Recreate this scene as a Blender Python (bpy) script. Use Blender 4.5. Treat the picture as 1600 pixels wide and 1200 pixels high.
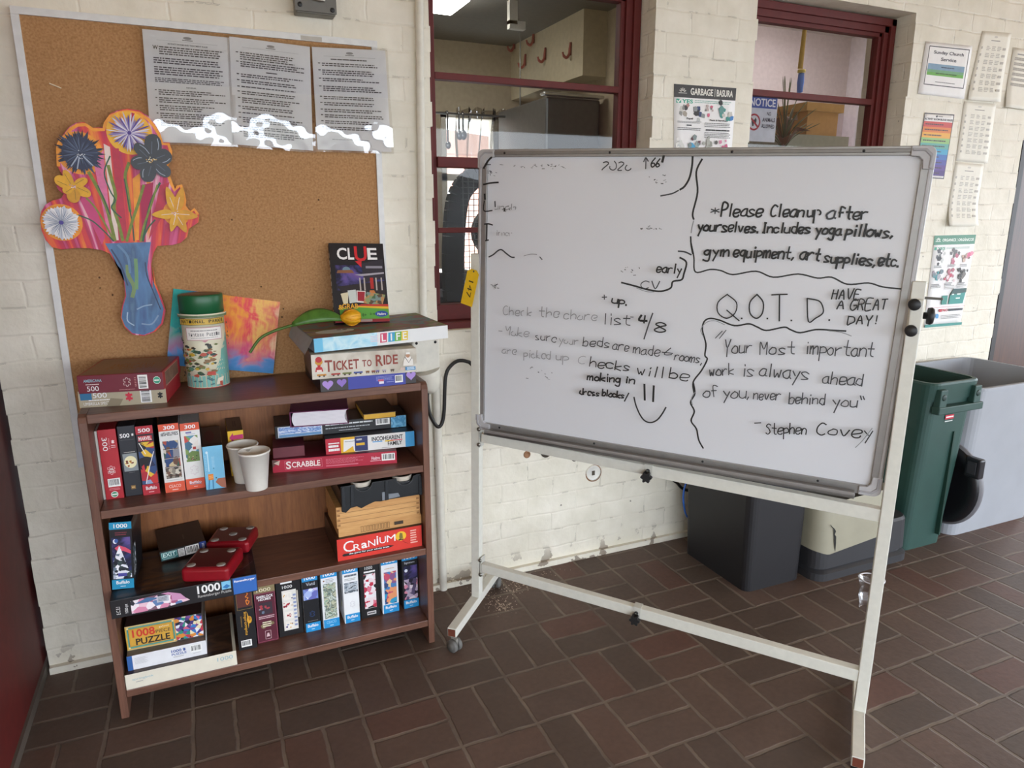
import bpy, math, random
from mathutils import Vector, Matrix
from math import sin, cos, pi, radians as R
D = bpy.data
for o in list(D.objects): D.objects.remove(o)
SC = bpy.context.scene
COL = SC.collection

# ---------------------------------------------------------------- camera, light, exposure
cam = D.cameras.new('camera'); cam.sensor_width = 36; cam.lens = 36 * 1109 / 1600; cam.clip_start = .05
co = D.objects.new('camera', cam); COL.objects.link(co); SC.camera = co
co.location = (0, -2.295, 1.35); co.rotation_euler = (R(90 - 13.44), 0, R(-23.8))
vs = SC.view_settings
vs.view_transform = 'Standard'; vs.look = 'None'; vs.gamma = 1; vs.use_curve_mapping = False
vs.exposure = 0.27

W = D.worlds.new('overcast_sky'); SC.world = W; W.use_nodes = True
nt = W.node_tree; nt.nodes.clear()
out = nt.nodes.new('ShaderNodeOutputWorld'); bg = nt.nodes.new('ShaderNodeBackground')
tc = nt.nodes.new('ShaderNodeTexCoord'); sx = nt.nodes.new('ShaderNodeSeparateXYZ'); cr = nt.nodes.new('ShaderNodeValToRGB')
nz = nt.nodes.new('ShaderNodeTexNoise'); nz.inputs['Scale'].default_value = 2.5
mx = nt.nodes.new('ShaderNodeMath'); mx.operation = 'MULTIPLY_ADD'; mx.inputs[1].default_value = .25
cr.color_ramp.elements[0].position = .45; cr.color_ramp.elements[0].color = (.80, .875, .97, 1)
cr.color_ramp.elements[1].position = 1.0; cr.color_ramp.elements[1].color = (.95, .975, 1, 1)
nt.links.new(tc.outputs['Generated'], sx.inputs[0]); nt.links.new(tc.outputs['Generated'], nz.inputs['Vector'])
nt.links.new(nz.outputs['Fac'], mx.inputs[0]); nt.links.new(sx.outputs['Z'], mx.inputs[2])
nt.links.new(mx.outputs[0], cr.inputs[0]); nt.links.new(cr.outputs[0], bg.inputs[0]); nt.links.new(bg.outputs[0], out.inputs[0])
bg.inputs[1].default_value = 6.0

# ---------------------------------------------------------------- materials
def lin(h):
    h = h.lstrip('#')
    return tuple(((int(h[i:i+2], 16)/255 + .055)/1.055)**2.4 if int(h[i:i+2], 16) > 10 else int(h[i:i+2], 16)/255/12.92 for i in (0, 2, 4)) + (1,)
MC = {}
def newmat(name):
    m = D.materials.new(name); m.use_nodes = True; n = m.node_tree
    return m, n, n.nodes['Principled BSDF']
def node(n, t, **kw):
    x = n.nodes.new('ShaderNode' + t)
    for k, v in kw.items():
        if hasattr(x, k): setattr(x, k, v)
        else: x.inputs[k.replace('_', ' ')].default_value = v
    return x
def math_(n, op, a, b=None, c=None, clamp=False):
    x = n.nodes.new('ShaderNodeMath'); x.operation = op; x.use_clamp = clamp
    for i, v in enumerate((a, b, c)):
        if v is None: continue
        if isinstance(v, (int, float)): x.inputs[i].default_value = v
        else: n.links.new(v, x.inputs[i])
    return x.outputs[0]
def ramp(n, fac, stops, const=False):
    r = n.nodes.new('ShaderNodeValToRGB'); e = r.color_ramp.elements
    if const: r.color_ramp.interpolation = 'CONSTANT'
    while len(e) < len(stops): e.new(.5)
    for i, (p, c) in enumerate(stops): e[i].position = p; e[i].color = lin(c) if isinstance(c, str) else c
    n.links.new(fac, r.inputs[0]); return r.outputs[0]
def mixc(n, fac, a, b, blend='MIX'):
    x = n.nodes.new('ShaderNodeMix'); x.data_type = 'RGBA'; x.blend_type = blend
    for s, v in ((x.inputs[0], fac), (x.inputs[6], a), (x.inputs[7], b)):
        if isinstance(v, (int, float)): s.default_value = v
        elif isinstance(v, tuple): s.default_value = v
        else: n.links.new(v, s)
    return x.outputs[2]
def coords(n, scale=(1, 1, 1), kind='Object'):
    t = n.nodes.new('ShaderNodeTexCoord'); mp = n.nodes.new('ShaderNodeMapping'); mp.inputs['Scale'].default_value = scale
    n.links.new(t.outputs[kind], mp.inputs[0]); return mp.outputs[0]
def bump(n, bs, h, strength=.3, dist=.002):
    b = n.nodes.new('ShaderNodeBump'); b.inputs['Strength'].default_value = strength; b.inputs['Distance'].default_value = dist
    n.links.new(h, b.inputs['Height']); n.links.new(b.outputs[0], bs.inputs['Normal'])
def mat(hexc, rough=.5, metal=0., var=.06, scale=40., bmp=0., spec=None, key=None):
    k = (hexc, rough, metal, var, scale, bmp, spec)
    if k in MC: return MC[k]
    m, n, bs = newmat(key or 'paint_' + hexc.lstrip('#'))
    bs.inputs['Roughness'].default_value = rough; bs.inputs['Metallic'].default_value = metal
    if spec is not None: bs.inputs['Specular IOR Level'].default_value = spec
    c = lin(hexc)
    if var > 0:
        t = node(n, 'TexNoise', Scale=scale, Detail=4.); n.links.new(coords(n), t.inputs['Vector'])
        a = tuple(x*(1-var) for x in c[:3]) + (1,); b = tuple(min(1, x*(1+var)) for x in c[:3]) + (1,)
        n.links.new(ramp(n, t.outputs['Fac'], [(.3, a), (.7, b)]), bs.inputs['Base Color'])
        if bmp: bump(n, bs, t.outputs['Fac'], bmp)
    else: bs.inputs['Base Color'].default_value = c
    MC[k] = m; return m
def ink(hexc, rough=.5): return mat(hexc, rough, var=0)
def art(name, cols, scale=60., kind='VORONOI', rough=.4, dist=0., stretch=(1, 1, 1)):
    """printed or painted picture: procedural patches of the listed colours"""
    k = ('art', name)
    if k in MC: return MC[k]
    m, n, bs = newmat(name); bs.inputs['Roughness'].default_value = rough
    v = coords(n, stretch)
    if dist:
        d = node(n, 'TexNoise', Scale=scale*.5, Detail=2.); n.links.new(v, d.inputs['Vector'])
        v = mixc(n, dist*.02, v, d.outputs['Color'], 'LINEAR_LIGHT')
    if kind == 'VORONOI':
        t = node(n, 'TexVoronoi', Scale=scale); n.links.new(v, t.inputs['Vector'])
        s = n.nodes.new('ShaderNodeSeparateColor'); n.links.new(t.outputs['Color'], s.inputs[0]); f = s.outputs[0]
    elif kind == 'WAVE':
        t = node(n, 'TexWave', Scale=scale, Distortion=3., Detail=2.); n.links.new(v, t.inputs['Vector']); f = t.outputs['Fac']
    else:
        t = node(n, 'TexNoise', Scale=scale, Detail=5., Distortion=.6); n.links.new(v, t.inputs['Vector'])
        f = math_(n, 'MULTIPLY_ADD', t.outputs['Fac'], 2.2, -.6, True)
    N = len(cols)
    n.links.new(ramp(n, f, [(i/N if kind == 'VORONOI' else i/max(1, N-1), c) for i, c in enumerate(cols)], kind == 'VORONOI'), bs.inputs['Base Color'])
    MC[k] = m; return m

def wood_mat(name, a, b, scale=3., rough=.38, axis=0):
    m, n, bs = newmat(name); bs.inputs['Roughness'].default_value = rough
    st = [18, 18, 18]; st[axis] = 1.1
    t = node(n, 'TexNoise', Scale=scale, Detail=8., Distortion=.8); n.links.new(coords(n, tuple(st)), t.inputs['Vector'])
    t2 = node(n, 'TexNoise', Scale=220., Detail=2.); n.links.new(coords(n, tuple(.12 if i == axis else 1. for i in range(3))), t2.inputs['Vector'])
    f = math_(n, 'MULTIPLY_ADD', t2.outputs['Fac'], .35, math_(n, 'MULTIPLY', t.outputs['Fac'], .75))
    n.links.new(ramp(n, f, [(.32, a), (.72, b)]), bs.inputs['Base Color']); bump(n, bs, f, .08, .0006)
    return m
def brick_wall_mat():
    m, n, bs = newmat('painted_brick'); bs.inputs['Roughness'].default_value = .55
    c = coords(n); s = n.nodes.new('ShaderNodeSeparateXYZ'); n.links.new(c, s.inputs[0])
    nA = node(n, 'TexNoise', Scale=7., Detail=4.); n.links.new(c, nA.inputs['Vector'])
    nB = node(n, 'TexNoise', Scale=55., Detail=6.); n.links.new(c, nB.inputs['Vector'])
    nC = node(n, 'TexNoise', Scale=16., Detail=5.); n.links.new(c, nC.inputs['Vector'])
    w = math_(n, 'MULTIPLY_ADD', nA.outputs['Fac'], .03, -.015)
    u = math_(n, 'ADD', math_(n, 'ADD', s.outputs['X'], s.outputs['Y']), w)
    v = math_(n, 'ADD', s.outputs['Z'], math_(n, 'MULTIPLY_ADD', nA.outputs['Fac'], .02, -.01))
    x = n.nodes.new('ShaderNodeCombineXYZ'); n.links.new(u, x.inputs[0]); n.links.new(v, x.inputs[1])
    bt = n.nodes.new('ShaderNodeTexBrick'); n.links.new(x.outputs[0], bt.inputs['Vector'])
    bt.inputs['Scale'].default_value = 1; bt.inputs['Brick Width'].default_value = .215; bt.inputs['Row Height'].default_value = .0735
    bt.inputs['Mortar Size'].default_value = .006; bt.inputs['Mortar Smooth'].default_value = 1.
    mort = bt.outputs['Fac']
    # paint: warm white, slightly creamier in places, thin dirt lines where the joint edge catches dust
    base = ramp(n, nA.outputs['Fac'], [(.3, '#e1dbc9'), (.7, '#ede7d8')])
    gr = ramp(n, nC.outputs['Fac'], [(.35, (1, 1, 1, 1)), (.75, (.86, .85, .82, 1))])
    base = mixc(n, .6, base, gr, 'MULTIPLY')
    # hairline crack along the joints, broken up by noise
    edge = math_(n, 'MULTIPLY', math_(n, 'GREATER_THAN', mort, .72), math_(n, 'LESS_THAN', mort, .93))
    crack = math_(n, 'MULTIPLY', edge, math_(n, 'GREATER_THAN', nC.outputs['Fac'], .575))
    base = mixc(n, math_(n, 'MULTIPLY', crack, .6), base, lin('#6d6557'))
    # chipped specks
    vo = node(n, 'TexVoronoi', Scale=13.); n.links.new(c, vo.inputs['Vector'])
    sp = math_(n, 'MULTIPLY', math_(n, 'LESS_THAN', vo.outputs['Distance'], .055), math_(n, 'GREATER_THAN', nC.outputs['Fac'], .56))
    base = mixc(n, math_(n, 'MULTIPLY', sp, .75), base, lin('#5f564a'))
    # splash dirt and bare brick at the foot of the wall
    low = math_(n, 'MULTIPLY_ADD', s.outputs['Z'], -14., 1.25, True)
    dirt = math_(n, 'MULTIPLY', low, math_(n, 'GREATER_THAN', nC.outputs['Fac'], .585))
    base = mixc(n, math_(n, 'MULTIPLY', dirt, .75), base, lin('#6e5a49'))
    n.links.new(base, bs.inputs['Base Color'])
    h = math_(n, 'ADD', math_(n, 'MULTIPLY', math_(n, 'MULTIPLY', mort, math_(n, 'MULTIPLY_ADD', nA.outputs['Fac'], 2.2, -.55, True)), -.75), math_(n, 'MULTIPLY_ADD', nB.outputs['Fac'], .45, math_(n, 'MULTIPLY', nC.outputs['Fac'], .8)))
    bump(n, bs, h, .55, .006)
    return m
def floor_mat():
    m, n, bs = newmat('basketweave_brick_paving'); bs.inputs['Roughness'].default_value = .62
    c = coords(n); s = n.nodes.new('ShaderNodeSeparateXYZ')
    nA = node(n, 'TexNoise', Scale=9., Detail=4.); n.links.new(c, nA.inputs['Vector'])
    nB = node(n, 'TexNoise', Scale=60., Detail=6.); n.links.new(c, nB.inputs['Vector'])
    nW = node(n, 'TexNoise', Scale=14., Detail=3.); n.links.new(c, nW.inputs['Vector'])
    cw = mixc(n, .0055, c, nW.outputs['Color'], 'LINEAR_LIGHT'); n.links.new(cw, s.inputs[0])
    u = math_(n, 'DIVIDE', math_(n, 'SUBTRACT', s.outputs['X'], .7355), .2145)
    v = math_(n, 'DIVIDE', math_(n, 'ADD', s.outputs['Y'], .3575), .2198)
    iu, iv = math_(n, 'FLOOR', u), math_(n, 'FLOOR', v)
    fu, fv = math_(n, 'FRACT', u), math_(n, 'FRACT', v)
    par = math_(n, 'FLOORED_MODULO', math_(n, 'ADD', iu, iv), 2.)          # 1 = pair standing, 0 = pair lying
    inv = math_(n, 'SUBTRACT', 1., par)
    def pick(a, b): return math_(n, 'ADD', math_(n, 'MULTIPLY', a, par), math_(n, 'MULTIPLY', b, inv))
    du = math_(n, 'MULTIPLY', math_(n, 'SUBTRACT', .5, math_(n, 'ABSOLUTE', math_(n, 'SUBTRACT', fu, .5))), .2145)
    dv = math_(n, 'MULTIPLY', math_(n, 'SUBTRACT', .5, math_(n, 'ABSOLUTE', math_(n, 'SUBTRACT', fv, .5))), .2198)
    mu = math_(n, 'MULTIPLY', math_(n, 'ABSOLUTE', math_(n, 'SUBTRACT', fu, .5)), .2145)
    mv = math_(n, 'MULTIPLY', math_(n, 'ABSOLUTE', math_(n, 'SUBTRACT', fv, .5)), .2198)
    d = math_(n, 'MINIMUM', math_(n, 'MINIMUM', du, dv), pick(mu, mv))
    d2 = math_(n, 'ADD', d, math_(n, 'MULTIPLY_ADD', nB.outputs['Fac'], .004, -.002))
    mort = math_(n, 'SUBTRACT', 1., math_(n, 'DIVIDE', math_(n, 'SUBTRACT', d2, .0035), .003), None, True)
    # one tone per brick
    half = pick(math_(n, 'GREATER_THAN', fu, .5), math_(n, 'GREATER_THAN', fv, .5))
    x = n.nodes.new('ShaderNodeCombineXYZ'); n.links.new(iu, x.inputs[0]); n.links.new(iv, x.inputs[1]); n.links.new(half, x.inputs[2])
    wn = n.nodes.new('ShaderNodeTexWhiteNoise'); n.links.new(x.outputs[0], wn.inputs['Vector'])
    bc = ramp(n, wn.outputs['Value'], [(0, '#56463c'), (.4, '#5f4b41'), (.75, '#655045'), (1, '#66463b')])
    bc = mixc(n, .55, bc, ramp(n, nA.outputs['Fac'], [(.3, (.74, .72, .70, 1)), (.7, (1, 1, 1, 1))]), 'MULTIPLY')
    bc = mixc(n, .5, bc, ramp(n, nB.outputs['Fac'], [(.35, (.72, .72, .72, 1)), (.65, (1, 1, 1, 1))]), 'MULTIPLY')
    mc = ramp(n, nA.outputs['Fac'], [(.35, '#63554a'), (.65, '#7f7062')])
    n.links.new(mixc(n, math_(n, 'MULTIPLY', mort, .85), bc, mc), bs.inputs['Base Color'])
    h = math_(n, 'ADD', math_(n, 'MULTIPLY', mort, -1.), math_(n, 'MULTIPLY', nB.outputs['Fac'], .35))
    bump(n, bs, h, .6, .005)
    return m
def cork_mat():
    m, n, bs = newmat('cork'); bs.inputs['Roughness'].default_value = .9
    c = coords(n)
    a = node(n, 'TexNoise', Scale=170., Detail=5.); n.links.new(c, a.inputs['Vector'])
    b = node(n, 'TexNoise', Scale=5., Detail=3.); n.links.new(c, b.inputs['Vector'])
    col = ramp(n, a.outputs['Fac'], [(.3, '#9e7449'), (.5, '#ae8256'), (.72, '#ba8f63')])
    v = node(n, 'TexVoronoi', Scale=75.); n.links.new(c, v.inputs['Vector'])
    col = mixc(n, math_(n, 'MULTIPLY', math_(n, 'LESS_THAN', v.outputs['Distance'], .16), .22), col, lin('#6a4520'))
    v2 = node(n, 'TexVoronoi', Scale=42.); n.links.new(c, v2.inputs['Vector'])
    pin = math_(n, 'MULTIPLY', math_(n, 'LESS_THAN', v2.outputs['Distance'], .12), math_(n, 'GREATER_THAN', b.outputs['Fac'], .585))
    col = mixc(n, math_(n, 'MULTIPLY', pin, .85), col, lin('#3c2613'))
    n.links.new(col, bs.inputs['Base Color']); bump(n, bs, a.outputs['Fac'], .3, .001)
    return m
def thin_glass(name, tint=(.93, .95, .94, 1), refl=1., rough=.02):
    m = D.materials.new(name); m.use_nodes = True; n = m.node_tree; n.nodes.clear()
    o = n.nodes.new('ShaderNodeOutputMaterial'); t = n.nodes.new('ShaderNodeBsdfTransparent'); g = n.nodes.new('ShaderNodeBsdfGlossy')
    t.inputs[0].default_value = tint; g.inputs['Roughness'].default_value = rough
    f = n.nodes.new('ShaderNodeFresnel'); f.inputs[0].default_value = 1.5
    x = n.nodes.new('ShaderNodeMixShader')
    n.links.new(math_(n, 'MULTIPLY', f.outputs[0], refl, None, True), x.inputs[0])
    n.links.new(t.outputs[0], x.inputs[1]); n.links.new(g.outputs[0], x.inputs[2]); n.links.new(x.outputs[0], o.inputs[0])
    return m
def lamp_mat(name, col, s):
    m, n, bs = newmat(name); bs.inputs['Emission Color'].default_value = col; bs.inputs['Emission Strength'].default_value = s; return m
def tiedye_mat():
    m, n, bs = newmat('tie_dye_paint'); bs.inputs['Roughness'].default_value = .7
    c = coords(n); s = n.nodes.new('ShaderNodeSeparateXYZ'); n.links.new(c, s.inputs[0])
    a = node(n, 'TexNoise', Scale=14., Detail=5., Distortion=1.); n.links.new(c, a.inputs['Vector'])
    b = node(n, 'TexNoise', Scale=90., Detail=3.); n.links.new(coords(n, (1, 1, .25)), b.inputs['Vector'])
    f = math_(n, 'ADD', math_(n, 'MULTIPLY', s.outputs['X'], 3.0), math_(n, 'MULTIPLY_ADD', a.outputs['Fac'], .55, math_(n, 'MULTIPLY_ADD', b.outputs['Fac'], .3, -.42)))
    right = ramp(n, f, [(0, '#2aa8a0'), (.14, '#1f8f92'), (.24, '#3d5aa8'), (.36, '#e0503f'), (.5, '#f0a23a'), (.62, '#e84a5a'), (.75, '#f3c26a'), (.88, '#e7786a'), (1, '#f6d9b0')])
    g = math_(n, 'ADD', math_(n, 'MULTIPLY', s.outputs['Z'], 5.), math_(n, 'MULTIPLY_ADD', a.outputs['Fac'], .6, -.35))
    low = ramp(n, g, [(0, '#3f86c0'), (.12, '#5a8fd0'), (.22, '#c04a90'), (.34, '#d860a0'), (.5, '#e7b030')])
    k = math_(n, 'SUBTRACT', 1., math_(n, 'MULTIPLY_ADD', s.outputs['Z'], 12., math_(n, 'MULTIPLY_ADD', a.outputs['Fac'], 1.4, -1.0)), None, True)
    n.links.new(mixc(n, k, right, low), bs.inputs['Base Color'])
    return m
def bouquet_mat():
    m, n, bs = newmat('bouquet_streaks'); bs.inputs['Roughness'].default_value = .45
    c = coords(n); s = n.nodes.new('ShaderNodeSeparateXYZ'); n.links.new(c, s.inputs[0])
    # streaks fan out upwards from the neck of the vase
    ang = math_(n, 'DIVIDE', s.outputs['X'], math_(n, 'ADD', s.outputs['Z'], .55))
    x = n.nodes.new('ShaderNodeCombineXYZ'); n.links.new(ang, x.inputs[0]); n.links.new(math_(n, 'MULTIPLY', s.outputs['Z'], .12), x.inputs[2])
    a = node(n, 'TexNoise', Scale=17., Detail=4., Distortion=.3); n.links.new(x.outputs[0], a.inputs['Vector'])
    f = math_(n, 'MULTIPLY_ADD', a.outputs['Fac'], 2.4, -.7, True)
    n.links.new(ramp(n, f, [(0, '#f6b01e'), (.18, '#f58a1c'), (.34, '#e5482c'), (.48, '#d21f3c'), (.62, '#b81b4c'), (.74, '#d8548c'), (.86, '#f0b9c4'), (1, '#f7921e')]), bs.inputs['Base Color'])
    return m

# ---------------------------------------------------------------- mesh builder
GL = {}
def glyphs(s, bold=False):
    """outline of a line of lettering as flat polygons, scaled to a unit box"""
    k = (s, bold)
    if k in GL: return GL[k]
    cu = D.curves.new('t', 'FONT'); cu.body = s; cu.resolution_u = 3
    if bold: cu.offset = .022
    ob = D.objects.new('t', cu); me = D.meshes.new_from_object(ob)
    vv = [v.co.copy() for v in me.vertices]; ff = [tuple(p.vertices) for p in me.polygons]
    D.objects.remove(ob); D.meshes.remove(me); D.curves.remove(cu)
    if not vv: GL[k] = ([], []); return GL[k]
    x0 = min(v.x for v in vv); x1 = max(v.x for v in vv); y0 = min(v.y for v in vv); y1 = max(v.y for v in vv)
    GL[k] = ([((v.x-x0)/(x1-x0 or 1), (v.y-y0)/(y1-y0 or 1)) for v in vv], ff)
    return GL[k]
class MB:
    def __init__(s): s.v = []; s.f = []; s.mi = []; s.sm = []; s.mats = []
    def slot(s, m):
        if m not in s.mats: s.mats.append(m)
        return s.mats.index(m)
    def add(s, vs, fs, m, smooth=False):
        b = len(s.v); s.v += [tuple(v) for v in vs]; i = s.slot(m)
        for f in fs: s.f.append(tuple(b+k for k in f)); s.mi.append(i); s.sm.append(smooth)
    def box(s, x0, x1, y0, y1, z0, z1, m, M=None):
        P = [(x, y, z) for z in (z0, z1) for y in (y0, y1) for x in (x0, x1)]
        if M: P = [M @ Vector(p) for p in P]
        ms = m if isinstance(m, dict) else {}
        d = ms.get('all') if ms else m
        F = dict(bottom=(0, 2, 3, 1), top=(4, 5, 7, 6), front=(0, 1, 5, 4), back=(2, 6, 7, 3), left=(0, 4, 6, 2), right=(1, 3, 7, 5))
        b = len(s.v); s.v += [tuple(p) for p in P]
        for k, f in F.items():
            s.f.append(tuple(b+q for q in f)); s.mi.append(s.slot(ms.get(k, d))); s.sm.append(False)
        return s
    def bar(s, p, q, w, h, m, up=(0, 0, 1)):
        """square tube from p to q, w across and h along up"""
        p, q = Vector(p), Vector(q); d = (q-p).normalized(); up = Vector(up)
        a = d.cross(up).normalized()*w/2; b = a.cross(d).normalized()*h/2
        P = [e+i*a+j*b for e in (p, q) for (i, j) in ((-1, -1), (1, -1), (1, 1), (-1, 1))]
        s.add(P, [(0, 1, 2, 3)[::-1], (4, 5, 6, 7), (0, 1, 5, 4), (1, 2, 6, 5), (2, 3, 7, 6), (3, 0, 4, 7)], m); return s
    def tube(s, pts, r, m, n=10, cap=True):
        pts = [Vector(p) for p in pts]; rs = r if isinstance(r, (list, tuple)) else [r]*len(pts); V = []; F = []; ref = None
        for i, p in enumerate(pts):
            t = (pts[min(i+1, len(pts)-1)]-pts[max(i-1, 0)]).normalized()
            if ref is None: ref = t.orthogonal().normalized()
            ref = (ref - t*ref.dot(t)).normalized(); bi = t.cross(ref)
            V += [p + (ref*cos(2*pi*k/n) + bi*sin(2*pi*k/n))*rs[i] for k in range(n)]
        for i in range(len(pts)-1):
            for k in range(n): F.append((i*n+k, i*n+(k+1) % n, (i+1)*n+(k+1) % n, (i+1)*n+k))
        s.add(V, F, m, True)
        if cap: s.add(V[:n][::-1], [tuple(range(n))], m); s.add(V[-n:], [tuple(range(n))], m)
        return s
    def lathe(s, prof, m, n=32, M=None):
        V = []; F = []
        for (r, z) in prof:
            for k in range(n): V.append(Vector((r*cos(2*pi*k/n), r*sin(2*pi*k/n), z)))
        if M: V = [M @ v for v in V]
        for i in range(len(prof)-1):
            for k in range(n): F.append((i*n+k, i*n+(k+1) % n, (i+1)*n+(k+1) % n, (i+1)*n+k))
        s.add(V, F, m, True); return s
    def prism(s, pts, o, u, v, nrm, depth, m, mside=None):
        """polygon pts (in u, v) extruded back along -nrm"""
        o, u, v, nrm = map(Vector, (o, u, v, nrm)); A = [o+u*a+v*b for a, b in pts]; B = [p-nrm*depth for p in A]; n = len(A)
        b = len(s.v); s.v += [tuple(p) for p in A+B]; i0 = s.slot(m); i1 = s.slot(mside or m)
        for f, i in [(tuple(range(n)), i0), (tuple(range(n, 2*n))[::-1], i1)] + [((i, n+i, n+(i+1) % n, (i+1) % n), i1) for i in range(n)]:
            s.f.append(tuple(b+k for k in f)); s.mi.append(i); s.sm.append(False)
        return s
    def build(s, name, parent=None, loc=None, rot=None, bev=0, seg=2, sub=0):
        me = D.meshes.new(name); me.from_pydata(s.v, [], s.f)
        for m in s.mats: me.materials.append(m)
        me.polygons.foreach_set('material_index', s.mi); me.polygons.foreach_set('use_smooth', s.sm); me.update()
        o = D.objects.new(name, me); COL.objects.link(o)
        if loc is not None: o.location = loc
        if rot is not None: o.rotation_euler = rot
        if parent: o.parent = parent
        if bev:
            b = o.modifiers.new('bevel', 'BEVEL'); b.width = bev; b.segments = seg; b.limit_method = 'ANGLE'; b.angle_limit = R(40)
        if sub:
            b = o.modifiers.new('subdivision', 'SUBSURF'); b.levels = sub; b.render_levels = sub
        return o
class Dec:
    """printing on a surface; P(x, y, lift) maps the unit square onto it"""
    def __init__(s, mb, P, w, h): s.mb = mb; s.P = P; s.w = w; s.h = h; s.k = 1
    @staticmethod
    def flat(mb, o, u, v):
        o, u, v = Vector(o), Vector(u), Vector(v); n = u.cross(v).normalized()
        return Dec(mb, lambda x, y, l: o+u*x+v*y+n*l, u.length, v.length)
    def _l(s): s.k += 1; return s.k*6e-5 + 8e-5
    def poly(s, pts, m, l=None):
        l = l or s._l(); s.mb.add([s.P(x, y, l) for x, y in pts], [tuple(range(len(pts)))], m); return s
    def rect(s, x0, y0, x1, y1, m): return s.poly([(x0, y0), (x1, y0), (x1, y1), (x0, y1)], m)
    def box_line(s, x0, y0, x1, y1, t, m):
        tx, ty = t/s.w, t/s.h
        s.rect(x0, y0, x1, y0+ty, m); s.rect(x0, y1-ty, x1, y1, m); s.rect(x0, y0, x0+tx, y1, m); s.rect(x1-tx, y0, x1, y1, m); return s
    def ell(s, cx, cy, rx, ry, m, n=24): return s.poly([(cx+rx*cos(2*pi*i/n), cy+ry*sin(2*pi*i/n)) for i in range(n)], m)
    def text(s, t, x0, y0, x1, y1, m, bold=True, rot=0):
        vv, ff = glyphs(t, bold); l = s._l(); Q = []
        for a, b in vv:
            if rot == 90: a, b = 1-b, a       # reads upwards
            if rot == -90: a, b = b, 1-a      # reads downwards
            Q.append(s.P(x0+(x1-x0)*a, y0+(y1-y0)*b, l))
        s.mb.add(Q, ff, m); return s
    def lines(s, x0, y0, x1, y1, n, m, seed=1, fill=.45, ragged=.25, word=.06):
        rd = random.Random(seed); l = s._l(); dy = (y1-y0)/n
        for i in range(n):
            y = y1-(i+.5)*dy; x = x0; xe = x1-(x1-x0)*ragged*rd.random()
            while x < xe:
                w = min(word*(x1-x0)*(.4+1.2*rd.random()), xe-x)
                s.mb.add([s.P(a, b, l) for a, b in ((x, y-dy*fill/2), (x+w, y-dy*fill/2), (x+w, y+dy*fill/2), (x, y+dy*fill/2))], [(0, 1, 2, 3)], m)
                x += w+.012*(x1-x0)
        return s
    def barcode(s, x0, y0, x1, y1, vertical=True, seed=3, paper='#f2f1ee'):
        s.rect(x0, y0, x1, y1, ink(paper)); rd = random.Random(seed); k = ink('#16161a'); l = s._l()
        a, b = (x0, x1) if vertical else (y0, y1); p = a+(b-a)*.08
        while p < b-(b-a)*.1:
            w = (b-a)*rd.choice((.02, .035, .055))
            q = [(p, y0+(y1-y0)*.2), (p+w, y0+(y1-y0)*.2), (p+w, y1-(y1-y0)*.1), (p, y1-(y1-y0)*.1)] if vertical else [(x0+(x1-x0)*.1, p), (x1-(x1-x0)*.15, p), (x1-(x1-x0)*.15, p+w), (x0+(x1-x0)*.1, p+w)]
            s.mb.add([s.P(c, d, l) for c, d in q], [(0, 1, 2, 3)], k); p += w+(b-a)*rd.choice((.02, .03, .045))
        return s
    def line(s, pts, t, m, closed=False):
        """stroke of width t metres"""
        s.mb_ribbon(pts, t, m, s._l(), closed); return s
    def mb_ribbon(s, pts, t, m, l, closed=False):
        w, h = s.w, s.h; Q = [(a*w, b*h) for a, b in pts]; n = len(Q)
        if n == 1: Q.append((Q[0][0]+t, Q[0][1])); n = 2
        L = []; Rr = []
        for i in range(n):
            a = Q[(i-1) % n] if closed else Q[max(i-1, 0)]; b = Q[(i+1) % n] if closed else Q[min(i+1, n-1)]
            dx, dy = b[0]-a[0], b[1]-a[1]; q = math.hypot(dx, dy) or 1; nx, ny = -dy/q*t/2, dx/q*t/2
            ex, ey = (0, 0)
            if not closed and i in (0, n-1): g = -t*.3 if i == 0 else t*.3; ex, ey = dx/q*g, dy/q*g
            L.append(((Q[i][0]+nx+ex)/w, (Q[i][1]+ny+ey)/h)); Rr.append(((Q[i][0]-nx+ex)/w, (Q[i][1]-ny+ey)/h))
        V = [s.P(x, y, l) for x, y in L+Rr]
        s.mb.add(V, [(n+i, n+(i+1) % n, (i+1) % n, i) for i in range(n if closed else n-1)], m)
    def jigsaw(s, cx, cy, r, m, fill=False, t=.0012):
        """jigsaw piece outline"""
        ry = r*s.w/s.h; P = []
        for k in range(4):
            a0 = pi/2*k+pi/4
            for f in (0, .35, .38, .36, .5, .64, .62, .65):
                kk = {0: 1.0, .35: 1.0, .38: 1.22, .36: 1.38, .5: 1.5, .64: 1.38, .62: 1.22, .65: 1.0}[f]
                if k % 2 and kk > 1: kk = 2-kk
                c0, c1 = (cos(a0), sin(a0)), (cos(a0+pi/2), sin(a0+pi/2)); mx_, my_ = c0[0]+(c1[0]-c0[0])*f, c0[1]+(c1[1]-c0[1])*f
                ax, ay = cos(a0+pi/4), sin(a0+pi/4); e = (kk-1)*.7
                P.append((cx+(mx_+ax*e)*r, cy+(my_+ay*e)*ry))
        if fill: s.poly(P, m)
        else: s.line(P, t, m, True)
        return s

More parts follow.
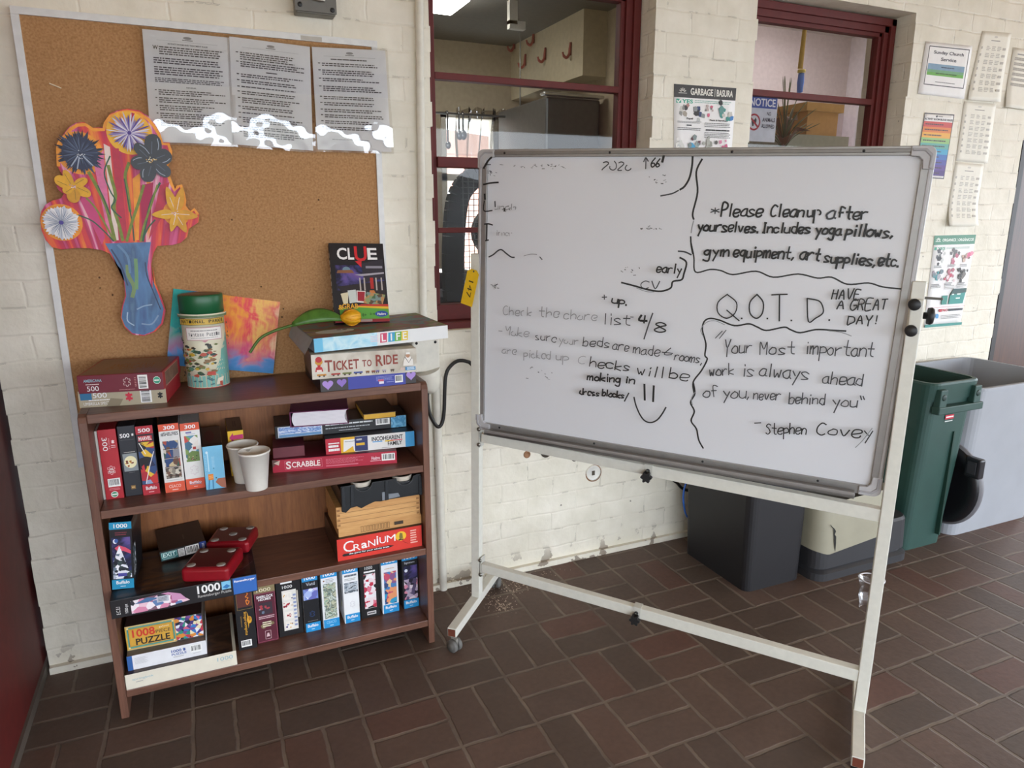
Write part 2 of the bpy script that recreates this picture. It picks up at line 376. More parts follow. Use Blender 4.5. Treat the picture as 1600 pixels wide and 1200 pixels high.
def tag(o, label=None, cat=None, group=None, kind=None):
    if label: o['label'] = label
    if cat: o['category'] = cat
    if group: o['group'] = group
    if kind: o['kind'] = kind
    return o
def empty(name, loc=(0, 0, 0), rot=(0, 0, 0)):
    o = D.objects.new(name, None); COL.objects.link(o); o.location = loc; o.rotation_euler = rot; o.empty_display_size = .05; return o
def struct(o): o['kind'] = 'structure'; return o
def smooth(pts, k=4, closed=False):
    if len(pts) < 3: return pts
    Q = []; n = len(pts); rng = range(n if closed else n-1)
    for i in rng:
        g = (lambda j: pts[j % n]) if closed else (lambda j: pts[min(max(j, 0), n-1)])
        p0, p1, p2, p3 = g(i-1), g(i), g(i+1), g(i+2)
        for j in range(k):
            t = j/k
            Q.append(tuple(.5*(2*b+(c-a)*t+(2*a-5*b+4*c-d)*t*t+(3*b-a-3*c+d)*t**3) for a, b, c, d in zip(p0, p1, p2, p3)))
    if not closed: Q.append(tuple(pts[-1]))
    return Q
# ---------------------------------------------------------------- the setting
M_WALL = brick_wall_mat(); M_FLOOR = floor_mat(); M_CORK = cork_mat()
M_RED = mat('#5c1511', .62, var=.12, scale=30, bmp=.12, key='dark_red_gloss_paint')
M_BLK = mat('#1b1b1d', .5); M_GLASS = thin_glass('window_glass', (.9, .91, .9, 1), 1.1)
rnd = random.Random(4)

def courses(mb, x0, x1, z0, z1, jl, jr, y0=0., y1=.24):
    """a run of wall laid course by course, so that its free edges are as ragged as painted brick"""
    z = z0
    while z < z1-1e-6:
        zt = min(z+.0735, z1)
        a = x0+(rnd.uniform(-.004, .005) if jl else 0); b = x1+(rnd.uniform(-.005, .004) if jr else 0)
        mb.box(a, b, y0, y1, z, zt, M_WALL); z = zt
m = MB()
WX = dict(l=-.516, a=.732, b=1.566, c=2.022, d=2.866, r=3.70); SILL, HEAD = .962, 2.172
courses(m, WX['l'], WX['a'], 0, SILL, True, False); courses(m, WX['l'], WX['a'], SILL, HEAD, True, True); courses(m, WX['l'], WX['r'], HEAD, 2.75, True, True)
courses(m, WX['a'], WX['d'], 0, SILL, False, False); courses(m, WX['b'], WX['c'], SILL, HEAD, True, True)
courses(m, WX['d'], WX['r'], 0, SILL, False, True); courses(m, WX['d'], WX['r'], SILL, HEAD, True, True)
# sealed pipe stubs and patched holes low on the wall
dk = ink('#4a4238', .8); rust = mat('#9a7355', .8)
for (x, z), r, c in (((1.073,0.4727), .014, rust), ((1.153,0.4717), .022, dk), ((1.276,0.4286), .012, dk)):
    m.lathe([(r, 0), (r, .004), (r*.8, .006), (r*.78, .002), (0, .001)], c, 14, Matrix.Translation((x, 0, z)) @ Matrix.Rotation(R(90), 4, 'X'))
x, z = (1.361,0.3578)
m.lathe([(.036, 0), (.034, .004), (.030, .006)], rust, 20, Matrix.Translation((x+.004, 0, z-.004)) @ Matrix.Rotation(R(90), 4, 'X'))
m.lathe([(.031, .0), (.031, .008), (.026, .009), (.024, .004), (0, .004)], mat('#e9e6dd', .6), 24, Matrix.Translation((x, 0, z)) @ Matrix.Rotation(R(90), 4, 'X'))
m.box(x-.006, x+.006, -.007, 0, z-.010, z+.008, dk)
struct(m.build('wall_back'))

m = MB(); m.box(-4, 9, -5.6, .14, -.12, 0, M_FLOOR); struct(m.build('floor'))
m = MB(); m.box(-26, 32, -40, -5.6, -.12, -.02, mat('#6f6b63', .9, var=.1, scale=2)); struct(m.build('ground'))
m = MB(); m.box(-4, 9, -5.6, .4, 2.75, 2.85, mat('#b59058', .8, var=.08, scale=6)); struct(m.build('ceiling'))
m = MB(); m.box(-4, 9, -5.6, -5.45, 2.30, 2.75, mat('#6b2420', .6)); struct(m.build('trim_unseen_eave'))  # eave board out of view, hung low to dim the upper wall
m = MB(); m.box(-2.2, -2.05, -5.4, .3, 0, 2.75, M_WALL); struct(m.build('wall_unseen_left'))  # wall out of view, added to cut the light from the left
m = MB(); m.box(-.516, 3.7, -.018, 0, 0, .022, M_WALL); struct(m.build('baseboard_back'))

# red door standing open at the left end of the wall
d1 = struct(empty('door_1', (-.552, .10, 0)))
m = MB(); m.box(-.022, .022, -1.0, 0, .03, 2.05, M_RED)
m.build('door_panel', d1, bev=.003)
m = MB(); m.box(.0, .03, -1.0, -.0, .004, .034, mat('#5b5148', .6)); m.build('door_sweep', d1)
m = MB()
for z in (.25, 1.0, 1.8): m.tube([(.026, -.006, z-.05), (.026, -.006, z+.05)], .009, mat('#4b4540', .4, .8))
m.build('hinge', d1)
m = MB(); m.box(-.66, -.53, .1, .3, 0, 2.75, mat('#2c1a18', .7)); struct(m.build('wall_left'))

# recessed grey jamb and brown door past the right end
m = MB(); m.box(3.70, 3.93, .16, .3, 0, 2.3, mat('#828386', .6)); m.box(3.69, 5.4, .02, .3, 2.3, 2.75, M_WALL); struct(m.build('wall_right'))
d2 = struct(empty('door_2', (3.93, .16, 0)))
m = MB(); m.box(0, .035, -.02, .12, 0, 2.3, mat('#1d1716', .5)); m.build('door_frame', d2)
m = MB(); m.box(.035, .95, .0, .05, .01, 2.3, wood_mat('brown_door', '#3b2218', '#52301f', axis=2)); m.build('door_panel', d2)

def window(name, x0, x1, bars, zs, zt, yp=.085):
    """timber sash set back in the brick: stepped frame, bars, glass and sill"""
    w = struct(empty(name, ((x0+x1)/2, yp, zs))); cx, cz = (x0+x1)/2, zs
    L = lambda mb, nm, **k: mb.build(nm, w, **k)
    f = MB(); A, B, Zt = x0-cx, x1-cx, zt-zs
    for i, (d, y) in enumerate(((.0, -.0), (.026, .012), (.046, .024))):   # stepped mouldings, all round
        t = .03 if i < 2 else .026
        f.box(A+d, A+d+t, y, .06, 0, Zt-d, M_RED); f.box(B-d-t, B-d, y, .06, 0, Zt-d, M_RED)
        f.box(A+d, B-d, y, .06, Zt-d-t, Zt-d, M_RED)
    f.box(A, B, .0, .06, .0, .055, M_RED)
    L(f, 'frame', bev=.003)
    IN = .070
    for z, h in bars:
        b = MB(); b.box(A+IN, B-IN, .022 if h < .03 else .010, .058, z-zs-h/2, z-zs+h/2, M_RED); L(b, 'glazing_bar', bev=.002)
    g = MB(); g.add([(A+IN, .042, .05), (B-IN, .042, .05), (B-IN, .042, Zt-IN), (A+IN, .042, Zt-IN)], [(0, 1, 2, 3)], M_GLASS); L(g, 'glass')
    s = MB(); s.box(A-.0, B+.0, -.055, .03, -.03, .0, M_RED); L(s, 'sill', bev=.004)
    return w
window('window_1', .711, 1.562, [(1.797, .022), (1.523, .034), (1.296, .018)], .985, 2.165)
window('window_2', 2.026, 2.862, [(1.830, .024), (1.523, .034), (1.296, .018)], .985, 2.165)

# ---- rooms behind the panes
KW = mat('#b9ab93', .8); KG = mat('#7d7a74', .8, var=.05)
m = MB(); z0, z1, xa, xb = .98, 1.92, 1.36, 1.71      # back wall with its window opening
m.box(.2, xa, 1.8, 1.9, 0, 2.4, KW); m.box(xb, 2.0, 1.8, 1.9, 0, 2.4, KW); m.box(xa, xb, 1.8, 1.9, 0, z0, KW); m.box(xa, xb, 1.8, 1.9, z1, 2.4, KW)
struct(m.build('wall_kitchen_back'))
m = MB(); m.box(.2, 2.02, .24, 1.9, 2.3, 2.42, KG); struct(m.build('ceiling_kitchen'))
m = MB(); m.box(.1, .2, .24, 1.9, 0, 2.4, KW); struct(m.build('wall_kitchen_left'))
m = MB(); m.box(1.93, 2.01, .24, 1.9, 0, 2.4, KW); struct(m.build('wall_kitchen_right'))
m = MB(); m.box(.2, 4.6, .24, 1.9, -.1, 0, mat('#6c675f', .6)); struct(m.build('floor_kitchen'))
m = MB(); m.box(1.80, 1.93, .94, 1.8, 2.005, 2.3, mat('#cbbfa4', .7)); struct(m.build('trim_soffit'))
w3 = struct(empty('window_3', ((xa+xb)/2, 1.8, z0)))
m = MB(); wd = (xb-xa)/2; fr = mat('#d9d4c8', .5)
for a, b, c, d in ((-wd, -wd+.03, 0, z1-z0), (wd-.03, wd, 0, z1-z0), (-wd, wd, 0, .03), (-wd, wd, z1-z0-.03, z1-z0), (-wd, wd, .56, .60)): m.box(a, b, -.01, .06, c, d, fr)
m.build('frame', w3)
m = MB(); m.add([(-wd, .03, 0), (wd, .03, 0), (wd, .03, z1-z0), (-wd, .03, z1-z0)], [(0, 1, 2, 3)], M_GLASS); m.build('glass', w3)
LW = mat('#c2b6b6', .8)
m = MB(); m.box(2.01, 4.6, 1.25, 1.35, 0, 2.42, LW); struct(m.build('wall_office_back'))
m = MB(); m.box(2.01, 4.6, .24, 1.35, 2.42, 2.5, mat('#cfc8c4', .8)); struct(m.build('ceiling_office'))
m = MB(); m.box(3.88, 4.2, .6, 1.25, 0, 2.42, mat('#ded6dc', .8)); struct(m.build('wall_office_right'))

def ceiling_light(x, y, z, w, d, lab, s, col=(1, .97, .9, 1)):
    t = tag(empty('ceiling_light', (x, y, z)), lab, 'light')
    m = MB(); m.box(-w/2, w/2, -d/2, d/2, -.02, 0, mat('#e8e6e0', .5)); m.build('housing', t)
    m = MB(); m.box(-w/2+.02, w/2-.02, -d/2+.02, d/2-.02, -.045, -.0201, lamp_mat('tube_glow', col, s)); m.build('diffuser', t, bev=.01)
ceiling_light(1.06, 1.02, 2.30, .34, .30, 'bright fluorescent light on the dark kitchen ceiling behind the left window', 16)
ceiling_light(3.1, .75, 2.42, .60, .30, 'white fluorescent light on the office ceiling behind the right window', 11, (1, .96, .98, 1))
m = MB(); m.box(1.42, 1.46, .95, .98, 2.2, 2.30, mat('#e4e2dc', .5)); m.box(1.42, 1.50, .95, .98, 2.18, 2.215, mat('#e4e2dc', .5))
tag(m.build('ceiling_bracket'), 'white angle bracket hanging from the dark kitchen ceiling behind glass', 'bracket')

# hooks on the soffit
def hook(y, z, s=1):
    t = MB(); t.tube(smooth([(0, 0, .055), (-.004, 0, .03), (-.008, 0, .005), (-.022, 0, -.012), (-.038, 0, -.004), (-.044, 0, .012)], 4), [.007]*17+[.005]*4, mat('#a5524a', .5), 8)
    t.box(-.004, .002, -.007, .007, .0, .06, mat('#7a3a34', .5))
    return t
hk = [(1.74, 2.275, 'faint red hook farthest along the cream soffit behind the window'), (1.484, 2.255, 'red wall hook high on the cream soffit, second from the far end'),
      (1.591, 2.160, 'red wall hook low on the cream soffit, left of the strip light'), (1.341, 2.145, 'red wall hook in the middle of the cream soffit above the glazing bar'),
      (1.06, 2.115, 'red wall hook nearest the soffit corner, largest of the five')]
hm = None
for y, z, l in hk:
    if hm is None: hm = hook(0, 0).build('wall_hook'); o = hm
    else: o = hm.copy(); COL.objects.link(o)
    o.location = (1.796, y, z); tag(o, l, 'hook', 'red hooks on the kitchen soffit')
# cooker hood, hanging ladle, plastic bags, fan, steel counter
ss = mat('#6f716f', .35, .6)
t = tag(empty('extractor_hood', (1.74, 1.25, 1.48)), 'grey steel extractor hood in the kitchen behind the left window', 'hood')
m = MB(); m.box(-.13, .17, -.30, .30, .08, .42, ss); m.build('body', t, bev=.01)
m = MB(); m.box(-.16, .17, -.34, -.29, .42, .435, mat('#d8d8d4', .25, .8)); m.build('edge_trim', t, bev=.006)
m = MB(); m.box(-.10, .05, -.2, .2, -.10, .08, mat('#2c2c2e', .5)); m.build('filter', t)
t = tag(empty('hanging_rail', (1.1, 1.45, 1.865)), 'thin steel rail with utensils hanging in the kitchen window', 'rail')
m = MB(); m.tube([(-.1, 0, 0), (.72, 0, 0)], .006, mat('#8a8a88', .3, .9)); m.build('rail', t)
for x in (.05, .6): m = MB(); m.tube([(x, 0, 0), (x, 0, .43)], .004, mat('#8a8a88', .3, .9)); m.build('hanger', t)
def utensil(x, l, bowl, lab, nm):
    t = tag(empty(nm, (x, 1.44, 1.862)), lab, 'utensil', 'utensils hanging on the kitchen rail')
    m = MB(); m.tube(smooth([(0, .012, .008), (0, 0, .010), (0, -.008, 0), (0, -.006, -l*.5), (0, -.006, -l)], 3), .005, mat('#77787a', .25, .9), 8); m.build('handle', t)
    m = MB(); M = Matrix.Translation((0, -.012, -l-bowl*.9)) @ Matrix.Diagonal((.75, .35, 1, 1))
    m.lathe([(.001, -bowl)]+[(bowl*cos(a), bowl*sin(a)) for a in [R(q) for q in range(-75, 90, 15)]], mat('#77787a', .25, .9), 14, M); m.build('bowl', t)
utensil(1.362, .080, .026, 'steel serving spoon hanging at the right of the pair in the kitchen window', 'serving_spoon')
utensil(1.340, .085, .024, 'steel serving spoon hanging in the bright kitchen window', 'serving_spoon')
utensil(1.276, .14, .020, 'thin dark ladle hanging left of the steel serving spoon', 'ladle')
pl = thin_glass('clear_plastic', (.62, .60, .55, 1), 2.2, .12)
V = []; F = []; n1, n2 = 26, 14
for i in range(n1):
    for j in range(n2):
        x = i/(n1-1); z = j/(n2-1)
        V.append((x*.40, .03*sin(x*34+z*3)+.025*sin(x*71+2), -z*(.30+.05*sin(x*9))+.012*sin(x*50)))
for i in range(n1-1):
    for j in range(n2-1): F.append((i*n2+j, (i+1)*n2+j, (i+1)*n2+j+1, i*n2+j+1))
m = MB(); m.add(V, F, pl, True); o = m.build('plastic_curtain', loc=(1.40, 1.62, 1.92)); tag(o, 'crumpled clear plastic sheet hanging in the kitchen beside the hood', 'plastic sheet')
t = tag(empty('drum_fan', (1.215, .42, .70)), 'black floor fan with wire guard just inside the left window', 'fan')
m = MB(); P = smooth([(-.27, 0, .30), (-.265, 0, .62), (-.22, 0, .76), (-.08, 0, .83), (.08, 0, .83), (.22, 0, .76), (.265, 0, .62), (.27, 0, .3), (.2, 0, .16), (-.2, 0, .16)], 5, True)
for s_ in range(len(P)):
    a, b = P[s_], P[(s_+1) % len(P)]; m.bar((a[0], 0, a[2]), (b[0], 0, b[2]), .08, .045, mat('#191817', .85), (0, 1, 0.001))
m.build('housing', t)
m = MB(); wire = mat('#2e2c2a', .4)
for i in range(-11, 12):
    m.box(i*.022-.0012, i*.022+.0012, -.042, -.039, .2, .80, wire)
for i in range(27): m.box(-.25, .25, -.042, -.039, .2+i*.022, .2024+i*.022, wire)
m.build('wire_guard', t)
m = MB(); m.lathe([(0, .05), (.08, .05), (.1, .03), (.1, -.03), (0, -.03)], mat('#1d1c1b', .4), 24, Matrix.Translation((-.09, -.01, .58)) @ Matrix.Rotation(R(90), 4, 'X')); m.build('motor', t)
m = MB(); m.box(-.2, -.15, -.1, .1, -.7, .2, M_BLK); m.box(.15, .2, -.1, .1, -.7, .2, M_BLK); m.build('stand', t)
t = tag(empty('steel_counter', (1.0, .60, 0)), 'steel kitchen counter under the fan behind the left window', 'counter')
m = MB(); m.box(-.26, .85, .05, .62, 1.0, 1.03, mat('#8d8d8c', .3, .8)); m.build('worktop', t, bev=.005)
m = MB(); m.box(-.25, .84, .07, .6, 0, 1.0, mat('#3c3b3a', .5)); m.build('cabinet', t)
m = MB(); m.lathe([(.0, 0), (.09, .0), (.13, .07), (.135, .075), (.125, .07), (.085, .006), (0, .006)], mat('#a9a9a8', .2, .9), 28)
tag(m.build('mixing_bowl', loc=(1.02, .80, 1.03)), 'steel mixing bowl on the kitchen counter behind the left window', 'bowl')
# house beyond the kitchen window
t = tag(empty('pink_house', (2.6, 7.5, 0)), 'pale pink house seen in sunlight through the kitchen window', 'house')
m = MB(); m.box(-3.4, 1.8, 0, 2, 0, 2.15, mat('#dba793', .8)); m.build('wall', t)
m = MB(); m.prism([(-3.7, 2.15), (2.1, 2.15), (2.1, 2.3), (-3.7, 2.9)], (0, -.3, 0), (1, 0, 0), (0, 0, 1), (0, -1, 0), 2.6, mat('#8f6f63', .8)); m.build('roof', t)
for x in (-1.2, .4): m = MB(); m.box(x, x+.6, -.02, .02, 1.0, 1.7, mat('#e8e4dc', .5)); m.build('window', t)

# ---- office side of window_2
t = tag(empty('pull_cord', (2.853, .60, 2.42)), 'yellow pull cord with a blue end behind the right window', 'cord')
m = MB(); m.tube([(0, 0, 0), (-.004, 0, -.2), (-.01, 0, -.365)], [.010, .011, .013], mat('#a98a3c', .6), 10); m.build('cord', t)
m = MB(); m.lathe([(0, -.37), (.019, -.37), (.020, -.382), (0, -.384)], mat('#c9b45a', .4), 14); m.build('collar', t)
m = MB(); m.lathe([(0, -.384), (.014, -.386), (.017, -.43), (.014, -.475), (0, -.478)], mat('#3f6fc4', .25), 14); m.build('blue_tip', t)
# notice hung on the inner face of the glass
m = MB(); A = [(2.131,1.824), (2.28,1.823), (2.268,1.714), (2.122,1.708)]
x0, z1, x1, z0 = A[3][0], A[0][1], A[1][0], 1.645
pw = mat('#cfcfd6', .5); m.box(x0, x1, .135, .138, z0, z1, pw)
d = Dec.flat(m, (x0, .135, z0), (x1-x0, 0, 0), (0, 0, z1-z0)); H = z1-z0
d.rect(.02, .73, .98, .98, ink('#3c55a0')).text('NOTICE', .07, .77, .93, .94, ink('#e6e6ec'))
d.ell(.25, .42, .21, .21*(x1-x0)/H, ink('#a83a40')).ell(.25, .42, .165, .165*(x1-x0)/H, ink('#d4d2d6'))
d.poly([(.2, .33), (.24, .33), (.25, .42), (.32, .40), (.33, .47), (.29, .52), (.26, .47), (.2, .47), (.18, .5), (.17, .43)], ink('#3a3838')).line([(.12, .52), (.38, .32)], .008, ink('#a83a40'))
d.text('NO', .66, .58, .80, .66, ink('#3c3c46')).text('ANIMALS', .52, .44, .95, .53, ink('#3c3c46')).text('ALLOWED', .50, .30, .94, .39, ink('#3c3c46'))
tag(m.build('notice_sign'), 'blue and white NO ANIMALS ALLOWED notice behind the right window', 'sign')
# plant, tan box, desk, white ring
t = tag(empty('grass_plant', (2.68, .50, 1.5605)), 'potted plant with thin spiky blades and brown leaves behind the right window', 'plant')
m = MB(); m.lathe([(0, 0), (.05, 0), (.065, .1), (.058, .1), (0, .09)], mat('#8d8a86', .6), 20); m.build('pot', t)
rd = random.Random(8); m = MB(); gm = mat('#54603f', .6)
for i in range(34):
    a = rd.uniform(0, 2*pi); l = rd.uniform(.10, .27); sp = rd.uniform(.02, .20)
    if i > 28: l = .34; sp = .03
    P = smooth([(0, 0, .09), (cos(a)*sp*.3, sin(a)*sp*.3, .09+l*.55), (cos(a)*sp, sin(a)*sp, .09+l)], 4); m.tube(P, [.0022]*(len(P)-1)+[.0005], gm, 5)
m.build('blades', t)
m = MB(); lm = mat('#6b5238', .6)
for a, tl in ((2.9, .1), (3.9, .02), (.3, .12), (5.6, .06), (1.8, .1)):
    u = Vector((cos(a), sin(a), 0)); v = Vector((-sin(a), cos(a), 0)); b = Vector((0, 0, .10))
    V = [b, b+u*.05+v*.03+Vector((0, 0, .04+tl)), b+u*.12+Vector((0, 0, .02+tl)), b+u*.05-v*.03+Vector((0, 0, .04+tl)), b+u*.055+Vector((0, 0, .02+tl))]
    m.add(V, [(0, 1, 4), (1, 2, 4), (2, 3, 4), (3, 0, 4)], lm, True)
m.build('leaves', t)
t = tag(empty('cardboard_box', (2.92, .60, 1.7455)), 'tan cardboard box on the grey carton behind the right window', 'box')
m = MB(); m.box(0, .21, 0, .25, 0, .15, mat('#b08a54', .8)); m.build('body', t)
m = MB(); m.box(-.03, .225, -.02, .27, .115, .155, mat('#a67f4a', .8)); m.build('lid', t)
t = tag(empty('office_cabinet', (2.05, .40, 0)), 'pale cabinet inside the office behind the right window', 'cabinet')
m = MB(); m.box(0, 1.18, 0, .6, 1.53, 1.56, mat('#c4bfb6', .6)); m.build('top', t)
m = MB(); m.box(.02, 1.16, .02, .58, 0, 1.53, mat('#a9a49c', .6)); m.build('body', t)
m = MB(); m.box(0, .42, 0, .30, 0, .184, mat('#8f9384', .8)); tag(m.build('storage_carton', loc=(2.78, .58, 1.5605)), 'grey green carton on the office cabinet under the tan box', 'carton')
m = MB(); m.lathe([(.10+.016*cos(R(a)), .016*sin(R(a))) for a in range(0, 361, 30)], mat('#d6cfcb', .4), 30, Matrix.Translation((2.56, .78, 1.677)) @ Matrix.Rotation(R(90), 4, 'X'))
tag(m.build('white_ring'), 'round white ring standing on the office cabinet behind the notice', 'ring')

# ---- electrical bits on the brick
t = tag(empty('junction_box', (.382, 0, 1.905)), 'grey metal junction box on the brick above the cork board', 'junction box')
g = mat('#77746c', .45, .4)
m = MB(); m.box(-.056, .056, -.045, 0, 0, .125, g); m.build('body', t, bev=.004)
m = MB(); m.box(-.058, .058, -.050, -.045, .004, .125, mat('#6c6a64', .4, .4))
for x, z in ((-.044, .02), (.046, .014)): m.lathe([(0, .004), (.006, .003), (.007, 0)], M_BLK, 10, Matrix.Translation((x, -.05, z)) @ Matrix.Rotation(R(90), 4, 'X'))
m.tube(smooth([(-.008, -.05, .04), (-.006, -.062, .036), (.02, -.062, .034), (.024, -.05, .037)], 4), .003, mat('#d9d6cd', .3, .7), 8)
m.build('cover', t, bev=.003)
cp = mat('#dcd8cb', .5)
t = tag(empty('conduit_pipe', (.69, -.015, 0)), 'white painted conduit running down the wall beside the left window', 'pipe')
m = MB(); m.tube([(.012, 0, 2.74), (.008, 0, 2.0), (-.008, 0, 1.06), (-.008, 0, .93)], .0125, cp, 14); m.build('pipe', t)
m = MB(); m.box(-.06, .035, -.035, .013, .835, .945, cp); m.tube([(-.012, -.018, .84), (.0, -.012, .79), (.018, -.006, .77)], [.05, .044, .025], cp, 16)
for x in (-.045, .02): m.lathe([(0, .004), (.005, 0)], M_BLK, 8, Matrix.Translation((x, -.035, .935)) @ Matrix.Rotation(R(90), 4, 'X'))
m.build('fitting_box', t, bev=.006)
m = MB(); m.tube([(.030, 0, .80), (.034, 0, .4), (.038, 0, .0)], .0145, cp, 14); m.build('lower_pipe', t)
m = MB(); m.box(-.005, .006, -.012, .01, .58, .78, mat('#cfcabb', .5)); m.build('cover_strip', t)
cb = [(0.6842,0.7663), (0.6832,0.7326), (0.6888,0.6865), (0.7039,0.6503), (0.7196,0.6323), (0.734,0.6467), (0.742,0.692), (0.7462,0.7715), (0.7518,0.8161), (0.7663,0.8418), (0.7945,0.8596), (0.8295,0.8545), (0.8576,0.8317), (0.999,0.6872), (1.266,0.4809), (1.562,0.3732), (1.73,0.2786), (1.792,0.2261), (1.928,0.1893)]
m = MB(); m.tube(smooth([(a, -.03, b) for a, b in cb], 4), .0065, mat('#1c1a18', .4), 10)
tag(m.build('black_cable'), 'black cable looping on the white brick between bookcase and whiteboard', 'cable')
bl = [(1.749,0.3058), (1.733,0.2613), (1.734,0.2055), (1.754,0.1427), (1.796,0.1096)]
m = MB(); m.tube(smooth([(a, -.10, b) for a, b in bl], 4), .004, mat('#2f62b8', .4), 8)
tag(m.build('blue_cable'), 'short blue cable curving behind the black bin', 'cable')
rd = random.Random(2); m = MB(); fm = mat('#cdb9a8', .9)
for i in range(420):
    c = rd.choice(((.98, -.06, .19, .035), (1.0, -.10, .12, .03), (.88, -.20, .05, .03)))
    x = rd.gauss(c[0], c[2]*.55); y = min(-.02, rd.gauss(c[1], c[3])); s = rd.uniform(.001, .0035); a = rd.uniform(0, pi)
    m.add([(x+s*cos(a+q)*rd.uniform(.6, 1.2), y+s*sin(a+q), .0008+rd.uniform(0, .001)) for q in (0, 1.6, 3.1, 4.7)], [(0, 1, 2, 3)], fm)
tag(m.build('paint_flakes'), 'scatter of fallen white paint flakes on the brick floor by the wall', 'paint flakes', kind='stuff')
# ---------------------------------------------------------------- things on the wall
def quad_sheet(mb, TL, TR, BR, BL, y, m, curl=0., nx=8, ny=14, lift=None):
    """paper hung on the wall between four corners given as (x, z); its foot may curl away from the wall. Returns the printing surface."""
    def P(u, v, l=0.):
        t = 1-v
        x = (TL[0]*(1-u)+TR[0]*u)*v + (BL[0]*(1-u)+BR[0]*u)*t; z = (TL[1]*(1-u)+TR[1]*u)*v + (BL[1]*(1-u)+BR[1]*u)*t
        off = curl*max(0, t-.55)**2*4.9 + (lift(u, v) if lift else 0)
        return Vector((x, y-off-l, z))
    V = [P(i/nx, j/ny) for j in range(ny+1) for i in range(nx+1)]
    F = [(j*(nx+1)+i, j*(nx+1)+i+1, (j+1)*(nx+1)+i+1, (j+1)*(nx+1)+i) for j in range(ny) for i in range(nx)]
    mb.add(V, F, m, True)
    w = math.dist(TL, TR); h = math.dist(TL, BL)
    return Dec(mb, P, w, h)
PAPER = mat('#eceae8', .55, var=.02); K = ink('#2b2a2c'); G1 = ink('#6e6c6c'); G2 = ink('#9a9794')
SLEEVE = thin_glass('plastic_sleeve', (.97, .97, .97, 1), 3.6, .04)

t = tag(empty('cork_board', (.099, -.002, .639)), 'large cork notice board in a white frame on the brick wall', 'notice board')
m = MB(); m.box(-.463+.018, .463-.018, -.011, 0, .018, 1.217-.018, M_CORK); m.build('cork_panel', t)
m = MB(); fw = mat('#d9d9d6', .35)
for a, b, c, d in ((-.463, .463, 1.199, 1.217), (-.463, .463, 0, .018), (-.463, -.445, .018, 1.199), (.445, .463, .018, 1.199)): m.box(a, b, -.017, 0, c, d, fw)
m.box(.24, .30, -.0175, -.016, 1.200, 1.212, mat('#b7b2a8', .6)); m.build('frame', t, bev=.002)
m = MB(); m.tube([(-.40, -.014, 1.04), (-.375, -.016, 1.03)], .0016, mat('#e8dcc0', .4), 6)
tag(m.build('toothpick', loc=(.099, -.002, .639)), 'thin pale splinter stuck in the upper left of the cork board', 'splinter')

def notice_page(lab, TL, TR, BR, BL, y, curl, fn, seed):
    t = tag(empty('notice_page', ((TL[0]+TR[0])/2, y, TL[1])), lab, 'notice', None)
    off = Vector(t.location)
    m = MB(); d = quad_sheet(m, TL, TR, BR, BL, y, PAPER, curl); fn(d)
    m.v = [tuple(Vector(p)-off) for p in m.v]; m.build('paper', t)
    rd = random.Random(seed); ph = rd.uniform(0, 6); m = MB()
    ex = .006; e = lambda p, sx_, sz: (p[0]+sx_*ex, p[1]+sz*ex)
    d = quad_sheet(m, e(TL, -1, 1), e(TR, 1, 1), e(BR, 1, -1), e(BL, -1, -1), y-.0025, SLEEVE, curl, 30, 44,
                   lambda u, v: .0105*sin(pi*.92*max(0, .52-v)/.52)+max(0, .52-v)*(.012*sin(u*3.1+ph*1.7)*sin(v*7+ph)+.004*sin(u*8+ph*3+v*15)+.0016*sin(u*23+ph*2)*sin(v*40+ph)))
    m.v = [tuple(Vector(p)-off) for p in m.v]; m.build('plastic_sleeve', t)
    return t
def emblem(d):
    d.ell(.5, .955, .05, .012, G2, 12).lines(.44, .925, .56, .945, 1, G2, 3, .5, 0, .2).line([(.15, .918), (.85, .918)], .0005, G2)
def pg1(d):
    emblem(d); d.text('ACTIVITY ROOM AND TREATMENT RULES', .27, .885, .73, .898, K)
    d.text('W', .10, .835, .16, .87, K); k = ink('#4a494a')
    for a, b, n, x0, s in ((.79, .87, 4, .17, 1), (.71, .77, 3, .1, 2), (.61, .69, 4, .1, 3), (.545, .59, 3, .1, 4)): d.lines(x0, a, .92, b, n, k, s, .5, .1, .05)
    d.text('GENERAL', .45, .505, .57, .516, K)
    for i in range(5): d.lines(.13, .43-i*.07, .92, .485-i*.07, 3, k, 10+i, .5, .4, .05); d.lines(.09, .467-i*.07, .11, .485-i*.07, 1, k, 1, .5, 0, .9)
def pg2(d):
    emblem(d); k = ink('#4a494a')
    for i, (yb, n) in enumerate(((.80, 4), (.735, 3), (.64, 2), (.585, 2), (.545, 1), (.48, 2), (.40, 3), (.34, 2), (.30, 1), (.215, 3), (.15, 2), (.08, 3))):
        h = n*.0195; d.lines(.12, yb, .92, yb+h, n, k, 30+i, .5, .3, .05); d.lines(.07, yb+h-.018, .10, yb+h, 1, k, 1, .5, 0, .9)
    d.lines(.43, .698, .57, .713, 1, K, 3, .6, 0, .5).lines(.44, .265, .56, .28, 1, K, 3, .6, 0, .5)
def pg3(d):
    emblem(d); k = ink('#4a494a'); d.lines(.24, .883, .73, .899, 1, K, 3, .6, 0, .16)
    for i, (yb, n) in enumerate(((.82, 2), (.735, 3), (.675, 2), (.58, 3), (.50, 2), (.44, 2), (.375, 2), (.32, 2), (.26, 2), (.2, 2))):
        h = n*.0195; d.lines(.12, yb, .92, yb+h, n, k, 60+i, .5, .35, .05); d.lines(.07, yb+h-.018, .10, yb+h, 1, k, 1, .5, 0, .9)
    d.lines(.2, .10, .7, .115, 1, G2, 5, .4, 0)
notice_page('left of the three sleeved rule sheets, the one headed ACTIVITY ROOM', (-0.0706,1.829), (0.1467,1.827), (0.1377,1.544), (-0.0796,1.543), -.0215, .004, pg1, 1)
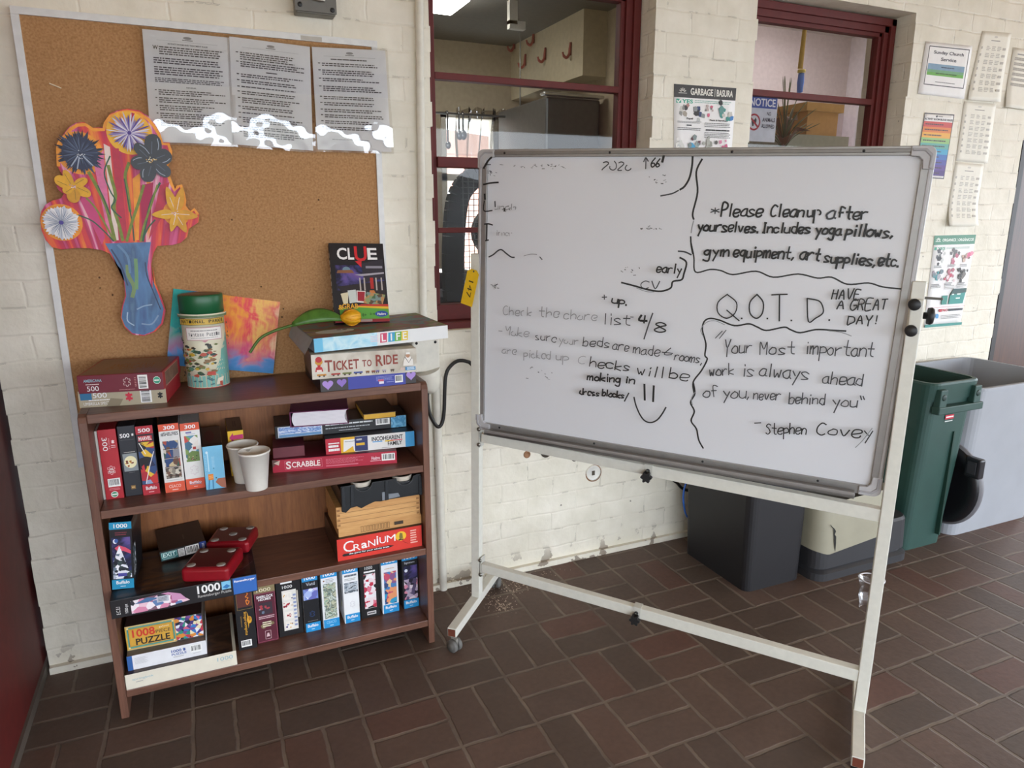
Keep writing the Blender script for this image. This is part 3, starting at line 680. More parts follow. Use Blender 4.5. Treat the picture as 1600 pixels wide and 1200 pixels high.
notice_page('middle of the three rule sheets in clear sleeves on the cork board', (0.1449,1.829), (0.3618,1.821), (0.3525,1.534), (0.1339,1.544), -.027, .004, pg2, 5)
notice_page('right of the three sleeved rule sheets, overlapping the board frame', (0.3676,1.822), (0.5843,1.83), (0.5902,1.538), (0.3662,1.538), -.0245, .006, pg3, 9)

# painted bouquet cut out of board
YB = -.030
def CW(pts): return [(a-CX, b-CZ) for a, b in pts]
CX, CZ = (-0.165,1.274)
OUT = [(-0.3624,1.338),(-0.3565,1.358),(-0.345,1.375),(-0.3292,1.385),(-0.3084,1.391),(-0.3007,1.403),(-0.3106,1.411),(-0.3143,1.422),(-0.3078,1.433),(-0.2966,1.447),(-0.3014,1.461),(-0.3066,1.477),(-0.3047,1.497),(-0.3002,1.521),(-0.2904,1.541),(-0.2783,1.558),(-0.2664,1.572),(-0.2498,1.583),(-0.2314,1.585),(-0.2204,1.578),(-0.2138,1.572),(-0.189,1.574),(-0.1834,1.59),(-0.1692,1.609),(-0.1493,1.619),(-0.126,1.624),(-0.0996,1.621),(-0.0778,1.607),(-0.0643,1.588),(-0.0546,1.567),(-0.0492,1.542),(-0.0333,1.542),(-0.0289,1.522),(-0.0335,1.501),(-0.0457,1.479),(-0.0415,1.454),(-0.0364,1.433),(-0.03,1.415),(-0.0207,1.426),(-0.0121,1.43),(-0.0083,1.411),(-0.0059,1.389),(-0.0101,1.368),(0.0052,1.354),(0.0165,1.363),(0.0236,1.35),(0.0194,1.328),(-0.0074,1.31),(-0.0137,1.288),(-0.0318,1.272),(-0.0531,1.266),(-0.0922,1.264),(-0.1043,1.245),(-0.1133,1.214),(-0.1141,1.183),(-0.111,1.151)]
OUT += [(-0.1102,1.205),(-0.1084,1.16),(-0.0963,1.118),(-0.0901,1.081),(-0.1005,1.045),(-0.1236,1.023),(-0.1535,1.013),(-0.1813,1.019),(-0.199,1.042),(-0.2055,1.069),(-0.1979,1.101),(-0.1865,1.131),(-0.1857,1.167),(-0.1908,1.203)]
OUT += [(-0.1859,1.176),(-0.1949,1.201),(-0.2036,1.227),(-0.2113,1.245),(-0.2294,1.255),(-0.2593,1.261),(-0.2894,1.262),(-0.3233,1.259),(-0.3447,1.265),(-0.3568,1.284),(-0.3626,1.309)]
t = tag(empty('painted_bouquet', (CX, -.030, CZ)), 'colourful cut-out painting of flowers in a blue vase pinned to the cork board', 'painting')
BO = bouquet_mat(); m = MB(); OUTL = CW(OUT)
m.prism(OUTL, (0, -.012, 0), (1, 0, 0), (0, 0, 1), (0, -1, 0), .018, BO, mat('#e87a20', .6))
m.build('backing_board', t)
m = MB(); d = Dec(m, lambda x, y, l: Vector((x, -.0122-l*.6, y)), 1, 1)
def wc(pts): return CW(pts)
OR, YE, PK, CR = mat('#f39a17', .45, var=.12, scale=60), mat('#f6b81c', .45, var=.1, scale=60), mat('#e0709c', .45, var=.15, scale=50), mat('#c01c3e', .45, var=.12, scale=50)
# orange haloes behind the blooms
def disc(c, r, mt, sq=1): d.ell(c[0], c[1], r, r*sq, mt, 28)
sc = .0005187*1.0
cB = wc([(-0.1283,1.562)])[0]; cA = wc([(-0.25,1.507)])[0]; cE = wc([(-0.3137,1.329)])[0]
cC = wc([(-0.0814,1.492)])[0]; cD = wc([(-0.2753,1.421)])[0]; cF = wc([(-0.0355,1.352)])[0]
U4 = abs(wc([(-0.2167,1.491)])[0][0]-wc([(-0.2539,1.49)])[0][0])/100    # metres per traced unit
d.line([(a*.975, .004+b*.968) for a, b in OUTL[11:46]], .008, OR); disc(cA, 146*U4, OR); disc(cF, 92*U4, OR); disc(cB, 148*U4, YE); disc(cE, 128*U4, OR)
for a in (-40, -15, 20, 55): 
    q = R(90+a); d.poly([(cB[0]+30*U4*cos(q), cB[1]+30*U4*sin(q)), (cB[0]+145*U4*cos(q-.08), cB[1]+145*U4*sin(q-.08)), (cB[0]+145*U4*cos(q+.08), cB[1]+145*U4*sin(q+.08))], CR if a in (-15,) else OR)
# painted streaks between the stems
for pts, mt in (([(-0.1737,1.522),(-0.1584,1.522),(-0.1643,1.281),(-0.1858,1.281)], CR), ([(-0.193,1.533),(-0.1789,1.525),(-0.1858,1.281),(-0.1974,1.281)], mat('#efd9cf', .5)), ([(-0.2214,1.483),(-0.195,1.517),(-0.2022,1.29),(-0.2099,1.29)], PK),
                ([(-0.266,1.392),(-0.2396,1.425),(-0.2176,1.29),(-0.2278,1.269)], mat('#d0457c', .5)), ([(-0.1167,1.427),(-0.0842,1.436),(-0.104,1.324),(-0.1277,1.289)], mat('#b21a4e', .5)), ([(-0.1345,1.444),(-0.1131,1.461),(-0.1366,1.281),(-0.1445,1.281)], OR), ([(-0.0691,1.428),(-0.044,1.437),(-0.074,1.341),(-0.1127,1.28)], CR)):
    d.poly(wc(pts), mt)
SG, DG = mat('#7f8c34', .5, var=.2, scale=80), mat('#2f5a44', .5)
for P, w, mt in (([(-0.2356,1.458),(-0.2213,1.421),(-0.2049,1.367),(-0.1955,1.281)], .0085, SG), ([(-0.2492,1.392),(-0.2315,1.367),(-0.2136,1.325),(-0.1986,1.281)], .0045, SG), ([(-0.2732,1.348),(-0.2431,1.333),(-0.2195,1.307),(-0.1988,1.279)], .0035, DG),
                 ([(-0.1884,1.476),(-0.1846,1.443),(-0.1799,1.401),(-0.1876,1.367),(-0.1809,1.324),(-0.176,1.281)], .008, SG), ([(-0.1817,1.501),(-0.1998,1.459),(-0.1918,1.413),(-0.1825,1.388),(-0.1934,1.367),(-0.1731,1.341)], .0035, DG),
                 ([(-0.1384,1.485),(-0.151,1.452),(-0.1499,1.41),(-0.1497,1.359)], .0075, SG), ([(-0.1539,1.443),(-0.1518,1.393),(-0.1477,1.324),(-0.1487,1.279)], .003, DG),
                 ([(-0.1089,1.427),(-0.1253,1.384),(-0.1467,1.333),(-0.1665,1.279)], .007, SG), ([(-0.0684,1.434),(-0.0931,1.389),(-0.1101,1.341),(-0.1269,1.278)], .0055, DG), ([(-0.0751,1.428),(-0.0994,1.367),(-0.118,1.324),(-0.1329,1.278)], .005, SG), ([(-0.0908,1.335),(-0.1089,1.315),(-0.1237,1.289)], .0035, DG), ([(-0.2189,1.425),(-0.2095,1.392),(-0.1992,1.35)], .003, DG)):
    d.line(smooth(wc(P), 4), w, mt)
def petals(c, n, r0, r1, w, mts, seed, jit=.3, a0=0, tip=.5):
    rd = random.Random(seed)
    for i in range(n):
        a = a0+2*pi*i/n+rd.uniform(-jit, jit)*2*pi/n; rr = r1*rd.uniform(1-jit, 1.0); b = r0
        u = (cos(a), sin(a)); v = (-u[1], u[0]); ww = w*rd.uniform(.7, 1.2)
        P = [(c[0]+u[0]*s*rr+v[0]*q*ww, c[1]+u[1]*s*rr+v[1]*q*ww) for s, q in ((b, -.25), (.45, -.5), (.8, -.5*tip-.15), (1, 0), (.8, .5*tip+.15), (.45, .5), (b, .25))]
        d.poly(P, mts[i % len(mts)])
NV = [mat('#262b40', .5), mat('#2e3550', .5), mat('#3f4a66', .5), mat('#1f2233', .5)]
petals(cA, 70, .1, 168*U4, 17*U4, NV, 1, .35); disc(cA, 112*U4, NV[1]); petals(cA, 50, .1, 128*U4, 8*U4, [mat('#55647e', .5), NV[2], NV[0]], 2, .4)
for a in (-50, 235, 255): q = R(a); d.line([(cA[0]+30*U4*cos(q), cA[1]+30*U4*sin(q)), (cA[0]+110*U4*cos(q), cA[1]+110*U4*sin(q))], 8*U4, mat('#a9b4c6', .5))
rd = random.Random(5)
for i in range(14): disc((cA[0]+rd.gauss(0, 14)*U4, cA[1]+rd.gauss(-10, 12)*U4), 3*U4, ink('#dfe2e4'))
petals(cB, 46, .06, 150*U4, 9*U4, [mat('#8d7fb4', .5), mat('#cdc3da', .5), mat('#e5dfe6', .5), mat('#5e4a9a', .5)], 3, .3, tip=.9); disc(cB, 13*U4, ink('#4a3488'))
petals(cE, 34, .05, 126*U4, 25*U4, [mat('#e6e3e4', .5), mat('#cfd2da', .5), mat('#f0eeee', .5)], 4, .15, tip=1.1)
petals(cE, 34, .1, 118*U4, 3*U4, [mat('#5d6f8d', .5), mat('#8a93a6', .5)], 6, .3); disc(cE, 14*U4, ink('#4f3f96'))
BLK2 = [mat('#23252b', .4), mat('#2b2e36', .4)]
for a, l, w in ((80, 190, 120), (20, 142, 118), (-45, 150, 98), (-112, 160, 110), (190, 142, 105), (130, 150, 88)):
    q = R(a); u = (cos(q), sin(q)); v = (-u[1], u[0])
    g = lambda s, t_: (cC[0]+(u[0]*s*l+v[0]*t_*w)*U4, cC[1]+(u[1]*s*l+v[1]*t_*w)*U4)
    d.poly(smooth([g(0, -.1), g(.4, -.45), (g(.8, -.4)), g(1, -.05), g(.85, .4), g(.4, .45), g(0, .1)], 3), BLK2[a % 2])
    d.line(smooth([g(.3, -.25), g(.6, -.3), g(.85, -.2)], 4), 5*U4, mat('#9aa3b2', .4)); d.line([g(.25, .05), g(.7, .08)], 5*U4, mat('#4b5260', .4))
rd = random.Random(7)
for i in range(22): disc((cC[0]+rd.gauss(0, 16)*U4, cC[1]+rd.gauss(0, 14)*U4), 3.6*U4, ink(rd.choice(('#e9d9a6', '#c99a4a', '#f0ead6'))))
MU = [mat('#d99a1d', .5, var=.12, scale=60), mat('#e6ab20', .5, var=.12, scale=60)]
for a, l, w in ((150, 120, 90), (110, 120, 55), (30, 108, 62), (-30, 118, 76), (-95, 112, 92), (-150, 75, 60)):
    q = R(a); u = (cos(q), sin(q)); v = (-u[1], u[0]); g = lambda s, t_: (cD[0]+(u[0]*s*l+v[0]*t_*w)*U4, cD[1]+(u[1]*s*l+v[1]*t_*w)*U4)
    d.poly(smooth([g(0, -.1), g(.4, -.45), g(.85, -.35), g(1, 0), g(.85, .35), g(.4, .45), g(0, .1)], 3), MU[a % 4 // 2]); d.line([g(.2, .1), g(.8, .15)], 3*U4, mat('#8d6a1a', .5))
for i in range(12): disc((cD[0]+rd.gauss(0, 10)*U4, cD[1]+rd.gauss(0, 9)*U4), 3.5*U4, ink(rd.choice(('#f2e6ec', '#c890b0'))))
for a, l, w in ((103, 200, 78), (72, 205, 76), (-8, 150, 80), (183, 165, 78), (-68, 150, 76), (-110, 140, 62)):
    q = R(a); u = (cos(q), sin(q)); v = (-u[1], u[0]); g = lambda s, t_: (cF[0]+(u[0]*s*l+v[0]*t_*w)*U4, cF[1]+(u[1]*s*l+v[1]*t_*w)*U4)
    d.poly(smooth([g(0, -.1), g(.35, -.45), g(.75, -.3), g(1, 0), g(.75, .3), g(.35, .45), g(0, .1)], 3), MU[(a+200) % 4 // 2]); d.line([g(.15, 0), g(.6, .05)], 4*U4, mat('#f0d9c8', .5))
for i in range(14): disc((cF[0]+rd.gauss(0, 14)*U4, cF[1]+rd.gauss(0, 14)*U4), 3.5*U4, ink(rd.choice(('#f3eae6', '#cda0c0'))))
m.build('painted_flowers', t)
m = MB(); d = Dec(m, lambda x, y, l: Vector((x, -.0135-l, y)), 1, 1)
VA = [(-0.2197,1.273),(-0.1072,1.275),(-0.1161,1.241),(-0.1239,1.205),(-0.1229,1.169),(-0.1172,1.142)] + [(-0.1139,1.169),(-0.1041,1.13),(-0.0944,1.088),(-0.1053,1.047),(-0.1275,1.025),(-0.1531,1.016),(-0.1809,1.023),(-0.1971,1.044),(-0.2031,1.069),(-0.1957,1.099),(-0.1844,1.129),(-0.1836,1.165),(-0.1888,1.203)] + [(-0.1847,1.176),(-0.1956,1.212),(-0.2075,1.245)]
m.prism(wc(VA), (0, -.0135, 0), (1, 0, 0), (0, 0, 1), (0, -1, 0), .001, art('vase_paint', ['#27406a', '#3a5f90', '#4a78a8', '#35577f', '#5b7f9c'], 14, 'NOISE', .4, stretch=(1, 1, .35)))
for P, w, c in (([(-0.1721,1.211),(-0.173,1.185),(-0.1626,1.153),(-0.1695,1.126)], .010, '#76905a'), ([(-0.1503,1.228),(-0.1527,1.188),(-0.1571,1.148)], .009, '#6f9a66'), ([(-0.1865,1.082),(-0.189,1.059),(-0.1745,1.045)], .003, '#9fb6cc'), ([(-0.1614,1.09),(-0.1443,1.098),(-0.1235,1.101)], .0035, '#86a3c0'), ([(-0.1273,1.219),(-0.1271,1.183),(-0.1156,1.137),(-0.1025,1.087)], .003, '#24365a'), ([(-0.1538,1.048),(-0.1294,1.046),(-0.1105,1.069)], .004, '#7f9bbb'), ([(-0.2062,1.256),(-0.1878,1.212),(-0.178,1.158)], .004, '#24365a'), ([(-0.1892,1.268),(-0.1691,1.237),(-0.1681,1.193)], .006, '#5f86ac')):
    d.line(smooth(wc(P), 4), w, mat(c, .45))
m.build('vase', t)

# ---- posters at the right
def poster(name, lab, cat, TL, TR, BR, BL, y, fn, paper=None, curl=0, group=None):
    m = MB(); d = quad_sheet(m, TL, TR, BR, BL, y, paper or PAPER, curl); fn(d); o = Vector(((TL[0]+TR[0])/2, y, BL[1]))
    m.v = [tuple(Vector(p)-o) for p in m.v]; ob = m.build(name, loc=o); sol = ob.modifiers.new('thickness', 'SOLIDIFY'); sol.thickness = .0006; sol.offset = -1; return tag(ob, lab, cat, group)
def church(d):
    d.box_line(.09, .19, .95, .93, .0035, ink('#3c3b40'))
    d.text('Sunday Church', .2, .77, .84, .85, ink('#3a3a46')).text('Service', .37, .665, .70, .73, ink('#3a3a46'))
    d.poly([(.12, .38), (.9, .38), (.9, .5), (.12, .5)], mat('#6cae4e', .6)).poly([(.12, .47), (.9, .47), (.9, .60), (.12, .60)], mat('#7f9db4', .6)).poly([(.12, .44), (.9, .44), (.9, .49), (.12, .49)], mat('#74a67e', .6))
    d.lines(.4, .53, .68, .56, 1, ink('#3f4b60'), 4, .6, 0, .3).lines(.3, .41, .75, .44, 1, ink('#35562c'), 4, .6, 0, .3).lines(.32, .25, .74, .275, 1, G1, 2, .5, 0, .2)
poster('church_notice', 'white Sunday Church Service notice taped high on the brick right of the window', 'notice', (2.94,2.068), (3.24,2.075), (3.232,1.854), (2.93,1.858), -.003, church)
def sched(seed):
    def f(d):
        d.ell(.5, .93, .06, .015, ink('#c9c4ba')); d.lines(.36, .865, .66, .885, 1, ink('#8a857d'), 1, .6, 0, .3); k = ink('#b3ada3')
        for r in range(7):
            for c in range(5): d.lines(.08+c*.18, .73-r*.10, .08+c*.18+(.05 if c == 0 else .13), .80-r*.10, 1 if c in (0, 4) else 3, k, seed+r*7+c, .5, .4, .5)
    return f
PS = mat('#e9e5d8', .6, var=.02)
poster('schedule_sheet', 'upper of the three pale schedule sheets in a column beside the church notice', 'schedule', (3.294,2.142), (3.492,2.15), (3.476,1.855), (3.249,1.851), -.0022, sched(1), PS, .008)
poster('schedule_sheet', 'middle of the three pale schedule sheets taped to the brick', 'schedule', (3.238,1.846), (3.459,1.847), (3.461,1.583), (3.236,1.589), -.0022, sched(50), PS)
poster('schedule_sheet', 'lowest pale schedule sheet, its foot curling above the green recycling poster', 'schedule', (3.235,1.585), (3.438,1.578), (3.433,1.296), (3.226,1.297), -.0022, sched(90), PS, .022)
def grey(d):
    for i in range(6): d.rect(.06, .80-i*.085, .95, .85-i*.085, ink('#b3aca0')); d.lines(.06, .80-i*.085, .95, .85-i*.085, 2, ink('#8f897e'), i, .4, .1, .06)
    d.lines(.1, .88, .3, .92, 1, G2, 2, .5, 0)
poster('notice_sheet', 'pale notice sheet with grey text rows cut off by the right edge of view', 'notice', (3.521,2.094), (3.892,2.092), (3.869,1.825), (3.513,1.835), -.0022, grey, PS, .012)
def rainbow(d):
    d.box_line(.0, .0, 1, 1, .004, ink('#3a3238')); d.ell(.42, .955, .03, .017, K, 10).lines(.47, .945, .62, .965, 1, G1, 2, .5, 0, .3)
    d.text('ACTIVITY ROOM BLOCK RULES', .03, .895, .97, .925, K)
    cs = ['#c8453f', '#d97a35', '#e3a53a', '#8fba72', '#5aa39a', '#3a9cc0', '#3567ae', '#4a4a9e', '#5a3a8c', '#4a2f78']
    for i, c in enumerate(cs):
        y1 = .875-i*.083; d.rect(.025, y1-.083, .975, y1, ink(c)); d.lines(.08, y1-.06, .9, y1-.025, 1, ink('#40303a'), i, .5, .3, .07)
poster('rainbow_rules_poster', 'rainbow striped rules poster partly behind the top right whiteboard corner', 'poster', (2.99,1.784), (3.183,1.786), (3.171,1.507), (2.973,1.512), -.0022, rainbow)
def clutter(d, x, y, r, cols, seed, n=9):
    rd = random.Random(seed)
    for i in range(n):
        cl = lambda g: max(-1.1, min(1.1, g)); cx, cy = x+r*cl(rd.gauss(0, .55)), y+r*d.w/d.h*.75*cl(rd.gauss(0, .55)); k = rd.randint(4, 6); a0 = rd.uniform(0, 6); s = r*rd.uniform(.18, .42)
        d.poly([(cx+s*cos(a0+q*2*pi/k)*rd.uniform(.7, 1.2), cy+s*sin(a0+q*2*pi/k)*d.w/d.h*rd.uniform(.7, 1.2)) for q in range(k)], ink(rd.choice(cols), .5))
def logo(d, x, y, s, m):
    for a in (30, 60, 90, 120, 150): q = R(a); d.line([(x+s*.5*cos(q), y+s*.5*sin(q)*d.w/d.h), (x+s*cos(q), y+s*sin(q)*d.w/d.h)], .0035, m)
    d.rect(x-s*1.2, y-.006, x+s*1.2, y, m)
def garbage(d):
    d.rect(.0, .888, 1, 1, mat('#2f2c2a', .4)); logo(d, .135, .93, .055, ink('#c9c6be')); d.text('GARBAGE', .26, .915, .62, .975, ink('#e4e1d8')).rect(.648, .91, .653, .98, ink('#e4e1d8')).text('BASURA', .68, .915, .95, .975, ink('#e4e1d8'))
    g = ink('#2fa487'); d.rect(.035, .84, .11, .875, g).line([(.05, .858), (.065, .846), (.1, .87)], .005, PAPER).text('YES', .125, .84, .30, .875, g).lines(.33, .845, .95, .875, 2, ink('#7fae9e'), 3, .4, .1, .05)
    clutter(d, .15, .78, .10, ['#b5867f', '#a49a8c', '#8d8d88', '#3a3536', '#c9c6be'], 1, 9); clutter(d, .36, .76, .11, ['#2b2828', '#30406a', '#bcbfbc', '#8b8f8e', '#4a4648'], 2, 9)
    clutter(d, .60, .79, .08, ['#d0607f', '#c85a78', '#b9a9a4', '#7d7873'], 3, 7); clutter(d, .82, .78, .13, ['#3f8f86', '#1f1d1e', '#3c7fc0', '#c9c6be', '#5d8f8a'], 4, 11)
    d.text('Papel', .2, .695, .3, .715, K).text('Plastic & Styrofoam', .58, .69, .88, .708, K).lines(.05, .665, .45, .685, 2, G1, 4, .4, .1, .05).lines(.5, .635, .95, .68, 3, G1, 5, .4, .1, .05).lines(.2, .638, .28, .657, 1, K, 3, .6, 0, .5).lines(.05, .60, .45, .63, 2, G1, 7, .4, .1)
    d.lines(.52, .602, .93, .622, 1, K, 3, .6, 0, .2).lines(.5, .54, .95, .595, 4, G1, 6, .4, .1, .05)
    clutter(d, .13, .48, .10, ['#d3d3cd', '#c3c7c4', '#e2e0da'], 5, 7); clutter(d, .30, .49, .12, ['#3f9ac4', '#2c2530', '#9aa39f', '#7d8a88', '#5a2f38'], 6, 9); clutter(d, .62, .47, .12, ['#8d8f83', '#6d6a62', '#a7a79d', '#55524c'], 7, 8); clutter(d, .85, .46, .1, ['#c4567e', '#d987a4', '#b9b4b0'], 8, 5)
    clutter(d, .3, .25, .2, ['#8d8f83', '#6d6a62', '#3f9ac4'], 9, 9); clutter(d, .7, .25, .2, ['#8d8f83', '#c4567e', '#3a3536'], 10, 9)
poster('garbage_poster', 'GARBAGE BASURA sorting poster on the brick pier between the windows', 'poster', (1.656,1.812), (1.942,1.816), (1.938,1.417), (1.679,1.415), -.0022, garbage)
def organics(d):
    gr = mat('#2f7a5a', .4); d.rect(0, .90, 1, 1, gr); d.text('ORGANICS | ORGÁNICOS', .2, .925, .96, .972, ink('#e8efe6')); logo(d, .1, .94, .05, ink('#e8efe6'))
    g = ink('#2f9a7c'); d.rect(.03, .845, .085, .875, g).text('YES', .11, .845, .29, .875, g).lines(.32, .85, .9, .875, 2, ink('#9ab8ac'), 3, .4, .1)
    for i, (x, y, c) in enumerate(((.17, .765, ['#2a2a2c', '#55565a', '#c9cac6']), (.50, .77, ['#b8687c', '#c98494', '#6d6a6a']), (.82, .77, ['#d8688a', '#e290a8', '#7d5a50', '#c9b0a0']), (.15, .565, ['#6f7f86', '#8a7f8c', '#3a8f96', '#a9a4ac']), (.48, .575, ['#c04a62', '#b56a7a', '#e0c9cc']), (.82, .57, ['#55524e', '#7a756e', '#2f2d2c']))):
        clutter(d, x, y, .125, c, 20+i, 11); d.lines(x-.1, y-.115, x+.1, y-.085, 2, G1, i, .45, .2, .2)
    d.lines(.03, .43, .3, .46, 2, G2, 5, .4, .1, .2).lines(.4, .41, .65, .46, 3, G2, 6, .4, .1, .2).lines(.7, .42, .95, .46, 3, G2, 8, .4, .1, .2)
    d.rect(.36, .245, .50, .345, ink('#2f8578')).poly([(.55, .245), (.93, .245), (.97, .40), (.62, .40), (.56, .34)], ink('#2f8f86')).poly([(.56, .345), (.97, .37), (.97, .415), (.63, .415)], ink('#2a4f4c')).rect(.72, .30, .83, .315, ink('#d8e6e2')).rect(.6, .345, .66, .36, ink('#d8e6e2')).rect(.74, .345, .83, .36, ink('#d8e6e2'))
    d.rect(.0, .215, 1, .218, ink('#c9808c')); r = ink('#c02f45'); d.rect(.33, .165, .40, .195, r).text('NO', .42, .165, .55, .195, r); clutter(d, .16, .14, .13, ['#7fb6d8', '#4f94c8', '#b9d3e2'], 40, 9)
    d.lines(.58, .16, .95, .20, 1, ink('#2a2a30'), 3, .6, 0, .3).lines(.4, .08, .95, .13, 3, G2, 9, .4, .1, .1); d.rect(0, .0, 1, .03, ink('#3a8f86'))
poster('organics_poster', 'green headed ORGANICS sorting poster on the brick beside the right stand post', 'poster', (3.161,1.254), (3.454,1.255), (3.436,0.8199), (3.172,0.8215), -.0022, organics)
# ---------------------------------------------------------------- mobile whiteboard
BO_, BU, BV, BN = Vector((.7975, -.2555, 1.535)), Vector((.6597, -.751, -.0285)).normalized(), Vector((-.0139, .0257, -.9996)).normalized(), Vector((-.7514, -.6598, -.0065)).normalized()
BW, BH = 1.17, .857
WB = tag(empty('mobile_whiteboard', (1.16, -.68, 0)), 'large whiteboard on a white wheeled stand covered in black marker notes', 'whiteboard')
RO = Vector(WB.location)
def wb_build(mb, name, parent=WB, bev=0, seg=2):
    o = parent; off = Vector((0, 0, 0))
    mb.v = [tuple(Vector(p)-RO) for p in mb.v]; return mb.build(name, parent, bev=bev, seg=seg)
def pt(u, v, n=0.): return BO_+BU*u+BV*v+BN*n
def obox(mb, u0, u1, v0, v1, n0, n1, mt):
    P = [pt(u, v, n) for v in (v1, v0) for n in (n1, n0) for u in (u0, u1)]     # order matches MB.box
    mb.add(P, [(0, 2, 3, 1), (4, 5, 7, 6), (0, 1, 5, 4), (2, 6, 7, 3), (0, 4, 6, 2), (1, 3, 7, 5)], mt)
M_WB = mat('#d9dbe0', .2, var=.015, scale=3, key='whiteboard_enamel'); AL = mat('#9d9b99', .35, .55, var=.05); ALD = mat('#85827f', .4, .5); PLS = mat('#b7b6b8', .4); STW = mat('#d6d5cb', .35, var=.04, scale=60)
INK = ink('#17181a', .4); INK2 = ink('#3c3e42', .5); INK3 = ink('#8f9194', .6)
m = MB(); obox(m, .01, BW-.01, .01, BH-.01, -.008, .002, M_WB)
bd = Dec(m, lambda x, y, l: BO_+BU*(x*BW)+BV*((1-y)*BH)+BN*(.002+l), BW, BH)
class Pen:
    """handwriting on the board; points are metres right of and below its top left corner"""
    F = {'a': "49 29 07 05 14 34 46;49 45 54", 'b': "0D 04;07 29 48 46 34 04", 'c': "48 29 08 05 24 45", 'd': "49 19 06 15 34 46;4D 44", 'e': "06 47 49 19 06 14 34 45", 'f': "4C 2D 1C 14;09 39", 'g': "48 29 07 15 35 48;49 41 20 01",
         'h': "0D 04;07 29 48 44", 'i': "19 14;1C 1B", 'k': "0D 04;48 06 44", 'l': "1D 14", 'm': "09 04;07 19 28 24;27 49 58 54", 'n': "09 04;07 29 48 44", 'o': "29 07 05 24 45 48 29", 'p': "09 00;08 29 48 46 25 05", 'q': "48 29 07 15 35 48;49 40",
         'r': "09 04;07 29 49", 's': "48 29 08 26 45 24 04", 't': "2D 25 44;09 49", 'u': "09 05 24 45;49 44", 'v': "09 24 49", 'w': "09 14 27 34 49", 'y': "09 26;49 10",
         'A': "04 2D 44;18 38", 'C': "4C 2D 0A 06 24 45", 'D': "0D 04 25 47 4A 3C 0D", 'E': "4D 0D 04 44;09 39", 'G': "4C 2D 0A 06 24 46 48 28", 'H': "0D 04;4D 44;09 49", 'I': "14 1D;0D 2D;04 24", 'L': "0D 04 44", 'M': "04 0D 28 4D 44", 'O': "2D 0A 06 24 46 4A 2D",
         'P': "04 0D 3D 4B 39 08", 'Q': "2D 0A 06 24 46 4A 2D;27 53", 'R': "04 0D 3D 4B 39 09;29 44", 'S': "4C 2D 0B 29 46 24 05", 'T': "0D 4D;2D 24", 'V': "0D 24 4D", 'Y': "0D 28 4D;28 22",
         '4': "1D 07 47;3D 34", '8': "29 0B 2D 4B 29 06 24 46 29", '2': "0C 2D 4B 04 44", '0': "2D 0A 06 24 46 4A 2D", '6': "3D 08 05 24 46 28 07", '7': "0D 4D 14", '1': "1D 14", '.': "04 14", ',': "15 03", '-': "07 37", '!': "1D 17;15 14", '/': "00 4D", '*': "0A 46;4A 06;2C 24", '"': "0D 1A;2D 3A", '+': "2B 25;08 48", '&': "3C 16 25 46;07 47"}
    NW = {'m': 5.2, 'i': 1.6, 'l': 1.8, 'w': 4.4, '.': 1., ',': 1.4, '!': 1.6, ' ': 3., '1': 1.8, 'I': 2.2}
    @staticmethod
    def write(txt, p0, p1, xh, w=.0042, mt=None, slant=.08, seed=0, jit=.25, fade=0.):
        rd = random.Random(hash_(txt)+seed); adv = [(Pen.NW.get(c, 4.)+1.5) for c in txt]; tot = sum(adv)-1.5
        dx, dy = p1[0]-p0[0], p1[1]-p0[1]; L = math.hypot(dx, dy); ux, uy = dx/L, dy/L; sx_ = L/tot; sy = xh/5.; x = 0
        for c, a in zip(txt, adv):
            if c == '.':
                lx = x*sx_; Pen.stroke([(p0[0]+ux*lx, p0[1]+uy*lx), (p0[0]+ux*lx+.0015, p0[1]+uy*lx)], w*1.25, mt, False)
            elif c in Pen.F:
                jy = rd.uniform(-jit, jit)*xh*.25; sc_ = rd.uniform(.93, 1.08)
                for st in Pen.F[c].split(';'):
                    Q = [(int(t_[0], 16), int(t_[1], 16)-4) for t_ in st.split()]
                    Q = [(qx+rd.uniform(-jit, jit), qy+rd.uniform(-jit, jit)) for qx, qy in Q]
                    Q = smooth(Q, 4)
                    if fade:
                        k = max(2, int(len(Q)*(1-fade*rd.random()))); s0 = rd.randint(0, len(Q)-k); Q = Q[s0:s0+k]
                    R_ = []
                    for qx, qy in Q:
                        lx = (x+qx*sc_)*sx_+slant*qy*sy; ly = qy*sy*sc_+jy
                        R_.append((p0[0]+ux*lx+uy*ly, p0[1]+uy*lx-ux*ly))
                    Pen.stroke(R_, w*rd.uniform(.85, 1.1), mt, False)
            x += a
    @staticmethod
    def stroke(P, w=.0045, mt=None, sm=True):
        if sm: P = smooth(P, 5)
        bd.line([(u/BW, 1-v/BH) for u, v in P], w, mt or INK)
def hash_(s): return sum((i+1)*ord(c) for i, c in enumerate(s))
pw_, ps_ = Pen.write, Pen.stroke
# dividing lines
ps_([(0.6205,0.0202),(0.621,0.046),(0.6165,0.076),(0.6058,0.0963),(0.5947,0.1046)], .0052); ps_([(0.5907,0.1067),(0.5744,0.1151),(0.5449,0.1214)], .0038, INK2)
ps_([(0.6453,0.0282),(0.6333,0.0599),(0.641,0.1099),(0.6331,0.1629),(0.637,0.1793)], .0048); ps_([(0.637,0.1834),(0.634,0.202),(0.6334,0.2145)], .0028, INK3)
ps_([(0.6339,0.2362),(0.6458,0.2771),(0.6534,0.3163),(0.6909,0.3075),(0.7184,0.3086),(0.7507,0.3171),(0.8068,0.305),(0.8513,0.3175),(0.909,0.3058),(0.9552,0.313),(0.9871,0.3088),(1.025,0.3236),(1.071,0.3174),(1.103,0.3246),(1.148,0.3269)], .0038); ps_([(0.633,0.2249),(0.636,0.2457),(0.6422,0.2684)], .004)
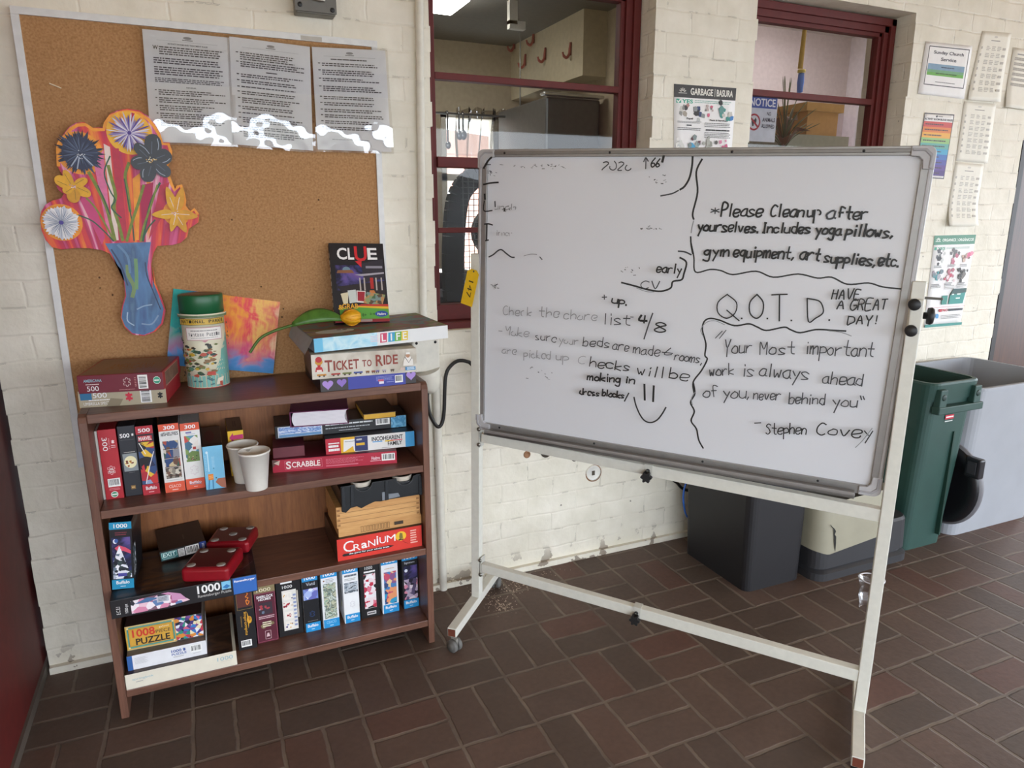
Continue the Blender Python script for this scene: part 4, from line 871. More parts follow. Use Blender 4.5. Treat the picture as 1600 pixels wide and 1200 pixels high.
ps_([(1.036,0.4395),(1.005,0.4405),(0.9674,0.4424),(0.9307,0.4539),(0.907,0.4482),(0.8909,0.4435),(0.8489,0.4559),(0.8241,0.4485),(0.8034,0.4428),(0.7674,0.4508),(0.7291,0.4401),(0.7036,0.4372),(0.6887,0.4464),(0.6853,0.4695),(0.6981,0.5079),(0.6983,0.539),(0.7053,0.5498),(0.6931,0.5823),(0.6735,0.6179),(0.6794,0.6502)], .0042)
ps_([(1.05,0.4507),(1.027,0.444),(0.9974,0.4428)], .0022, INK3); ps_([(0.7426,0.451),(0.7167,0.4426),(0.6941,0.449),(0.681,0.4699),(0.6889,0.4868)], .002, INK3)
ps_([(0.6735,0.6179),(0.6807,0.65),(0.6711,0.6768),(0.6838,0.7006),(0.6774,0.7296),(0.6939,0.7506),(0.7033,0.7822),(0.7171,0.8036)], .0042); ps_([(0.6812,0.6453),(0.6727,0.665),(0.6769,0.6829)], .002, INK3)
ps_([(0.6092,0.2807),(0.6273,0.2925),(0.6233,0.3226),(0.6183,0.3392),(0.5954,0.3459),(0.5907,0.3636),(0.5642,0.3743),(0.5283,0.3725),(0.487,0.3643),(0.452,0.3582)], .0048); ps_([(0.6035,0.2641),(0.6207,0.2649),(0.6382,0.2716)], .0042, INK2); ps_([(0.4965,0.3703),(0.5242,0.3781),(0.5466,0.3773)], .0018, INK3)
# upper right panel
B_ = .0047
pw_('*', (0.6803,0.1641), (0.7015,0.1635), .010, .003, INK2); pw_('Please', (0.7069,0.1698), (0.8064,0.1668), .0175, .0045)
pw_('Clean', (0.8279,0.1662), (0.9046,0.1655), .0165, B_); pw_('up', (0.9135,0.1652), (0.9412,0.1644), .016, .0045, INK, fade=.5); pw_('a', (0.9575,0.167), (0.9747,0.1664), .017, .0045, INK2, fade=.5); pw_('fter', (0.9834,0.1677), (1.046,0.1657), .0155, .0045, INK, fade=.25)
pw_('yourselves.', (0.6497,0.2093), (0.8028,0.2067), .0150, B_); pw_('Includes', (0.8136,0.2063), (0.9241,0.2051), .0145, B_); pw_('yoga', (0.9375,0.2062), (0.9939,0.2055), .0150, B_); pw_('pillows,', (1.006,0.2065), (1.107,0.2069), .0150, B_)
pw_('gym', (0.6719,0.2715), (0.7359,0.2699), .0165, B_); pw_('equipment,', (0.7474,0.2709), (0.894,0.268), .0165, B_); pw_('art', (0.909,0.2672), (0.954,0.2695), .017, B_); pw_('supplies,', (0.9648,0.2736), (1.078,0.2749), .0150, B_); pw_('etc.', (1.085,0.2745), (1.129,0.2735), .0165, B_)
# middle right
pw_('Q.', (0.7234,0.4329), (0.7954,0.4282), .034, .0034, slant=0, jit=.12); pw_('O.', (0.805,0.4273), (0.8557,0.4228), .034, .0034, slant=0, jit=.12); pw_('T.', (0.8593,0.4275), (0.9148,0.4225), .036, .0034, slant=0, jit=.12); pw_('D.', (0.9468,0.4213), (1.003,0.413), .033, .0034, slant=0, jit=.12)
pw_('HAVE', (0.9931,0.3606), (1.055,0.3574), .0135, .0032, slant=.15); pw_('A', (1.008,0.3851), (1.024,0.3838), .0115, .0032, slant=.15); pw_('GREAT', (1.039,0.3857), (1.117,0.3776), .0145, .0032, slant=.15); pw_('DAY!', (1.037,0.4212), (1.102,0.4136), .0120, .0032, slant=.15)
# quotation
w_ = .0030
ps_([(0.7391,0.4665),(0.723,0.4877)], .0022, INK2); ps_([(0.7488,0.4634),(0.7335,0.4875)], .0022, INK2)
pw_('Your', (0.7506,0.5261), (0.8193,0.5186), .020, w_, INK2); pw_('Most', (0.8405,0.5197), (0.9247,0.5086), .0185, w_, INK2); pw_('important', (0.9506,0.5058), (1.105,0.4952), .0195, w_, INK2)
pw_('work', (0.7177,0.5923), (0.7794,0.5811), .0180, w_, INK2); pw_('is', (0.8027,0.5818), (0.8289,0.5803), .0195, w_, INK2); pw_('always', (0.8448,0.5766), (0.9631,0.5721), .0200, w_, INK2); pw_('ahead', (0.9988,0.5761), (1.09,0.571), .0180, w_, INK2)
pw_('of', (0.7077,0.6537), (0.7466,0.6447), .0170, w_, INK2); pw_('you,', (0.7587,0.6467), (0.8269,0.6409), .0180, w_, INK2); pw_('never', (0.8369,0.6413), (0.9028,0.6356), .0160, w_, INK2); pw_('behind', (0.9255,0.6395), (1.01,0.631), .0160, w_, INK2); pw_('you"', (1.03,0.6333), (1.105,0.6243), .0170, w_, INK2)
pw_('-', (0.8493,0.7132), (0.8702,0.7082), .014, w_, INK); pw_('Stephen', (0.8791,0.7303), (0.977,0.7163), .0160, .0032, INK); pw_('Covey', (1.003,0.7121), (1.13,0.7003), .0175, .0032, INK)
ps_([(1.127,0.6755),(1.11,0.7104),(1.096,0.7322)], .0022, INK3)
# left panel: notes half rubbed out
f_ = .0026
pw_('Check', (0.0946,0.4787), (0.1879,0.4745), .015, f_, INK3, fade=.5); pw_('the', (0.2128,0.4742), (0.2739,0.4708), .016, f_, INK3, fade=.15); pw_('chore', (0.2901,0.4731), (0.3902,0.4698), .015, f_, INK3, fade=.2); pw_('list', (0.4118,0.4771), (0.4869,0.4739), .0175, .003, INK2, fade=.1); pw_('-', (0.4894,0.4554), (0.5004,0.4544), .01, f_, INK2)
pw_('4', (0.5121,0.4643), (0.5358,0.4639), .0125, .0055); ps_([(0.5508,0.4338),(0.5408,0.4698),(0.5317,0.5079)], .0038, INK2); pw_('8', (0.5593,0.487), (0.5897,0.4858), .0155, .0036, INK)
pw_('-Make', (0.0806,0.5375), (0.1816,0.5374), .0145, f_, INK3, fade=.45); pw_('sure', (0.2028,0.5431), (0.2689,0.5441), .014, f_, INK2, fade=.2); pw_('your', (0.2791,0.545), (0.3375,0.5466), .014, f_, INK3, fade=.4); pw_('beds', (0.3533,0.545), (0.433,0.5441), .0155, .003, INK2); pw_('are', (0.4427,0.5468), (0.49,0.5473), .0160, .003, INK2); pw_('made', (0.5033,0.5515), (0.5785,0.5505), .0160, .003, INK2); pw_('&', (0.5838,0.5481), (0.6125,0.5486), .0150, .003, INK2); pw_('rooms,', (0.6203,0.5568), (0.6958,0.559), .0150, .0028, INK2)
pw_('are', (0.0951,0.5962), (0.1428,0.595), .013, f_, INK3, fade=.2); pw_('picked', (0.1687,0.6001), (0.2546,0.5964), .0135, f_, INK3, fade=.2); pw_('up', (0.2732,0.5962), (0.3098,0.596), .0135, f_, INK3, fade=.15); pw_('C', (0.344,0.5979), (0.3639,0.5975), .012, .002, INK3, fade=.5)
pw_('hecks', (0.3781,0.6035), (0.4975,0.6045), .0165, .0034, INK); pw_('will', (0.5185,0.6095), (0.5941,0.6114), .0165, .0034, INK); pw_('be', (0.61,0.6075), (0.6603,0.6123), .0165, .0034, INK)
pw_('moking', (0.3743,0.6446), (0.4714,0.64), .0125, .0046, INK); pw_('in', (0.4884,0.6379), (0.513,0.6385), .0115, .0046, INK); pw_('dress', (0.3527,0.6906), (0.4123,0.6884), .0100, .0042, INK, fade=.35); pw_('blocks/', (0.4219,0.6851), (0.4991,0.6843), .0100, .0044, INK)
ps_([(0.5436,0.6355),(0.5478,0.6804)], .0058); ps_([(0.5705,0.6368),(0.5719,0.6813)], .0058); ps_([(0.5166,0.6771),(0.5238,0.7),(0.5374,0.7259),(0.5526,0.7415),(0.5701,0.7441),(0.587,0.7339),(0.5994,0.7153),(0.6091,0.6936)], .0042)
pw_('early', (0.554,0.3208), (0.6203,0.3219), .0135, .0040, INK); pw_('CV', (0.5162,0.3671), (0.5627,0.3656), .0110, .003, INK2); pw_('+', (0.4058,0.4077), (0.419,0.4066), .010, .003, INK2, fade=.3); pw_('up.', (0.4346,0.4145), (0.4794,0.4164), .0120, .0046, INK)
pw_('A', (0.0243,0.0526), (0.0578,0.0525), .0115, .003, INK2, fade=.5); ps_([(0.0275,0.0539),(0.0418,0.0328),(0.052,0.0239)], .0055); ps_([(0.0272,0.0992),(0.0492,0.0949),(0.0753,0.0928)], .0045); pw_('2026', (0.3872,0.0565), (0.4663,0.0579), .0120, .003, INK2, fade=.45)
ps_([(0.5062,0.0536),(0.5051,0.0267)], .003, INK2); ps_([(0.4997,0.036),(0.5046,0.0259),(0.5118,0.0348)], .003, INK2); pw_('66', (0.5196,0.0478), (0.542,0.0494), .0120, .0034, INK); ps_([(0.5518,0.022),(0.5491,0.0361)], .0065)
pw_('L', (0.0305,0.1731), (0.056,0.1724), .0145, .0036, INK); ps_([(0.0319,0.1266),(0.0331,0.1403)], .006); pw_('unch', (0.0622,0.1686), (0.1329,0.1686), .0095, .0026, INK3, fade=.6); ps_([(0.066,0.1465),(0.0673,0.1611)], .004, INK2); ps_([(0.0967,0.1663),(0.0974,0.1723)], .006)
ps_([(0.0328,0.2121),(0.0461,0.2107),(0.0594,0.2135)], .004); ps_([(0.0408,0.2128),(0.0405,0.2588)], .005); ps_([(0.0373,0.2594),(0.0469,0.2575)], .004); pw_('inner', (0.0722,0.2424), (0.1226,0.2422), .008, .0022, INK3, fade=.6)
ps_([(0.0495,0.3067),(0.0638,0.2993),(0.0795,0.2867),(0.0911,0.2838),(0.1061,0.2934),(0.1221,0.3029),(0.1326,0.3037)], .0042, INK2); ps_([(0.1635,0.2979),(0.1838,0.2918),(0.2041,0.2912)], .002, INK3); ps_([(0.2135,0.2981),(0.2208,0.3051)], .003, INK2)
rd = random.Random(12)
for q, n, sx_, sy_ in (((0.2248,0.049), 26, .11, .010), ((0.0539,0.0673), 10, .02, .006), ((0.5251,0.206), 14, .035, .004), ((0.0711,0.3932), 10, .012, .006), ((0.2272,0.6412), 12, .06, .03), ((0.5502,0.0786), 10, .03, .02), ((0.1082,0.1683), 10, .05, .01), ((0.4838,0.3181), 8, .03, .012)):
    for i in range(n):
        x, y = q[0]+rd.gauss(0, sx_*.5), q[1]+rd.gauss(0, sy_*.5); ps_([(x, y), (x+rd.uniform(.001, .007), y+rd.uniform(-.003, .003))], rd.uniform(.0012, .003), rd.choice((INK3, INK3, INK2)), False)
wb_build(m, 'board_panel')
# aluminium frame, plastic corners, tray
m = MB(); obox(m, .03, BW-.03, .0, .021, -.012, .010, AL); obox(m, .03, BW-.03, .006, .015, .010, .0125, ALD)
obox(m, .0, .028, .03, BH-.03, -.012, .010, AL); obox(m, BW-.027, BW, .03, BH-.03, -.012, .010, AL)
for u in (.004, BW-.011): obox(m, u, u+.007, .03, BH-.03, .010, .0125, PLS)
obox(m, .03, BW-.03, BH-.024, BH, -.012, .010, AL); wb_build(m, 'frame', bev=.0015)
m = MB(); obox(m, .05, BW-.06, BH-.008, BH+.002, .010, .050, ALD); obox(m, .05, BW-.06, BH-.014, BH+.002, .044, .050, AL); wb_build(m, 'pen_tray', bev=.0015)
for (u, v, a, b) in ((0, 0, 1, 1), (BW, 0, -1, 1), (BW, BH, -1, -1), (0, BH, 1, -1)):
    m = MB(); r = .018; P = [(u+a*(r-r*cos(t_)), v+b*(r-r*sin(t_))) for t_ in [R(q) for q in range(0, 91, 15)]]
    P += [(u+a*.052, v), (u+a*.052, v+b*.022), (u+a*.034, v+b*.024), (u+a*.026, v+b*.032), (u+a*.0235, v+b*.052), (u, v+b*.052)]
    if a*b > 0: P = P[::-1]
    m.prism([(x-0, y) for x, y in P], pt(0, 0, .016), BU, BV, BN, .03, PLS)
    m.prism([(x*.0+x, y) for x, y in [(u+a*.006, v+b*.05), (u+a*.006, v+b*.02), (u+a*.02, v+b*.006), (u+a*.05, v+b*.006), (u+a*.05, v+b*.012), (u+a*.024, v+b*.012), (u+a*.012, v+b*.024), (u+a*.012, v+b*.05)]][::(1 if a*b < 0 else -1)], pt(0, 0, .018), BU, BV, BN, .004, mat('#a3a2a5', .4))
    wb_build(m, 'corner_cap', bev=.002)
for u in (.085, .40, .72, 1.02):
    for v, n_ in ((.011, .0125), (BH-.016, .010)): m = MB(); m.lathe([(0, .0015), (.003, .001), (.0035, 0)], M_BLK, 8, Matrix.Translation(pt(u, v, n_)) @ BN.to_track_quat('Z', 'Y').to_matrix().to_4x4()); wb_build(m, 'screw')
# stand
PL0, PL1 = Vector((.779, -.231, .076)), Vector((.7885, -.2415, 1.234)); PR0, PR1 = Vector((1.541, -1.1455, .038)), Vector((1.566, -1.136, 1.196))
for a, b in ((PL0, PL1), (PR0, PR1)):
    m = MB(); m.bar(a, b, .030, .026, STW, BN); wb_build(m, 'post', bev=.002)
RA, RB = Vector((.797, -.255, .652)), Vector((1.548, -1.128, .602))
def rail(A, B, t, nm):
    M_ = A+(B-A)*t; m = MB(); m.bar(A, M_, .024, .031, STW); m.bar(M_-(B-A)*.0, B, .027, .035, STW); o = wb_build(m, nm, bev=.002)
    k = M_+BN*.014; m = MB(); m.bar(M_-(B-A).normalized()*.012, M_+(B-A).normalized()*.012, .029, .038, mat('#c5c4bb', .35)); Mx = Matrix.Translation(k) @ BN.to_track_quat('Z', 'Y').to_matrix().to_4x4()
    m.lathe([(.006, 0), (.006, .012)], M_BLK, 10, Mx)
    V = [Mx @ Vector(((.014+.003*cos(6*q))*cos(q), (.014+.003*cos(6*q))*sin(q)-.014, z)) for z in (.010, .024) for q in [2*pi*i/36 for i in range(36)]]
    m.add(V, [tuple(range(36))[::-1], tuple(range(36, 72))], M_BLK); m.add(V, [(i, (i+1) % 36, 36+(i+1) % 36, 36+i) for i in range(36)], M_BLK); wb_build(m, 'clamp_knob')
rail(RA, RB, .475, 'upper_rail'); rail(Vector((.794, -.251, .192)), Vector((1.540, -1.136, .142)), .465, 'lower_rail')
for z in (.652, .192):
    m = MB(); c = Vector((.794, -.247, z)) ; m.bar(c+Vector((0, 0, -.034)), c+Vector((0, 0, .036)), .004, .030, mat('#bdbcb4', .35), BN)
    for dz in (-.024, .028): m.lathe([(0, .004), (.006, .003), (.007, 0)], mat('#8d8b84', .3, .8), 10, Matrix.Translation(c+BN*.016+Vector((.0, .0, dz))) @ BN.to_track_quat('Z', 'Y').to_matrix().to_4x4())
    wb_build(m, 'bracket')
def leg(A, B, nm='leg'):
    m = MB(); m.bar(A, B, .030, .030, STW); o = wb_build(m, nm, bev=.002); d_ = (A-B).normalized()
    m = MB(); m.bar(A+d_*.0005, A+d_*.002, .024, .024, mat('#6a3320', .8)); c = wb_build(m, 'open_end', o)
    return o
L1 = leg(Vector((.634, -.385, .061)), Vector((.918, -.070, .061))); L2 = leg(Vector((1.388, -1.274, .027)), Vector((1.70, -1.008, .027)))
def caster(p, ang, r=.021):
    m = MB(); M_ = Matrix.Translation(Vector(p)) @ Matrix.Rotation(ang, 4, 'Z')
    for s in (-1, 1): m.lathe([(0, s*.020), (r*.55, s*.020), (r*.6, s*.017), (r*.9, s*.017), (r, s*.014), (r, s*.004), (r*.8, s*.003)], mat('#63625f', .5), 24, M_ @ Matrix.Translation((0, 0, r)) @ Matrix.Rotation(R(90), 4, 'Y'))
    m.box(-.004, .004, -.012, .012, r*.8, r*2.2, mat('#8f8d87', .4), M_); wb_build(m, 'caster')
caster((.640, -.392, 0), R(25)); caster((.912, -.078, 0), R(-30))
for p in ((1.396, -1.268, 0), (1.69, -1.016, 0)):
    m = MB(); m.lathe([(0, .012), (.013, .012), (.016, .004), (.015, 0), (0, 0)], M_BLK, 18, Matrix.Translation(p)); wb_build(m, 'foot_glide')
# pivot clamp on the right post
c = PR0+(PR1-PR0)*.955
m = MB(); m.bar(c+BN*.018+Vector((0, 0, -.070)), c+BN*.018+Vector((0, 0, .012)), .028, .020, STW, BN); m.bar(c+BU*.0+Vector((0, 0, .014)), c+BU*.055+Vector((0, 0, .014)), .006, .006, mat('#6a6964', .4)); wb_build(m, 'pivot_bracket', bev=.004)
m = MB()
for dz in (.000, -.062): m.lathe([(0, .014), (.010, .014), (.0135, .010), (.0135, -.004)], M_BLK, 20, Matrix.Translation(c+BN*.030-BU*.006+Vector((0, 0, dz))) @ BN.to_track_quat('Z', 'Y').to_matrix().to_4x4())
k = c+BU*.030+Vector((0, 0, -.028)); Mx = Matrix.Translation(k) @ BU.to_track_quat('Z', 'Y').to_matrix().to_4x4()
m.lathe([(0, -.012), (.008, -.012), (.008, -.004), (.019, -.004), (.021, .004), (.017, .010), (0, .011)], M_BLK, 20, Mx); wb_build(m, 'pivot_knob')
# yellow numbered tag tied to the left post
t = tag(empty('number_tag', (.768, -.262, 1.18)), 'yellow plastic tag marked 147 hanging from the left post of the whiteboard stand', 'tag')
m = MB(); U_ = Vector((.60, -.66, -.42)).normalized(); a0 = R(14); uu = BU*cos(a0)+Vector((0, 0, -1))*sin(a0); vv_ = Vector((0, 0, 1))*cos(a0)+BU*sin(a0)
m.prism([(-.008, .008), (.010, .008), (.020, -.002), (.020, -.105), (-.020, -.105), (-.020, -.002)][::-1], (0, 0, 0), uu, vv_, BN, .0015, mat('#e3b81e', .45))
d = Dec(m, lambda x, y, l: uu*(x*.04-.02)+vv_*(y*.113-.105)+BN*l, .04, .113)
d.ell(.53, .95, .07, .025, K).text('147', .30, .22, .70, .68, ink('#3a3018'), False, rot=-90)
m.build('plate', t)
m = MB(); m.tube([(0, 0, .001), (.006, .002, .012), (.012, .010, .020)], .0012, mat('#c9c4b4', .6), 6); m.build('tie', t)

# ---------------------------------------------------------------- bins and floor things
def rrect(x0, x1, y0, y1, r, n=5):
    P = []
    for cx, cy, a0 in ((x1-r, y0+r, -90), (x1-r, y1-r, 0), (x0+r, y1-r, 90), (x0+r, y0+r, 180)):
        P += [(cx+r*cos(R(a0+90*i/n)), cy+r*sin(R(a0+90*i/n))) for i in range(n+1)]
    return P
def loft(mb, rings, m, capb=True, capt=False, smooth_=False):
    n = len(rings[0][0]); V = [(x, y, z) for ps, z in rings for x, y in ps]; F = [(i*n+k, i*n+(k+1) % n, (i+1)*n+(k+1) % n, (i+1)*n+k) for i in range(len(rings)-1) for k in range(n)]
    mb.add(V, F, m, smooth_)
    if capb: mb.add(V[:n], [tuple(range(n))[::-1]], m)
    if capt: mb.add(V[-n:], [tuple(range(n))], m)
GRN = mat('#284841', .5, var=.08, scale=12)
t = tag(empty('green_bin', (2.70, -.27, 0)), 'tall narrow dark green open waste bin beside the grey bin', 'bin'); ox, oy = 2.70, -.27
def rr(x0, x1, y0, y1, r): return [(x-ox, y-oy) for x, y in rrect(x0, x1, y0, y1, r)]
m = MB(); loft(m, [(rr(2.552, 2.785, -.490, -.065, .035), 0), (rr(2.56, 2.83, -.512, -.05, .04), .632), (rr(2.56, 2.83, -.512, -.05, .04), .705), (rr(2.566, 2.824, -.506, -.056, .035), .705), (rr(2.57, 2.78, -.48, -.075, .03), .03), (rr(2.6, 2.75, -.40, -.1, .02), .028)], GRN, True, True); m.build('body', t, bev=.0)
m = MB(); loft(m, [(rr(2.554, 2.836, -.518, -.044, .045), .64), (rr(2.550, 2.842, -.524, -.038, .045), .705), (rr(2.553, 2.839, -.521, -.041, .045), .713), (rr(2.566, 2.826, -.508, -.054, .038), .713), (rr(2.568, 2.824, -.506, -.056, .036), .64)], GRN, False); m.build('rim', t)
m = MB(); P = [(2.572, .632), (2.612, .590), (2.790, .590), (2.838, .640), (2.838, .615), (2.80, .600)]
m.box(2.575-ox, 2.835-ox, -.545-oy, -.512-oy, .592, .622, GRN)
for x in (2.60, 2.80): m.box(x-.02-ox, x+.02-ox, -.54-oy, -.512-oy, .600, .690, GRN); m.lathe([(.0, .003), (.011, .003), (.013, 0)], mat('#16302a', .5), 14, Matrix.Translation((x-ox, -.54-oy, .66)) @ Matrix.Rotation(R(90), 4, 'X'))
m.build('handle', t, bev=.006)
m = MB(); m.box(2.730-ox, 2.738-ox, -.5135-oy, -.495-oy, .03, .48, mat('#1b3a30', .5), Matrix.Translation((0, 0, .02))); m.build('rib', t)
m = MB(); d = Dec.flat(m, (2.664-ox, -.5125-oy, .548), (.05, 0, 0), (0, 0, .028)); d.rect(0, .35, 1, 1, ink('#c02436')).lines(.08, .5, .95, .85, 1, ink('#f0dfe0'), 2, .6, 0, .5).rect(0, .0, .9, .14, ink('#d9dcd8')); m.build('label_plate', t)
GRY = mat('#9ea1a7', .45, var=.04, scale=8)
t = tag(empty('grey_bin', (3.17, -.27, 0)), 'wide pale grey open bin at the right end of the wall', 'bin'); ox, oy = 3.17, -.27
m = MB(); loft(m, [(rr(2.862, 3.405, -.475, -.07, .05), 0), (rr(2.862, 3.48, -.50, -.035, .05), .645), (rr(2.855, 3.49, -.508, -.028, .055), .648), (rr(2.855, 3.49, -.508, -.028, .055), .660), (rr(2.870, 3.474, -.493, -.043, .045), .660), (rr(2.88, 3.40, -.46, -.085, .04), .02)], GRY, True, True); m.build('body', t)
t = tag(empty('round_lid', (2.845, -.43, 0)), 'round black plastic lid with a latch wedged between the green and grey bins', 'pan')  # loose round black lid standing on edge between the bins
m = MB(); Mx = Matrix.Translation((.004, 0, .236)) @ Matrix.Rotation(R(-90), 4, 'Y')
m.lathe([(0, .012), (.10, .012), (.118, .020), (.140, .018), (.150, .008), (.152, -.006), (.0, -.006)], mat('#1d1c20', .35), 44, Mx @ Matrix.Diagonal((1.16, 1, 1, 1))); m.build('disc', t)
m = MB(); m.lathe([(.150, -.010), (.158, -.008), (.158, .002), (.150, .008)], mat('#77767a', .4), 44, Mx @ Matrix.Diagonal((1.16, 1, 1, 1))); m.build('rim', t)
m = MB(); m.box(-.024, .012, -.150, -.085, .300, .385, mat('#222126', .35)); m.build('latch', t, bev=.008)
m = MB(); m.box(-.027, -.0235, -.135, -.10, .318, .370, mat('#3a393e', .4)); m.build('latch_plate', t, bev=.001)
BK = mat('#1e1d20', .5, var=.06, scale=10)
t = tag(empty('black_bin', (1.86, -.31, 0)), 'tall smooth black bin on the floor behind the whiteboard', 'bin'); ox, oy = 1.86, -.31
m = MB(); loft(m, [(rr(1.732, 1.998, -.488, -.125, .03), 0), (rr(1.715, 2.0, -.50, -.10, .035), .66), (rr(1.705, 2.005, -.507, -.093, .04), .665), (rr(1.705, 2.005, -.507, -.093, .04), .69), (rr(1.72, 1.99, -.49, -.11, .03), .69), (rr(1.745, 1.985, -.475, -.14, .025), .02)], BK, True, True); m.build('body', t)
t = tag(empty('beige_bin', (2.26, -.31, 0)), 'low dark grey bin with a cracked beige cover under the whiteboard', 'bin'); ox, oy = 2.26, -.31
DG2 = mat('#303033', .5, var=.05, scale=10); BG = mat('#989380', .5, var=.05, scale=12)
m = MB(); loft(m, [(rr(2.022, 2.525, -.545, -.09, .05), 0), (rr(2.022, 2.525, -.545, -.09, .05), .030), (rr(2.030, 2.515, -.535, -.095, .05), .036), (rr(2.034, 2.508, -.528, -.10, .05), .040), (rr(2.034, 2.508, -.528, -.10, .05), .050), (rr(2.026, 2.516, -.538, -.095, .05), .054), (rr(2.026, 2.512, -.535, -.095, .05), .175), (rr(2.03, 2.508, -.528, -.10, .05), .185)], DG2, True, True); m.build('base', t)
# beige shell whose lower edge waves and whose top is scooped
def shell(mb, mt):
    ring = [p for p in rrect(2.022, 2.405, -.541, -.12, .055, 7)]; n = len(ring); V = []; L = 9
    for j in range(L+1):
        for x, y in ring:
            s = (x-2.022)/.38; q = min(1, max(0, (s-.28)/.35)); zb = .124-.016*math.exp(-((s-.15)/.12)**2)+.014*q*q*(3-2*q)-.012*max(0, s-.6); zt = .325-.045*math.exp(-((s-.45)/.28)**2)*(1 if y < -.25 else .6)
            f = j/L; k = 1-.05*f**3
            V.append(((x-2.21)*k+2.21-ox, (y+.33)*k-.33-oy, zb+(zt-zb)*f))
    mb.add(V, [(j*n+i, j*n+(i+1) % n, (j+1)*n+(i+1) % n, (j+1)*n+i) for j in range(L) for i in range(n)], mt, True)
    T = V[-n:]; c = Vector((2.21-ox, -.33-oy, .25)); mb.add(T+[tuple(Vector(p)*.86+c*.14-Vector((0, 0, .015))) for p in T], [(i, (i+1) % n, n+(i+1) % n, n+i) for i in range(n)], mt, True)
    mb.add([tuple(Vector(p)*.86+c*.14-Vector((0, 0, .015))) for p in T], [tuple(range(n))], mat('#3b3a37', .6))
m = MB(); shell(m, BG)
cr_ = [(2.062, .232), (2.070, .222), (2.082, .212), (2.088, .200), (2.086, .188), (2.092, .178), (2.096, .150), (2.101, .118)]; w0 = [.001, .002, .003, .006, .003, .006, .005, .001]
V = [(x-w-ox, -.5435-oy, z) for (x, z), w in zip(cr_, w0)]+[(x+w-ox, -.5435-oy, z) for (x, z), w in zip(cr_, w0)]; n = len(cr_)
m.add(V, [(i, n+i, n+i+1, i+1) for i in range(n-1)], mat('#1c1b19', .8)); m.build('cover', t)
cpm = thin_glass('clear_cup_plastic', (.985, .98, .985, 1), .55, .15)
t = tag(empty('plastic_cup', (2.045, -.752, 0)), 'empty clear plastic cup standing on the brick floor behind the stand post', 'cup')
m = MB(); m.lathe([(.027, .003), (.028, .0), (.029, .004), (.033, .045), (.036, .048), (.036, .056), (.0345, .058), (.038, .105), (.040, .107), (.041, .118), (.0435, .119), (.0435, .122)], cpm, 36); m.build('body', t)
m = MB(); m.lathe([(.0402+.0022*cos(R(a)), .121+.0022*sin(R(a))) for a in range(0, 361, 45)], mat('#cfcdd0', .2), 36); m.build('rim', t)
# ---------------------------------------------------------------- bookcase
WD = wood_mat('dark_laminate', '#57392d', '#7a5443', axis=0); WDV = wood_mat('dark_laminate_upright', '#57392d', '#7a5443', axis=2); WBK = wood_mat('back_panel_oak', '#74431f', '#9c6234', 2.2, .5, 2)
X0, X1, YF, YR = -.303, .597, -.322, -.026
Z1, Z2, Z3, Z4 = .866, .609, .334, .083
bc = tag(empty('bookcase', ((X0+X1)/2, (YF+YR)/2, 0)), 'dark brown wooden bookcase full of games and puzzles against the brick wall', 'bookcase')
bo = Vector(bc.location)
def bpart(mb, nm, bev=.002): mb.v = [tuple(Vector(p)-bo) for p in mb.v]; return mb.build(nm, bc, bev=bev)
for a, b in ((X0, X0+.020), (X1-.020, X1)):
    m = MB(); P = [(YF, 0), (YR, 0), (YR, Z1), (YF+.018, Z1), (YF+.006, Z1-.006), (YF, Z1-.020), (YF, .05), (YF-.004, .045), (YF-.004, .0)]
    m.prism([(y, z) for y, z in P[:7]], (b, 0, 0), (0, 1, 0), (0, 0, 1), (1, 0, 0), b-a, WDV); bpart(m, 'side_panel')
for z, th, nm in ((Z1, .024, 'top_shelf'), (Z2, .022, 'shelf'), (Z3, .022, 'shelf'), (Z4, .022, 'bottom_shelf')):
    m = MB(); m.box(X0+.0202, X1-.0202, YF+.002, YR, z-th, z, WD); bpart(m, nm)
m = MB(); m.box(X0+.0202, X1-.0202, YR-.006, YR, Z4, Z1-.024, WBK); bpart(m, 'back_panel', 0)
m = MB(); m.box(X0+.0202, X1-.0202, YR-.05, YR-.034, 0, Z4-.022, WD); bpart(m, 'kick_board')

YB_ = YR-.007     # inner face of the back panel
def gbox(name, label, cat, pos, rz, w, d, h, cols, front=None, top=None, left=None, right=None, group=None, rx=0, ry=0, bev=.0012):
    """cardboard box; its front lower left corner stands at pos"""
    cs = {k: (mat(v, .42, var=.04, scale=30) if isinstance(v, str) else v) for k, v in cols.items()}
    m = MB(); m.box(0, w, 0, d, 0, h, cs)
    if front: front(Dec.flat(m, (0, 0, 0), (w, 0, 0), (0, 0, h)))
    if top: top(Dec.flat(m, (0, 0, h), (w, 0, 0), (0, d, 0)))
    if left: left(Dec.flat(m, (0, d, 0), (0, -d, 0), (0, 0, h)))
    if right: right(Dec.flat(m, (w, 0, 0), (0, d, 0), (0, 0, h)))
    o = m.build(name, loc=pos, rot=(R(rx), R(ry), R(rz)), bev=bev); return tag(o, label, cat, group)
WH, BKK, RDD = ink('#eeecea'), ink('#17171a'), ink('#b3202f')
A_PHOTO = art('printed_landscape', ['#24304a', '#4a6a8d', '#a9b7c6', '#6b4a3a', '#c9a878', '#2f3f2f'], 40, 'VORONOI', .35, .3)
A_CROWD = art('printed_crowd', ['#c23a4a', '#2f8f7a', '#e8d9b0', '#4a3a7a', '#d98a3a', '#1f2a3a', '#e5e5ea', '#7a4a8d', '#3a7ac0', '#d0607f'], 104, 'VORONOI', .4, .1)
A_BOOKS = art('printed_bookshelves', ['#6a4a3a', '#2f4a7a', '#a94a3a', '#c9b890', '#3a5a4a', '#8d8d95', '#4a2a3a', '#d0c9b9'], 117, 'VORONOI', .4, .05, (1, 1, .35))
